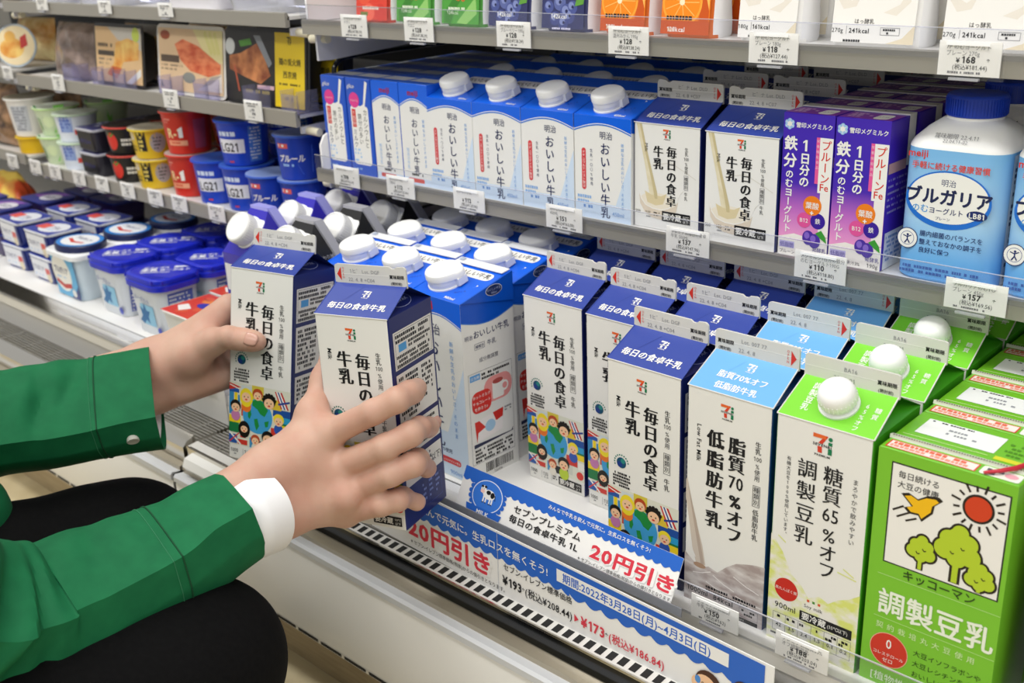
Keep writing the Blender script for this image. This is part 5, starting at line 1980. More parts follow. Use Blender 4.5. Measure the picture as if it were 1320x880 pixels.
def t_purple(b, fr, w, d):
    b.rect(fr, 1, 1, w - 1, d - 1, M('#2c3486', .28), .1)
    b.p2(fr, [(4, d * .4), (w * .4, d * .9), (w * .8, d - 3), (w * .5, d * .3)], M('#8a50b4', .3), .2)
    b.disc(fr, w * .62, d * .5, w * .26, M('#e6e4ee', .3), .3, rv=d * .28)
    b.lines(fr, w * .45, d * .56, w * .8, 2, 6, 3, DN, .4, seed=133)


def f_purple(b, fr):
    b.disc(fr, 18, 16, 11, M('#5a7fd0', .35), .3)
    b.disc(fr, 44, 14, 10, M('#7d4fb0', .35), .3)


dark2 = Stock(rect_cup('square_yogurt_cup', .062, .062, .036, '#2a2834', '#c9c9d2', t_dark, f_dark), 'yogurt cup', 'square dark yogurt cups')
for k, (x, y, lv, lb) in enumerate(((-1.312, .237, 0, 'lower square dark cup in front'), (-1.312, .237, 1, 'upper square dark cup in front'), (-1.312, .305, 0, 'lower square dark cup behind'), (-1.312, .305, 1, 'upper square dark cup behind'))):
    dark2.put((x, y, Z3 + lv * .0366), lb)
small = Stock(rect_cup('four_pack_yogurt_cup', .080, .060, .0385, '#1f2f80', '#dfe2ea', t_bul, f_bul), 'yogurt pack', 'blue, white and red lidded small yogurt packs')
ZD = .02
for x, y, lb in ((-1.405, .133, 'left front'), (-1.300, .128, 'right front'), (-1.395, .208, 'left rear'), (-1.292, .205, 'right rear')):
    for lv in (0, 1):
        small.put((x, y, ZD + lv * .0391), ('upper' if lv else 'lower') + ' small yogurt pack with a blue, white and red lid, ' + lb + ' stack', (0, 0, random.uniform(-.04, .04)))
purp = Stock(rect_cup('fruit_yogurt_cup', .085, .062, .038, '#33245e', '#2f3a88', t_purple, f_purple), 'yogurt pack', 'dark purple lidded yogurt packs')
for x, y, lb in ((-1.52, .150, 'front left'), (-1.512, .222, 'second row'), (-1.500, .292, 'third row'), (-1.405, .290, 'third row right'), (-1.62, .155, 'frame edge')):
    for lv in (0, 1):
        purp.put((x, y, ZD + lv * .0386), ('upper' if lv else 'lower') + ' dark purple yogurt pack, ' + lb + ' stack')

# ------------------------------------------------------------------ large blue-lidded tubs
t = thing('yogurt_tub')
w, d, hh = .084, .066, .070
b = MB()
TW = M('#dfe4ea', .32)
b.loft([rrect(0, 0, w * s, d * s, .016, z, 6) for z, s in ((0, .80), (.0015, .83), (hh, .96))], TW)
fr = Fr((-w * .40, -d * .425, .0015), (1, 0, 0), (0, -d * .07, hh))
b.text(fr, '生乳', 6, 58, 5, GREY, .3)
b.text(fr, 'ヨーグルト', 10, 46, 7.4, M('#5d6fa8', .4), .3, bold=.012, rot=-6)
b.rect(fr, 22, 12, 54, 40, M('#8ec6e2', .4), .2)
star = [(22, 14), (30, 22), (26, 34), (34, 30), (38, 40), (42, 30), (50, 30), (44, 22), (46, 12), (38, 17), (30, 10)]
b.p2(fr, [(u - 6, v + 2) for u, v in star], M('#2b6fa8', .4), .35)
b.disc(fr, 60, 8, 5, M('#3c4cb8', .4), .3)
sd = Fr((w * .415, -d * .40, .0015), (0, 1, 0), (w * .065, 0, hh))
b.rect(sd, 8, 6, 44, 58, M('#5a68b8', .4), .25)
b.lines(sd, 10, 55, 42, 10, 5, 2.6, WHITE, .35, seed=140)
b.build('tub_body', t, 40)
b = MB()
LB = M('#1c2bc0', .28, 0, .5)
b.loft([rrect(0, 0, w + k, d + k, .022, z, 7) for z, k in ((hh - .006, .004), (hh - .0055, .0065), (hh + .001, .0065), (hh + .0015, .004), (hh + .004, .0025), (hh + .0045, .0045), (hh + .0085, .0035), (hh + .0100, .0), (hh + .0103, -.006), (hh + .0096, -.0075))], LB)
for k in range(20):
    a = 2 * PI * k / 20
    x, y = (w / 2 + .001) * math.cos(a), (d / 2 + .001) * math.sin(a)
    x = max(-w / 2 - .0005, min(w / 2 + .0005, x * 1.25))
    y = max(-d / 2 - .0005, min(d / 2 + .0005, y * 1.25))
    b.box((x - .0012, y - .0012, hh + .0045), (x + .0012, y + .0012, hh + .009), LB)
lf = Fr((0, 0, hh + .0097), (.72, .69, 0), (-.69, .72, 0))
WL = M('#f1f3fc', .4)
for k, (tx, u, v, s) in enumerate((('ビフィズス', -25, 7, 7.5), ('生乳', -26, -5, 12.5), ('ヨーグルト', -2, -4, 9), ('脂肪0', 14, 9, 8))):
    b.text(lf, tx, u, v, s, WL, .5, bold=.04, sx=.9)
b.lines(lf, -24, -9, 22, 1, 3, 2.6, WL, .5, seed=141, fill=.95)
b.build('lid', t, 35)
tub = Stock(t, 'yogurt tub', 'large square yogurt tubs with blue lids')
for x, y, lb in ((-.957, .107, 'front right'), (-1.075, .118, 'front left'), (-1.076, .190, 'second row left'), (-.958, .180, 'second row right'), (-.957, .253, 'third row right'), (-1.076, .262, 'third row left')):
    tub.put((x, y, ZD), 'large white yogurt tub with a royal blue lid, ' + lb + ' of the group')

# round-lidded tub
t = thing('yogurt_tub')
b = MB()
b.loft([rrect(0, 0, .084 * s, .066 * s, .014, z, 6) for z, s in ((0, .80), (.0015, .83), (.064, .96))], M('#d8e6f0', .32))
fr = Fr((-.034, -.0285, .0015), (1, 0, 0), (0, -.005, .064))
b.rect(fr, 1, 1, 67, 60, M('#62b2de', .4), .15)
b.disc(fr, 26, 36, 27, M('#f1efe4', .4), .25, rv=28, seg=30)
b.text(fr, 'ブルガリア', 5, 36, 11.5, DN, .4, bold=.03, sx=.72)
b.lines(fr, 10, 31, 46, 1, 4, 2.6, SKY, .4, seed=150)
b.p2(fr, [(4, 20), (26, 12), (48, 16), (48, 23), (26, 19), (6, 26)], M('#c6392f', .4), .45)
b.p2(fr, [(40, 1), (67, 1), (67, 22), (56, 10)], M('#1c2a78', .35), .5)
b.disc(fr, 52, 9, 6, M('#e8e6e0', .4), .6)
b.build('tub_body', t, 40)
b = MB()
b.loft([rrect(0, 0, .086 * s, .070 * s, .015, z, 6) for z, s in ((.062, 1.0), (.0625, 1.06), (.0685, 1.06), (.070, 1.02))], M('#eef0f2', .3))
b.build('rim', t, 40)
b = MB()
sc = Matrix.Diagonal((1.12, .92, 1, 1))
b.lathe([(.036, .0695), (.0368, .070), (.0368, .078), (.0355, .0795)], M('#1d2550', .35), 36, sc)
tf = Fr((0, 0, .0796), (1.0, 0, 0), (0, 1, 0))
b.disc(tf, 0, 0, 38, M('#2f86d8', .35), .1, rv=31, seg=36)
b.disc(tf, 0, 0, 32, M('#eef1f5', .35), .2, rv=25, seg=36)
b.text(tf, 'ブルガリア', 0, 3, 9, DN, .3, al='c', bold=.03, sx=.9)
b.p2(tf, [(-22, -6), (0, -14), (20, -8), (20, -3), (0, -8), (-20, -1)], M('#d23b34', .4), .3)
b.build('lid', t, 40)
bt = Stock(t, 'yogurt tub', 'yogurt tubs with round white and blue lids')
for x, y, lb in ((-1.190, .115, 'yogurt tub with a round white and blue lid, front one'), (-1.190, .190, 'yogurt tub with a round white and blue lid, second one back'), (-1.190, .265, 'yogurt tub with a round white and blue lid, third one in the shade')):
    bt.put((x, y, ZD), lb)


def t_fruit(b, fr, w, d):
    b.rect(fr, 1, 1, w - 1, d - 1, M('#d8462e', .3), .1)
    R = random.Random(9)
    for k in range(14):
        b.disc(fr, R.uniform(10, w - 10), R.uniform(9, d - 9), R.uniform(6, 10), M(R.choice(('#e0603a', '#c93a26', '#e8853e', '#b7402e')), .3), .2 + k * .01, rv=R.uniform(4, 7))
    b.disc(fr, w * .4, d * .55, 15, M('#3a3cae', .3), .5, rv=8)
    b.p2(fr, [(8, d * .3), (26, d * .16), (34, d * .34), (14, d * .46)], M('#f4f0ea', .35), .5)
    b.p2(fr, [(w * .6, d * .8), (w * .8, d * .7), (w * .86, d * .86), (w * .66, d * .94)], M('#f4f0ea', .35), .5)
    b.p2(fr, [(w * .5, d * .8), (w * .62, d * .5), (w * .7, d * .66)], M('#b9b848', .35), .48)


def f_fruit(b, fr):
    b.p2(fr, [(8, 8), (34, 8), (38, 30), (20, 36), (8, 26)], M('#d7dd84', .4), .3)
    b.rect(fr, 48, 4, 50, 44, M('#a9a9a4', .4), .3)


fruit = Stock(rect_cup('fruit_yogurt_four_pack', .105, .072, .054, '#e6e4dc', '#f2efe9', t_fruit, f_fruit), 'yogurt pack', 'red fruit yogurt packs')
for x, y, z, lb in ((-.838, .096, ZD, 'fruit yogurt pack with a red picture lid, front one half behind the left hand'), (-.850, .172, ZD, 'fruit yogurt pack with a red picture lid, next to the blue-lidded tubs'), (-.850, .248, ZD, 'fruit yogurt pack with a red picture lid, third one back')):
    fruit.put((x, y, z), lb)

# ------------------------------------------------------------------ ready meals
GLAZE = clear_mat('film', '#ffffff', .04, .0, .08)


def meal_tray(name, w, h, tray_h, base_h, paint, label):
    t = thing(name, label, 'ready meal', group='packed ready meals on the shelf')
    b = MB()
    tm = M(tray_h, .35)
    W, H, D = w / 1000, h / 1000, .026
    # a tray standing on its long edge, opening towards the aisle: rim in front, bowl behind
    def rr(w_, h_, y):
        return [(p[0], y, p[1] + H / 2) for p in [(q[0], q[1]) for q in rrect(0, 0, w_, h_, .010, 0, 5)]]
    b.loft([rr(W, H, 0), rr(W, H, .0015), rr(W - .010, H - .010, .0015), rr(W - .026, H - .026, D)], tm)
    b.loft([rr(W - .010, H - .010, -.0004), rr(W - .012, H - .012, .001)], M(base_h, .4))
    b.build('tray', t, 40)
    b = MB()
    paint(b, Fr((-W / 2, -.0008, 0), (1, 0, 0), (0, 0, 1)), w, h)
    b.build('food_picture', t)
    b = MB()
    b.loft([rr(W - .004, H - .004, -.0016), rr(W - .004, H - .004, -.0020)], GLAZE)
    b.build('clear_film', t)
    return t


salm = noise_mat('salmon_meat', '#c8522c', '#ee9060', 40, .35, 4, (1, 1, 3))
chick = noise_mat('chicken_meat', '#d98a34', '#f2cc74', 45, .4, 4)
grill_m = noise_mat('grilled_fish', '#7a3a20', '#d88f58', 40, .35, 4)


def m_chicken(b, fr, w, h):
    b.rect(fr, 5, 5, w - 5, h - 5, M('#dcb98a', .4), .1)
    b.p2(fr, [(w * .3, h - 5), (w - 5, h - 5), (w - 5, h * .6), (w * .5, h * .75)], M('#c9c4bc', .4), .15)
    b.disc(fr, w * .86, h * .84, 10, M('#c7d65a', .4), .2)
    b.p2(fr, [(w * .25, h * .2), (w * .4, h * .36), (w * .46, h * .7), (w * .7, h * .78), (w * .92, h * .72), (w * .9, h * .45), (w * .6, h * .4), (w * .45, h * .12)], chick, .22)
    b.p2(fr, [(w * .26, h * .18), (w * .36, h * .32), (w * .56, h * .3), (w * .46, h * .12)], M('#c8642c', .4), .28)
    b.rect(fr, 12, h * .48, w * .42, h * .56, M('#4a4034', .4), .3)
    b.lines(fr, 12, h * .68, w * .4, 1, 5, 5, M('#57493a', .4), .3, seed=160, fill=.9)
    b.lines(fr, 13, h * .44, w * .36, 2, 6, 3, M('#8a7a68', .4), .3, seed=161)
    b.p2(fr, [(w * .64, 6), (w * .94, h * .32), (w * .94, h * .2), (w * .75, 5)], M('#e6e4df', .4), .25)


def m_salmon(b, fr, w, h):
    b.rect(fr, 5, 5, w - 5, h - 5, M('#dfc09a', .4), .1)
    b.p2(fr, [(w * .55, h - 5), (w - 5, h - 5), (w - 5, h * .5), (w * .75, h * .55)], M('#e4d9a0', .4), .15)
    for k in range(3):
        b.stroke(fr, [(w * (.72 + .07 * k), h * .92), (w * (.82 + .05 * k), h * .62)], 7, M('#dcd58c', .4), .2)
    b.disc(fr, 22, h - 14, 12, M('#9c4a26', .4), .2, rv=6)
    b.p2(fr, [(w * .28, h * .72), (w * .4, h * .80), (w * .62, h * .72), (w * .94, h * .48), (w * .93, h * .36), (w * .76, h * .30), (w * .5, h * .36), (w * .36, h * .5)], salm, .25)
    b.p2(fr, [(w * .6, h * .1), (w * .95, h * .36), (w * .95, h * .1)], M('#e3d8cf', .4), .22)
    b.p2(fr, [(w * .66, h * .14), (w * .8, h * .3), (w * .95, h * .34), (w * .8, h * .2)], M('#a99e96', .4), .26)
    b.rect(fr, 10, h * .46, w * .34, h * .56, M('#5a4a3c', .4), .3)
    b.lines(fr, 10, h * .43, w * .4, 2, 5, 2.6, M('#9a8670', .4), .3, seed=162)
    b.disc(fr, w * .48, h * .26, 15, M('#8b8c86', .25), .3, rv=7)
    b.p2(fr, [(8, 8), (16, 8), (8, 18)], M('#3a332c', .4), .3)


def m_black(b, fr, w, h):
    b.rect(fr, 5, 5, w - 5, h - 5, M('#26221f', .3), .1)
    b.p2(fr, [(w * .18, h * .82), (w * .32, h * .86), (w * .34, h * .78), (w * .2, h * .74)], M('#4f8a34', .4), .2)
    b.disc(fr, w * .07, h * .74, 10, M('#cfd2d2', .35), .2)
    b.p2(fr, [(w * .06, h * .62), (w * .2, h * .66), (w * .4, h * .8), (w * .5, h * .6), (w * .56, h * .4), (w * .44, h * .28), (w * .24, h * .36), (w * .06, h * .44)], grill_m, .25)
    b.stroke(fr, [(w * .12, h * .5), (w * .18, h * .16)], 3, M('#b4553a', .35), .3)
    b.p2(fr, [(w * .36, h * .9), (w * .44, h * .9), (w * .58, h * .56), (w * .54, h * .5)], M('#8b8f96', .25), .28)
    b.rect(fr, w * .4, h * .22, w * .6, h * .27, M('#d9b4b8', .4), .3)
    b.lines(fr, w * .26, h * .2, w * .6, 1, 5, 4, M('#b9a52c', .4), .3, seed=163, fill=.6)
    b.rect(fr, w * .615, 2, w * .95, h - 4, M('#e2c420', .38), .35)
    logo7(b, fr, w * .78, h * .86, 9, INK, .5)
    b.text(fr, '鶏の炭火焼', w * .785, h * .56, 9.0, INK, .5, al='c', bold=.01, sx=.95)
    b.text(fr, '西京焼', w * .785, h * .40, 9.0, INK, .5, al='c', bold=.01)
    b.lines(fr, w * .65, h * .33, w * .92, 1, 4, 2.4, M('#5c4f12', .4), .5, seed=164)
    b.lines(fr, w * .70, h * .16, w * .86, 1, 4, 4, M('#8f7b14', .4), .5, seed=165)


for w, h, th_, bh, fn, x, lb, nm in ((138, 86, '#2e2b29', '#d8c2a0', m_chicken, -1.192, 'tray pack showing golden chicken, left of the salmon pack', 'meal'),
                                     (162, 90, '#dcd8d2', '#d8c2a0', m_salmon, -1.006, 'pale tray pack showing an orange salmon fillet', 'meal'),
                                     (172, 92, '#1c1b1b', '#26221f', m_black, -.839, 'black tray pack with a yellow label band and grilled fish', 'meal')):
    o = meal_tray('ready_meal_tray', w, h, th_, bh, fn, lb)
    o.location = (x, .216, .3022)
    o.rotation_euler = (math.radians(-7), 0, 0)
    r = dup(o, (x + .004, .262, .3022), (math.radians(-7), 0, 0), lb.replace('tray pack', 'tray pack behind the front one') )


def pillow_bag(name, w, h, d, mat, label, loc, rot, cat='food bag', grp='plastic food bags in the left cases'):
    t = thing(name, label, cat, loc, rot, grp)
    b = MB()
    n, m_ = 22, 16
    for s in (-1, 1):
        vs, fs = [], []
        for j in range(m_ + 1):
            for i in range(n + 1):
                u, v = i / n, j / m_
                g = (math.sin(PI * u) ** .55) * (math.sin(PI * v) ** .5)
                wob = .12 * math.sin(17 * u + 5 * v) * math.sin(13 * v + s) + .1 * math.sin(31 * u * v + 2)
                vs.append(((u - .5) * w, s * d / 2 * g * (1 + wob), v * h))
        for j in range(m_):
            for i in range(n):
                a = j * (n + 1) + i
                f = (a, a + 1, a + n + 2, a + n + 1)
                fs.append(f if s < 0 else f[::-1])
        b.add(vs, fs, mat)
    b.build('bag_body', t, 60)
    for z0, z1 in ((-.001, .004), (h - .004, h + .002)):
        b = MB()
        b.box((-w / 2 - .004, -.0006, z0), (w / 2 + .004, .0006, z1), GLAZE)
        b.build('seal', t)
    return t


bag_b = noise_mat('fried_food_bag', '#4a3a30', '#b08a68', 36, .22, 4)
bag_o = noise_mat('fried_food_bag_golden', '#8a5a30', '#d8b070', 40, .25, 4)
bag_d = noise_mat('dried_fish_bag', '#6a5a52', '#a8948a', 30, .18, 4)
bag_y = noise_mat('golden_snack_bag', '#b8803a', '#ecd9a0', 30, .3, 4)
pillow_bag('food_bag', .135, .082, .040, bag_d, 'clear bag of brown fish pieces beside the chicken tray', (-1.345, .230, .3022), (math.radians(-12), 0, 0))
pillow_bag('food_bag', .11, .070, .045, bag_b, 'brown bag at the far left, left of the round pack', (-1.72, .235, .309), (math.radians(-8), 0, .1))
pillow_bag('food_bag', .11, .070, .045, bag_y, 'golden snack bag at the far left edge behind the round pack', (-1.60, .290, .309), (math.radians(-8), 0, .1))
for k, (x, y, mm, lb) in enumerate(((-1.66, .232, bag_b, 'brown bag on the lower far-left shelf, right one'), (-1.78, .236, bag_o, 'golden brown bag on the lower far-left shelf, left one'), (-1.60, .30, bag_b, 'brown bag on the lower far-left shelf, back one'))):
    pillow_bag('food_bag', .12, .105, .05, mm, lb, (x, y, .169), (math.radians(-6), 0, .15 * k))
pillow_bag('food_bag', .12, .08, .05, bag_y, 'golden bag on the top shelf stub at the far left', (-1.62, .24, .426), (0, 0, 0))
pillow_bag('snack_bag', .12, .05, .09, noise_mat('orange_bag', '#d8552c', '#f0d060', 14, .3, 2, lo=.45, hi=.55), 'orange and yellow bag lying at the far left on the deck', (-1.70, .25, .060), (math.radians(70), 0, .3))

# round clear pack
t = thing('round_salad_pack', 'round clear pack of noodles and red ham at the far left', 'salad pack', (-1.530, .226, .3085 + .034), (math.radians(78), 0, math.radians(42)), 'packed ready meals on the shelf')
b = MB()
b.lathe([(.026, -.012), (.032, 0), (.034, .001), (.034, .003)], M('#b9c6d2', .25), 36)
b.build('bowl', t, 40)
b = MB()
fr = Fr((0, 0, .0032), (1, 0, 0), (0, 1, 0))
b.disc(fr, 0, 0, 31, M('#ecd9b0', .4), .1, seg=36)
b.disc(fr, -6, -4, 20, chick, .2, rv=16)
b.p2(fr, [(8, -6), (20, 0), (18, 18), (8, 12)], M('#c23b36', .4), .3)
b.disc(fr, -8, 14, 9, M('#e6b25a', .4), .25)
b.build('food', t)
b = MB()
b.lathe([(.034, .003), (.033, .007), (.028, .010), (.001, .0105)], GLAZE, 36)
b.build('clear_lid', t, 40)

# things on the topmost left shelf: only their bottoms show
for k, (x, w, m, lb) in enumerate(((-1.22, .13, CLEAR_EDGE, 'clear plastic tray on the topmost left shelf, middle'), (-.98, .12, M('#eceaf0', .3), 'white tray on the topmost left shelf'), (-.84, .12, CLEAR_EDGE, 'clear bluish tray at the right end of the topmost left shelf'), (-1.38, .12, CLEAR_EDGE, 'clear plastic tray at the left end of the topmost left shelf'))):
    t = thing('food_tray', lb, 'food tray', (x, .26, .412), group='trays on the topmost left shelf')
    b = MB()
    b.loft([rrect(0, 0, w * s, .10 * s, .012, z, 4) for z, s in ((0, .86), (.002, .88), (.045, 1.0), (.046, 1.03), (.048, 1.03))], m)
    b.build('tray_body', t, 40)
    b = MB()
    b.loft([rrect(0, 0, w * 1.0, .10, .012, z, 4) for z in (.048, .0495)], GLAZE)
    b.build('clear_lid', t)

# clear plastic stoppers along the meal shelf
STOP = clear_mat('lilac_clear', '#f0effa', .08, .10, .08, '#d8d6f2')
stop0 = thing('clear_stopper')
b = MB()
b.box((-.016, 0, 0), (.016, .0015, .022), STOP)
b.box((-.016, 0, 0), (-.0145, .03, .026), STOP)
b.box((.0145, 0, 0), (.016, .03, .026), STOP)
b.box((-.016, .0, .0), (.016, .05, .0012), STOP)
b.build('stopper_body', stop0)
st = Stock(stop0, 'stopper', 'clear plastic stoppers on the meal shelf')
for k, (x, lb) in enumerate(((-1.310, 'in front of the fish bag'), (-1.222, 'left one before the chicken tray'), (-1.160, 'right one before the chicken tray'), (-1.040, 'left one before the salmon tray'), (-.955, 'right one before the salmon tray'), (-.845, 'left one before the black tray'), (-.768, 'right one before the black tray'))):
    st.put((x, .1985, .3018), 'small clear plastic stopper, ' + lb)
# ================================================================== DISCOUNT SIGNS
SB = M('#2a66c8', .4)
SW = M('#f1f0ee', .42)
PINKRED = M('#d93a4c', .42)


def wavy(b, fr, u0, u1, v_top, v_wave, amp, per, m, e):
    n = int((u1 - u0) / per)
    pts = []
    for k in range(n * 8 + 1):
        u = u0 + (u1 - u0) * k / (n * 8)
        pts.append((u, v_wave - amp * abs(math.sin(PI * (u - u0) / per))))
    for k in range(0, len(pts) - 1):
        b.p2(fr, [pts[k], pts[k + 1], (pts[k + 1][0], v_top), (pts[k][0], v_top)], m, e)


def outlined(b, fr, t, u, v, s, m, e, sx=1.0, ol=.05, bold=.02, gap=0):
    b.text(fr, t, u, v, s, SW, e, bold=.085, sx=sx, gap=gap)
    b.text(fr, t, u, v, s, m, e + .08, sx=sx, bold=.035, gap=gap)


def cow(b, fr, u, v, s, e=.4):
    K = INK
    for x in (-4, -1.6, 2.2, 4.4):
        b.rect(fr, u + (x - .6) * s, v - 7 * s, u + (x + .7) * s, v - 1.5 * s, SW, e)
        b.rect(fr, u + (x - .6) * s, v - 7 * s, u + (x + .7) * s, v - 6.2 * s, K, e + .05)
    b.disc(fr, u + .4 * s, v, 6 * s, SW, e, rv=3.6 * s)
    b.disc(fr, u - .4 * s, v + 1.4 * s, 2.2 * s, K, e + .08, rv=1.6 * s)
    b.disc(fr, u + 3.8 * s, v + .4 * s, 2.0 * s, K, e + .08, rv=2.2 * s)
    b.disc(fr, u - 5.8 * s, v + 2.4 * s, 2.6 * s, SW, e + .1, rv=3.0 * s)
    b.disc(fr, u - 6.4 * s, v + 1.0 * s, 2.1 * s, M('#f0c9c0', .4), e + .14, rv=1.4 * s)
    b.disc(fr, u - 7.4 * s, v + 4.4 * s, 1.2 * s, K, e + .12, rv=.9 * s)
    b.disc(fr, u - 4.4 * s, v + 4.6 * s, 1.3 * s, K, e + .12, rv=.9 * s)
    for x in (-6.9, -5.3):
        b.disc(fr, u + x * s, v + 2.8 * s, .35 * s, K, e + .18, seg=8)
    b.stroke(fr, [(u + 6 * s, v + 1 * s), (u + 7.2 * s, v - 2.6 * s)], .7 * s, K, e)


t = thing('discount_card', 'small blue and white discount card with a cow, standing before the milk cartons', 'sign', (0, 0, 0))
b = MB()
W_, H_ = 231, 36.5
fr = Fr((-.3265, .0125, .0235), (1, 0, -.018), (0, .0165, .0310))
b.loft([[fr.P(*p, 0) for p in ((0, 0), (W_, 0), (W_, H_), (0, H_))], [fr.P(*p, -.5) for p in ((0, 0), (W_, 0), (W_, H_), (0, H_))]][::-1], SW)
wavy(b, fr, 0, W_, H_, 26.5, 2.2, 8.2, SB, .1)
b.disc(fr, 33, 18, 19.5, SB, .2, rv=15.5, seg=40)
for k in range(22):
    a = 2 * PI * k / 22
    b.disc(fr, 33 + 19.5 * math.cos(a), 18 + 15.5 * math.sin(a), 2.6, SB, .2 + k * .002, rv=2.1, seg=10)
b.disc(fr, 33, 18, 17.6, M('#e8eefb', .4), .3, rv=13.8, seg=40)
b.disc(fr, 33, 18, 16.8, M('#3a78d8', .4), .34, rv=13.1, seg=40)
cow(b, fr, 34, 20, 1.18)
b.p2(fr, [(14, .6), (52, .6), (54, 6.8), (12, 6.8)], SB, .55)
b.text(fr, 'MILK', 33, 1.4, 4.8, SW, .62, al='c', bold=.03, sx=1.3)
b.text(fr, 'セブンプレミアム', 64, 15.8, 7.0, INK, .3, bold=.02, sx=1.32)
b.text(fr, '毎日の食卓牛乳 1L', 62, 7.0, 7.0, INK, .3, bold=.02, sx=1.30)
b.text(fr, 'みんなで牛乳を飲んで元気に。生乳ロスを無くそう!', 98, 30.4, 4.0, SW, .3, sx=1.12, bold=.012)
outlined(b, fr, '20円引き', 150, 8.2, 14.0, PINKRED, .3, sx=1.42)
b.text(fr, '※セブン-イレブン標準価格(税抜)からの値引きとなります。', 140, 2.2, 3.3, INK, .5, sx=1.05)
b.build('printed_card', t)
b = MB()
f2 = Fr((-.345, .0085, .0205), (1, 0, -.018), (0, .05, 1))
b.loft([[f2.P(*p, 0) for p in ((0, 0), (262, 0), (262, 7.5), (0, 7.5))], [f2.P(*p, -1) for p in ((0, 0), (262, 0), (262, 7.5), (0, 7.5))]][::-1], clear_mat('card_rail', '#d9dce2', .3, .45, .15, '#b9bcc4'))
b.build('clear_card_rail', t)

t = thing('price_banner', 'long blue and white discount banner hanging along the case front', 'sign', (0, 0, 0))
b = MB()
W_, H_ = 432, 62
fr = Fr((-.4315, -.0005, -.0312), (1, 0, -.033), (0, .02, 1))
b.loft([[fr.P(*p, 0) for p in ((0, 0), (W_, 0), (W_, H_), (0, H_))], [fr.P(*p, -.8) for p in ((0, 0), (W_, 0), (W_, H_), (0, H_))]][::-1], SW)
wavy(b, fr, 1, 247, H_ - 2, 38, 3.6, 13.2, SB, .1)
wavy(b, fr, 247, W_ - 7, H_ - 2, 37, 4.2, 16.0, SB, .1)
b.rect(fr, W_ - 33, 20, W_ - 7, H_ - 2, SB, .12)
b.text(fr, 'みんなで牛乳を飲んで元気に。生乳ロスを無くそう!', 6, 43.5, 9.4, SW, .25, bold=.012, sx=1.0)
b.stroke(fr, [(168, 0), (168, H_)], .5, M('#c3c8d2', .5), .5)
outlined(b, fr, '20円引き', 54, 14.5, 22.5, PINKRED, .3, sx=1.15)
b.text(fr, '※セブン-イレブン標準価格(税抜)からの値引きとなります。', 56, 5.5, 4.9, INK, .3, sx=.92)
b.rect(fr, 234, 43.5, W_ - 36, 55, SW, .3)
b.text(fr, '期間:2022年3月28日(月)~4月3日(日)', 240, 45.6, 9.4, SB, .4, bold=.016, sx=.93)
b.text(fr, 'セブン-イレブン標準価格', 174, 28.5, 7.2, INK, .3, bold=.008, sx=.93)
x = 173
for tx, s, m, bo in (('¥193', 11.5, INK, .03), ('*', 8, INK, .02), ('(税込¥208.44)', 9.6, INK, .01)):
    b.text(fr, tx, x, 13.5, s, m, .3, bold=bo, sx=.86)
    x += sum(glyph(c, bo)[2] for c in tx) * s * .86
b.p2(fr, [(x + 2, 13.5), (x + 6.5, 17), (x + 2, 20.5)], PINKRED, .3)
x += 9
for tx, s, m, bo in (('¥173', 12.5, PINKRED, .03), ('*', 8, INK, .02), ('(税込¥186.84)', 10, PINKRED, .012)):
    b.text(fr, tx, x, 12.5, s, m, .3, bold=bo, sx=.86)
    x += sum(glyph(c, bo)[2] for c in tx) * s * .86
# two drinking children at the lower right corner
for (u, v, r) in ((380, 20, 11.5), (410, 27, 10.5)):
    b.disc(fr, u, v, r, M('#4a2c1e', .45), .5, rv=r * 1.05)
    b.disc(fr, u - 2.5, v - 2.5, r * .88, SKIN_P, .58, rv=r * .85)
    b.disc(fr, u - 11, v - 2, 3.4, SKIN_P, .62, rv=5)
    b.disc(fr, u - 9, v + 1, 2.5, M('#4f8fd6', .4), .66, rv=3.4)
    for dx in (-4.5, 1.5):
        b.stroke(fr, [(u + dx - 1.4, v - .5), (u + dx, v + .6), (u + dx + 1.4, v - .5)], .55, INK, .7)
    b.disc(fr, u + 2.5, v - 5, 2.2, M('#f0a090', .4), .7, rv=1.5)
b.build('printed_sheet', t)
# ================================================================== THE PERSON
CX, CY = CAM_R @ Vector((1, 0, 0)), CAM_R @ Vector((0, 1, 0))


def smin(a, b, k):
    h = np.maximum(k - np.abs(a - b), 0) / k
    return np.minimum(a, b) - h * h * k * .25


def cap_d(P, a, ra, b, rb):
    a, b = np.array(a, float), np.array(b, float)
    ab = b - a
    t = np.clip(((P - a) @ ab) / max(ab @ ab, 1e-12), 0, 1)
    q = P - a - t[..., None] * ab
    return np.sqrt((q * q).sum(-1)) - (ra + (rb - ra) * t)


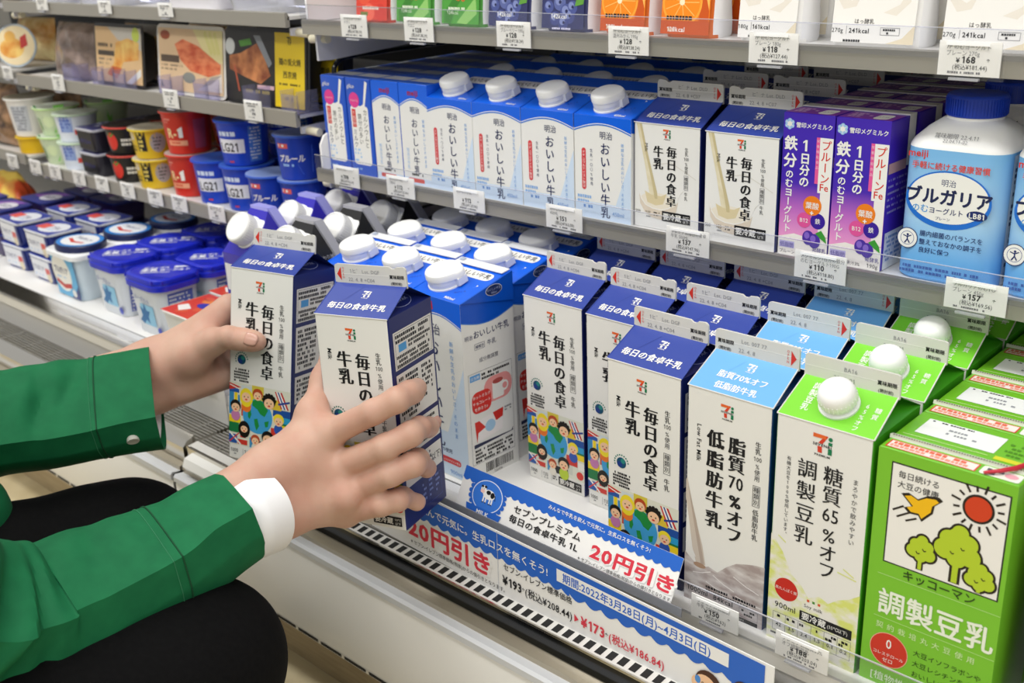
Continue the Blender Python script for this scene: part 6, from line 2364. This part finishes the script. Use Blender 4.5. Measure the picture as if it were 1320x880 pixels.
def surface(groups, res, cuts=(), pad=.008):
    """smooth union of tapered limbs -> (verts, quads).  groups: list of (k_join, k_inner, [(a, ra, b, rb), ...])"""
    allp = [(np.array(p), r) for g in groups for (a, ra, b, rb) in g[2] for p, r in ((a, ra), (b, rb))]
    lo = np.min([p - r for p, r in allp], 0) - pad
    hi = np.max([p + r for p, r in allp], 0) + pad
    n = np.ceil((hi - lo) / res).astype(int) + 1
    ax = [lo[i] + res * np.arange(n[i]) for i in range(3)]
    D = np.full(tuple(n), 1.0)
    for kj, ki, caps in groups:
        cl = np.min([np.minimum(a, b) - max(ra, rb) for a, ra, b, rb in [(np.array(a), ra, np.array(b), rb) for a, ra, b, rb in caps]], 0) - kj - 3 * res
        ch = np.max([np.maximum(a, b) + max(ra, rb) for a, ra, b, rb in [(np.array(a), ra, np.array(b), rb) for a, ra, b, rb in caps]], 0) + kj + 3 * res
        i0 = np.maximum(((cl - lo) / res).astype(int), 0)
        i1 = np.minimum(((ch - lo) / res).astype(int) + 2, n)
        sl = tuple(slice(i0[i], i1[i]) for i in range(3))
        P = np.stack(np.meshgrid(*[ax[i][sl[i]] for i in range(3)], indexing='ij'), -1)
        d = None
        for a, ra, b, rb in caps:
            c = cap_d(P, a, ra, b, rb)
            d = c if d is None else smin(d, c, ki)
        D[sl] = smin(D[sl], d, kj)
    for a, ra, b, rb, k in cuts:
        P = np.stack(np.meshgrid(*ax, indexing='ij'), -1)
        D = -smin(-D, cap_d(P, a, ra, b, rb), k)
    # naive surface nets
    ins = D < 0
    c = np.zeros(tuple(n - 1), int)
    for dx in (0, 1):
        for dy in (0, 1):
            for dz in (0, 1):
                c += ins[dx:n[0] - 1 + dx, dy:n[1] - 1 + dy, dz:n[2] - 1 + dz]
    act = (c > 0) & (c < 8)
    idx = -np.ones(act.shape, int)
    cells = np.argwhere(act)
    idx[act] = np.arange(len(cells))
    acc = np.zeros((len(cells), 3))
    cnt = np.zeros(len(cells))
    cor = [(x, y, z) for x in (0, 1) for y in (0, 1) for z in (0, 1)]
    for i in range(8):
        for j in range(i + 1, 8):
            p, q = np.array(cor[i]), np.array(cor[j])
            if np.abs(p - q).sum() != 1:
                continue
            a = D[tuple((cells + p).T)]
            b_ = D[tuple((cells + q).T)]
            m = (a < 0) != (b_ < 0)
            t = np.where(m, a / np.where(m, a - b_, 1), 0)
            acc[m] += (p + t[:, None] * (q - p))[m]
            cnt[m] += 1
    V = lo + (cells + acc / cnt[:, None]) * res
    F = []
    for axn in range(3):
        u, w = (axn + 1) % 3, (axn + 2) % 3
        e = np.zeros(3, int)
        e[axn] = 1
        A = ins
        s0 = [slice(None)] * 3
        s0[axn] = slice(0, -1)
        s1 = [slice(None)] * 3
        s1[axn] = slice(1, None)
        ch = A[tuple(s0)] != A[tuple(s1)]
        pts = np.argwhere(ch)
        ok = (pts[:, u] > 0) & (pts[:, w] > 0) & (pts[:, u] < n[u] - 1) & (pts[:, w] < n[w] - 1)
        pts = pts[ok]
        eu, ew = np.zeros(3, int), np.zeros(3, int)
        eu[u], ew[w] = 1, 1
        q = [idx[tuple((pts - o).T)] for o in (eu + ew, ew, 0 * eu, eu)]
        q = np.stack(q, 1)
        inside0 = A[tuple(pts.T)]
        q[~inside0] = q[~inside0][:, ::-1]
        F.append(q)
    F = np.concatenate(F)
    F = F[(F >= 0).all(1)]
    return V, F


def relax(V, F, it, lam=.5):
    V = V.copy()
    E = np.concatenate([F[:, [0, 1]], F[:, [1, 2]], F[:, [2, 3]], F[:, [3, 0]]])
    E = np.concatenate([E, E[:, ::-1]])
    deg = np.bincount(E[:, 0], minlength=len(V)).astype(float)
    for _ in range(it):
        S_ = np.zeros_like(V)
        np.add.at(S_, E[:, 0], V[E[:, 1]])
        V += lam * (S_ / np.maximum(deg, 1)[:, None] - V)
    return V


person = thing('person', 'crouching person in a green jacket and black trousers holding two milk cartons', 'person', (-.52, -.45, FLOOR))
POFF = Vector((-.52, -.45, FLOOR))


def solid(name, parts, mat, smooth=180):
    b = MB()
    for V, F in parts:
        b.add([tuple(Vector(v) - POFF) for v in V], [tuple(f) for f in F], mat)
    o = b.build(name, person)
    o.data.polygons.foreach_set('use_smooth', [True] * len(o.data.polygons))
    return o


SKIN = bpy.data.materials.new('skin')
SKIN.use_nodes = True
nt = SKIN.node_tree
bs = nt.nodes['Principled BSDF']
bs.inputs['Roughness'].default_value = .48
bs.inputs['Specular IOR Level'].default_value = .35
bs.inputs['Subsurface Weight'].default_value = .25
bs.inputs['Subsurface Radius'].default_value = (.8, .3, .2)
bs.inputs['Subsurface Scale'].default_value = .004
tc = nt.nodes.new('ShaderNodeTexCoord')
nz = nt.nodes.new('ShaderNodeTexNoise')
nz.inputs['Scale'].default_value = 28
nz.inputs['Detail'].default_value = 4
cr = nt.nodes.new('ShaderNodeValToRGB')
cr.color_ramp.elements[0].position, cr.color_ramp.elements[1].position = .35, .68
cr.color_ramp.elements[0].color = (*lin('#cfa995'), 1)
cr.color_ramp.elements[1].color = (*lin('#c79885'), 1)
nt.links.new(tc.outputs['Object'], nz.inputs['Vector'])
nt.links.new(nz.outputs['Fac'], cr.inputs[0])
nt.links.new(cr.outputs[0], bs.inputs['Base Color'])
n2 = nt.nodes.new('ShaderNodeTexNoise')
n2.inputs['Scale'].default_value = 420
bp = nt.nodes.new('ShaderNodeBump')
bp.inputs['Strength'].default_value = .10
bp.inputs['Distance'].default_value = .0006
nt.links.new(tc.outputs['Object'], n2.inputs['Vector'])
nt.links.new(n2.outputs['Fac'], bp.inputs['Height'])
nt.links.new(bp.outputs['Normal'], bs.inputs['Normal'])

A_ = lambda u, v, d: np.array(at(u, v, d))
HM = [Matrix.Translation(l) @ (Matrix.Rotation(math.radians(rz), 4, 'Z') @ Matrix.Rotation(math.radians(ry), 4, 'Y') @ Matrix.Rotation(math.radians(rx), 4, 'X'))
      for rx, ry, rz, l in ((-10.06, 2.08, 18.82, (-.5527, -.071, .0319)), (-2.43, -2.13, 17.43, (-.3834, -.0741, .0274)))]
L1 = lambda x, y, z: np.array(HM[0] @ Vector((x / 1000, y / 1000, z / 1000)))     # on the far carton, mm
L2 = lambda x, y, z: np.array(HM[1] @ Vector((x / 1000, y / 1000, z / 1000)))     # on the near carton


def chain(pts):
    return [(pts[i][0], pts[i][1], pts[i + 1][0], pts[i + 1][1]) for i in range(len(pts) - 1)]


# ---- right hand, wrapped over the front of the near carton
wr_t, wr_b = A_(352, 606, .892), A_(362, 660, .891)
ar_t, ar_b = A_(262, 664, .868), A_(276, 706, .866)
mI, mM, mR, mP = A_(441, 552, .888), A_(456, 592, .887), A_(466, 623, .893), A_(462, 652, .903)
mI = L2(16, -20, 89); mM = L2(21, -21, 61); mR = L2(28, -19, 39); mP = L2(22, -17, 18)
tC = A_(376, 588, .905)
tM = A_(402, 533, .917)
right = [
    (.012, .016, [(ar_t, .024, wr_t, .0205), (ar_b, .024, wr_b, .0195)]),
    (.016, .012, [(wr_t, .018, mI, .0110), (wr_t, .0175, mM, .0115), (wr_b, .0165, mR, .0110), (wr_b, .0160, mP, .0105),
                  (A_(398, 590, .905), .014, A_(440, 612, .905), .011), (A_(392, 628, .905), .016, A_(438, 640, .908), .011)]),
    (.010, .006, [(A_(448, 640, .900), .0115, mP, .0110)]),
    # thumb runs up behind the carton's left edge
    (.020, .010, chain([(A_(366, 610, .905), .0165), (A_(387, 572, .912), .0140), (tM, .0112), (L2(-9.5, 16, 122), .0096), (L2(-8.5, 32, 140), .0086), (L2(-8, 36, 144), .0072)])),
    (.010, .020, [(tM, .0095, mI, .0080)]),       # web of the thumb
    (.007, .004, chain([(mI, .0116), (A_(481, 531, .879), .0101), (A_(512, 515, .876), .0102), (A_(527, 506, .888), .0095), (L2(80, 12, 122), .0091), (L2(79.5, 20, 122.5), .0083)])),
    (.005, .004, chain([(mM, .0116), (A_(496, 576, .881), .0103), (A_(530, 559, .882), .0102), (A_(541, 551, .897), .0091), (L2(81, 30, 84), .0083), (L2(79.5, 37, 83), .0071)])),
    (.005, .004, chain([(mR, .0112), (A_(503, 611, .887), .0101), (A_(533, 598, .889), .0101), (A_(539, 592, .905), .0090), (L2(78.5, 26, 48), .0076), (L2(77, 30, 46), .0064)])),
    (.005, .004, chain([(mP, .0106), (A_(492, 650, .902), .0094), (A_(513, 644, .900), .0092), (A_(519, 640, .912), .0082), (L2(76.5, 9, 24), .0066), (L2(76, 13, 23), .0056)])),
    # knuckle swellings and tendons
    (.006, .004, [(mI + .1 * (mI - mM), .0112, mI, .0112)]), (.006, .004, [(mM, .0116, mM, .0116)]), (.006, .004, [(mR, .0110, mR, .0110)]),
]
VR, FR_ = surface(right, .00125)
VR = relax(VR, FR_, 5)

# ---- left hand, palm on the far carton's left side, thumb across its front
wl_t, wl_b = A_(196, 466, 1.060), A_(200, 504, 1.062)
al_t, al_b = A_(110, 495, 1.045), A_(112, 528, 1.045)
lI, lM, lR, lP = L1(-17, 22, 140), L1(-17, 30, 117), L1(-16, 36, 96), L1(-14, 38, 78)
left = [
    (.012, .016, [(al_t, .0235, wl_t, .0195), (al_b, .0235, wl_b, .0190)]),
    (.014, .012, [(wl_t, .0175, lI, .0125), (wl_t, .0170, lM, .0120), (wl_b, .0165, lR, .0120), (wl_b, .0170, lP, .0120),
                  (A_(232, 500, 1.060), .0145, L1(-12, 20, 76), .012)]),
    # thumb and the ball of the thumb
    (.016, .010, chain([(A_(218, 474, 1.048), .0165), (A_(246, 459, 1.043), .0170), (A_(276, 440, 1.030), .0118)])),
    (.008, .005, chain([(A_(272, 441, 1.032), .0118), (A_(294, 434, 1.020), .0098), (L1(15, -10.5, 121), .0095), (L1(24, -10.2, 121.5), .0098), (L1(34, -9.8, 121.5), .0092), (L1(38.5, -9.2, 121.2), .0078)])),
    (.012, .010, [(A_(262, 428, 1.050), .0100, lI, .0100)]),
    (.006, .004, chain([(lI, .0118), (L1(-10, 50, 147), .0090), (L1(-7, 76, 152), .0086), (L1(8, 80, 153), .0080), (L1(28, 79, 152), .0074), (L1(36, 78, 151), .0062)])),
    (.006, .004, chain([(lM, .0116), (L1(-10, 56, 122), .0090), (L1(-7, 77, 126), .0086), (L1(10, 81, 127), .0080), (L1(34, 79, 127), .0074), (L1(42, 78, 126), .0062)])),
    (.006, .004, chain([(lR, .0114), (L1(-9, 58, 98), .0086), (L1(-6, 77, 101), .0082), (L1(10, 80, 102), .0076), (L1(30, 78.5, 102), .0070), (L1(38, 78, 101), .0058)])),
    (.006, .004, chain([(lP, .0104), (L1(-9, 56, 76), .0076), (L1(-5, 74, 78), .0072), (L1(8, 78, 79), .0066), (L1(20, 77, 79), .0060), (L1(26, 76, 79), .0052)])),
]
VL, FL_ = surface(left, .00135)
VL = relax(VL, FL_, 5)

# ---- upper body skin: neck and head with features (outside the frame, to the left)
hc = np.array((-.60, -.50, .545))
fw = np.array((.05, .93, -.35)); fw /= np.linalg.norm(fw)
rt = np.cross(fw, (0, 0, 1)); rt /= np.linalg.norm(rt)
up = np.cross(rt, fw)
HP = lambda r, f, u: hc + rt * r + fw * f + up * u
head = [(.02, .03, [(HP(0, -.015, .02), .078, HP(0, .01, .03), .074), (HP(0, .03, -.05), .050, HP(0, .055, -.075), .030), (HP(0, .02, .02), .070, HP(0, .045, -.04), .052)]),
        (.010, .008, [(HP(0, .088, .0), .008, HP(0, .102, -.025), .012)]),
        (.006, .004, [(HP(-.018, .080, -.058), .007, HP(.018, .080, -.058), .007)]),
        (.008, .006, [(HP(-.075, -.01, .0), .012, HP(-.072, -.008, -.03), .008)]), (.008, .006, [(HP(.075, -.01, .0), .012, HP(.072, -.008, -.03), .008)]),
        (.03, .02, [(HP(0, -.02, -.06), .055, np.array((-.585, -.545, .36)), .062)])]
cuts = [(HP(s * .032, .090, .006), .010, HP(s * .034, .088, .006), .010, .008) for s in (-1, 1)]
VH, FH = surface(head, .006, cuts)
VH = relax(VH, FH, 2)
def bridge(parts, links):
    """one continuous body: opens a face at both ends of each link and lofts an arm between them"""
    V = np.concatenate([p[0] for p in parts])
    F, off = [], 0
    for v, f in parts:
        F.append(f + off)
        off += len(v)
    F = np.concatenate(F)
    V, drop, new = list(V), [], []
    C = np.array(V)[F].mean(1)
    for path in links:
        ends = []
        for q in (path[0], path[-1]):
            k = int(np.argmin(((C - np.array(q)) ** 2).sum(1)))
            while k in drop:
                k += 1
            drop.append(k)
            ends.append(k)
        ring = list(F[ends[0]])[::-1]
        base = [np.array(V[i]) for i in ring]
        for a, c in zip(path[1:-1], path[2:]):
            t = Vector(np.array(c) - np.array(a)).normalized()
            cen = sum(base) / 4
            nb = []
            for b0 in base:
                o = Vector(b0 - cen)
                o = (o - t * o.dot(t))
                nb.append(np.array(a) + np.array(o.normalized()) * .024)
            nr = list(range(len(V), len(V) + 4))
            V += nb
            new += [(ring[i], ring[(i + 1) % 4], nr[(i + 1) % 4], nr[i]) for i in range(4)]
            ring, base = nr, nb
        last = list(F[ends[1]])
        # match the closest rotation
        P = np.array(V)
        r = min(range(4), key=lambda s: sum(((P[ring[i]] - P[last[(i + s) % 4]]) ** 2).sum() for i in range(4)))
        new += [(ring[i], ring[(i + 1) % 4], last[(i + 1 + r) % 4], last[(i + r) % 4]) for i in range(4)]
    F = np.delete(F, drop, 0)
    return np.array(V), [tuple(int(i) for i in f) for f in F] + [tuple(int(i) for i in f) for f in new]


neck = np.array((-.585, -.545, .31))
armR = [(ar_t + ar_b) / 2 + .03 * (ar_t - wr_t) / np.linalg.norm(ar_t - wr_t), A_(110, 770, .822), A_(40, 795, .80), A_(-100, 780, .72), A_(-300, 640, .62), np.array((-.53, -.545, .29)), neck + np.array((.05, 0, 0))]
armL = [(al_t + al_b) / 2 + .03 * (al_t - wl_t) / np.linalg.norm(al_t - wl_t), A_(0, 545, 1.01), A_(-180, 562, .97), A_(-300, 470, .945), A_(-420, 350, .92), np.array((-.66, -.545, .29)), neck + np.array((-.05, 0, 0))]
solid('body', [bridge([(VR, FR_), (VL, FL_), (VH, FH)], [armR, armL])], SKIN)
# eyes and hair
b = MB()
for s in (-1, 1):
    b.lathe([(.0001, -.0095), (.006, -.0075), (.0095, 0), (.006, .0075), (.0001, .0095)], M('#efece8', .2), 16, Matrix.Translation(Vector(HP(s * .032, .072, .006)) - POFF))
b.build('eyes', person, 60)
VX, FX = surface([(.03, .03, [(HP(0, -.025, .035), .086, HP(0, .0, .045), .083)]), (.02, .02, [(HP(-.05, .035, .075), .028, HP(.05, .035, .075), .028)]),
                  (.02, .02, [(HP(0, -.06, -.02), .062, HP(0, -.05, -.06), .045)])], .006)
VX = VX + .0015 * np.sin(VX[:, [2]] * 300 + VX[:, [0]] * 500) * (VX - hc) / .09
solid('hair', [(relax(VX, FX, 1), FX)], M('#1c1614', .45))

# ---- thumb nail of the left hand
NAIL = M('#cfa08f', .25, 0, .5)


def nail(name, c, along, out, w, l, r):
    along, out = Vector(along).normalized(), Vector(out).normalized()
    out = (out - along * out.dot(along)).normalized()
    sd = along.cross(out)
    b = MB()
    rings = []
    for k in range(9):
        t = k / 8
        ww = w * (.86 + .14 * math.sin(PI * min(t * 1.2, 1))) * (1 if t < .8 else math.sqrt(max(0.05, 1 - ((t - .8) / .21) ** 2)))
        rg = []
        for j in range(9):
            s = (j / 8 - .5)
            a = s * 1.5
            p = Vector(c) + along * (t - .5) * l + sd * (s * ww) + out * (r * (math.cos(a) - 1) * .55 + .0006 - .0012 * (t - .35) ** 2)
            rg.append(p - POFF)
        rings.append(rg)
    b.loft(rings, NAIL, False, False, closed=False)
    o = b.build(name, person, 180)
    md = o.modifiers.new('thickness', 'SOLIDIFY')
    md.thickness = .0008
    return o


fn = Vector(HM[0].to_3x3() @ Vector((0, -1, 0)))
nail('fingernail', L1(37.6, -18.3, 125.5), HM[0].to_3x3() @ Vector((1, .17, -.10)), fn * .89 + Vector((0, 0, .45)), .0125, .0130, .0095)
n2_ = HM[1].to_3x3() @ Vector((1, 0, 0))
nail('fingernail', L2(86.5, 38, 86.5), HM[1].to_3x3() @ Vector((-.06, 1, -.18)), n2_ + Vector((0, 0, .25)), .0105, .0115, .008)

# ------------------------------------------------------------------ clothes
GREEN = noise_mat('green_twill', '#14663f', '#1a7146', 55, .72, 3, (1, 1, 1), .3, .7, 0, .05, .2)
CUFFW = M('#f4f4f6', .6, 0, .2)
TROUS = noise_mat('black_cloth', '#0a0a0b', '#0f0f10', 260, .85, 2, (1, 1, 1), .3, .7, 0, .08, .12)
POLY = [(1.0, -.15), (.96, .30), (.52, .72), (.0, 1.10), (-.56, .80), (-.94, .34), (-1.0, -.15), (-.82, -.62), (-.3, -.92), (.3, -.92), (.82, -.62)]


def cloth_tube(name, st, mat, crease=None, folds=(), n=110, m=132, hollow=True, crease_v=.0, thick=.0018, round_=False, cut=None):
    """st: stations (u, v, d, half_px, half_depth_m, crease shift); rings follow the limb"""
    C = [Vector(at(*s[:3])) for s in st]
    K = len(st)
    L = [0]
    for a, b_ in zip(C, C[1:]):
        L.append(L[-1] + (b_ - a).length)

    def samp(s):
        k = max(i for i in range(K) if L[i] <= s + 1e-9)
        k = min(k, K - 2)
        t = (s - L[k]) / (L[k + 1] - L[k])
        p0, p1, p2, p3 = C[max(k - 1, 0)], C[k], C[k + 1], C[min(k + 2, K - 1)]
        if k == 0:
            p0 = C[0] * 2 - C[1]
        if k + 2 > K - 1:
            p3 = C[-1] * 2 - C[-2]
        c = .5 * ((2 * p1) + (p2 - p0) * t + (2 * p0 - 5 * p1 + 4 * p2 - p3) * t * t + (3 * p1 - p0 - 3 * p2 + p3) * t ** 3)
        g = lambda j: st[k][j] + (st[k + 1][j] - st[k][j]) * t
        return c, g(2), g(3), g(4), g(5)
    rings = []
    for i in range(n + 1):
        s = L[-1] * (i / n)
        c, d, hp, hd, cs = samp(s)
        c2 = samp(min(s + .004, L[-1]))[0]
        c1 = samp(max(s - .004, 0))[0]
        A = (c2 - c1).normalized()
        view = (CAM_P - c).normalized()
        eu = view.cross(A).normalized()
        if eu.dot(CY) < 0:
            eu = -eu
        et = A.cross(eu).normalized()
        if et.dot(view) < 0:
            et = -et
        hu = hp * d / FPX
        rg = []
        for j in range(m):
            a = 2 * PI * j / m
            if round_:
                x, y = math.cos(a), math.sin(a)
            else:
                # angle index walks the polygon evenly
                f = j / m * len(POLY)
                k = int(f)
                t = f - k
                P0, P1, P2, P3 = (POLY[(k + q) % len(POLY)] for q in (-1, 0, 1, 2))
                sharp = 3
                def cr_(i_):
                    a0, a1, a2, a3 = P0[i_], P1[i_], P2[i_], P3[i_]
                    lin_ = a1 + (a2 - a1) * t
                    sm_ = .5 * (2 * a1 + (a2 - a0) * t + (2 * a0 - 5 * a1 + 4 * a2 - a3) * t * t + (3 * a1 - a0 - 3 * a2 + a3) * t ** 3)
                    return lin_ if k in (2, 3) else sm_
                x, y = cr_(0), cr_(1)
                x += cs * max(0, y) ** 2
            th = math.degrees(math.atan2(y, x))      # 0 = up, 90 = towards the camera
            dsp = 0
            for (s0, t0, sl, w, wt, amp) in folds:
                dd = (s / L[-1] - s0 - sl * (th - t0) / 100) / w
                tt = (th - t0) / wt
                dsp += amp * math.exp(-dd * dd - tt * tt)
            q = eu * (hu * x) + et * (hd * y)
            shift = A * (cut(th) if cut and i == 0 else 0)
            rg.append(c + q + q.normalized() * dsp + shift - POFF)
        rings.append(rg)
    b = MB()
    if hollow:
        ins = []
        for k in (0, 2, 5, 9):
            cc = sum(rings[k], Vector()) / m
            ins.append([p + (cc - p).normalized() * thick * (1.0 + k * .4) for p in rings[k]])
        rings = ins[::-1] + rings
    b.loft(rings, mat, cap0=not hollow)
    o = b.build(name, person, 30)
    return o, [Vector(p) for p in rings[4 if hollow else 0]]


RS = [(310, 664, .882, 61, .049, .0), (272, 686, .870, 66, .051, .0), (238, 709, .858, 69, .052, -.03), (190, 733, .842, 76, .055, -.08), (115, 768, .820, 88, .058, -.10),
      (42, 800, .795, 100, .062, -.05), (-60, 800, .745, 112, .064, 0), (-180, 735, .680, 128, .066, 0), (-330, 610, .610, 150, .070, 0)]
rf = [(.50, 95, .05, .028, 50, -.0080), (.535, 85, .07, .024, 45, .0060), (.462, 62, .06, .022, 40, .0040), (.468, 118, -.02, .018, 26, -.0050),
      (.33, 50, .08, .030, 40, .0022), (.27, 30, .05, .025, 35, -.0018), (.395, 45, .06, .03, 36, -.0030), (.215, 40, -.04, .018, 40, .0014), (.60, 80, .04, .03, 55, -.006), (.66, 70, .05, .04, 55, .006)]
LS = [(203, 513, 1.046, 66, .046, -.28), (165, 519, 1.040, 65, .048, -.30), (118, 527, 1.034, 65, .050, -.34), (60, 537, 1.024, 67, .052, -.34), (0, 544, 1.010, 68, .054, -.33),
      (-120, 566, .985, 76, .058, -.2), (-200, 560, .965, 84, .060, 0), (-300, 470, .945, 92, .064, 0), (-430, 340, .92, 102, .068, 0)]
lf_ = [(.155, 48, .06, .018, 34, -.0048), (.19, 35, .05, .022, 36, .0042), (.215, 70, .07, .020, 34, -.0052), (.26, 60, .06, .025, 36, .0038), (.30, 20, .05, .02, 28, -.004), (.345, 60, .05, .03, 40, .004)]
so, rr_ = cloth_tube('jacket_sleeve', RS, GREEN, folds=rf)
so2, rl_ = cloth_tube('jacket_sleeve', LS, GREEN, folds=lf_)
so2.name = 'jacket_sleeve'


def seam(name, st, folds, s_list, mat, r=.0006):
    """stitched lines round a sleeve: thin tubes lying on its surface"""
    pass


# cuff seams: re-use the sleeve vertices of one ring
def ring_of(o, k, m=132, off=4):
    vs = o.data.vertices
    return [Vector(vs[(off + k) * m + j].co) for j in range(m)]


for o, ks in ((so, (18.1, 19.8)), (so2, (11.8, 13.0))):
    b = MB()
    for q, kk in enumerate(ks):
        k = int(kk)
        f = kk - k
        R0, R1 = ring_of(o, k), ring_of(o, k + 1)
        P = [a.lerp(c, f) for a, c in zip(R0, R1)]
        cc = sum(P, Vector()) / len(P)
        P = [p + (p - cc).normalized() * .0003 for p in P]
        for j in range(len(P)):
            a, c = P[j], P[(j + 1) % len(P)]
            if q == 0:
                b.tube([a, a.lerp(c, 1.0)], .0007, M('#0d4a2c', .8), 5)
            else:
                for h0 in (.05, .55):
                    b.tube([a.lerp(c, h0), a.lerp(c, h0 + .33)], .00035, M('#3f8a63', .8), 4)
    b.build('cuff_stitching', o)
# white shirt cuffs
cloth_tube('shirt_cuff', [(338, 658, .893, 57, .044, 0), (314, 669, .880, 56, .043, 0), (286, 681, .866, 46, .036, 0)], CUFFW, n=24, round_=True)
cloth_tube('shirt_cuff', [(198, 517, 1.046, 55, .036, 0), (180, 519, 1.044, 53, .036, 0), (150, 522, 1.040, 48, .034, 0)], CUFFW, n=24, round_=True)
# cuff button of the left sleeve
b = MB()
bc = at(171.5, 567.5, 1.002)
nn = (Vector((0, 0, -1)) * .75 + (CAM_P - bc).normalized() * .65).normalized()
T = Matrix.Translation(bc - POFF) @ nn.to_track_quat('Z', 'Y').to_matrix().to_4x4()
b.lathe([(.0001, -.004), (.0050, -.004), (.0057, .0006), (.0052, .0014), (.0036, .0011), (.0001, .0011)], M('#d9d6cc', .3), 24, T)
b.build('cuff_button', so2, 40)

# trousers: thighs and shins
rk, lk = A_(262, 850, .862), A_(178, 700, 1.062)
rh, lh = np.array((-.42, -.50, .0)), np.array((-.66, -.50, .0))
ra, la = np.array((-.400, -.265, FLOOR + .06)), np.array((-.63, -.22, FLOOR + .06))
tr = [(.03, .03, [(rh, .084, rk + np.array((0, -.03, 0)), .067), (rk + np.array((0, -.03, 0)), .067, rk, .058)]), (.03, .02, [(rk, .056, ra, .048)]),
      (.03, .03, [(lh, .084, lk + np.array((0, -.03, 0)), .064), (lk + np.array((0, -.03, 0)), .064, lk, .054)]), (.03, .02, [(lk, .052, la, .048)]),
      (.05, .05, [(rh + np.array((-.02, -.03, 0)), .10, lh + np.array((.02, -.03, 0)), .10)])]
VT, FT = surface(tr, .0055)
solid('trousers', [(relax(VT, FT, 3), FT)], TROUS)
sh = []
for a_ in (ra, la):
    toe = a_ + np.array((0, .12, -.035))
    toe[1] = min(toe[1], -.10)
    sh.append(surface([(.02, .02, [(a_ + np.array((0, -.05, -.03)), .030, a_ + np.array((0, .03, -.028)), .030), (a_ + np.array((0, .03, -.03)), .030, toe, .024)])], .005))
solid('shoes', sh, M('#18181a', .35))
# jacket body
sR, sL = np.array(at(-330, 610, .610)), np.array(at(-430, 340, .92))
ja = [(.06, .06, [(np.array((-.46, -.535, .0)), .132, np.array((-.50, -.55, .22)), .125), (np.array((-.65, -.535, .0)), .135, np.array((-.66, -.55, .22)), .12)]),
      (.05, .03, [(sR, .070, np.array((-.55, -.55, .30)), .085), (sL, .070, np.array((-.62, -.55, .30)), .085)]),
      (.03, .03, [(A_(-62, 672, .96), .050, np.array((-.60, -.46, .05)), .10)])]
VJ, FJ = surface(ja, .007)
solid('jacket_body', [(relax(VJ, FJ, 2), FJ)], GREEN)
b = MB()
ck = np.array((-.59, -.545, .375))
b.loft([[Vector(ck + np.array((.072 * s * math.cos(a), .066 * s * math.sin(a), z + .012 * math.sin(a)))) - POFF for a in [2 * PI * i / 30 for i in range(30)]] for z, s in ((-.03, 1.25), (.02, 1.06), (.045, 1.0), (.044, .95), (.01, .96))], GREEN)
b.build('jacket_collar', person, 60)
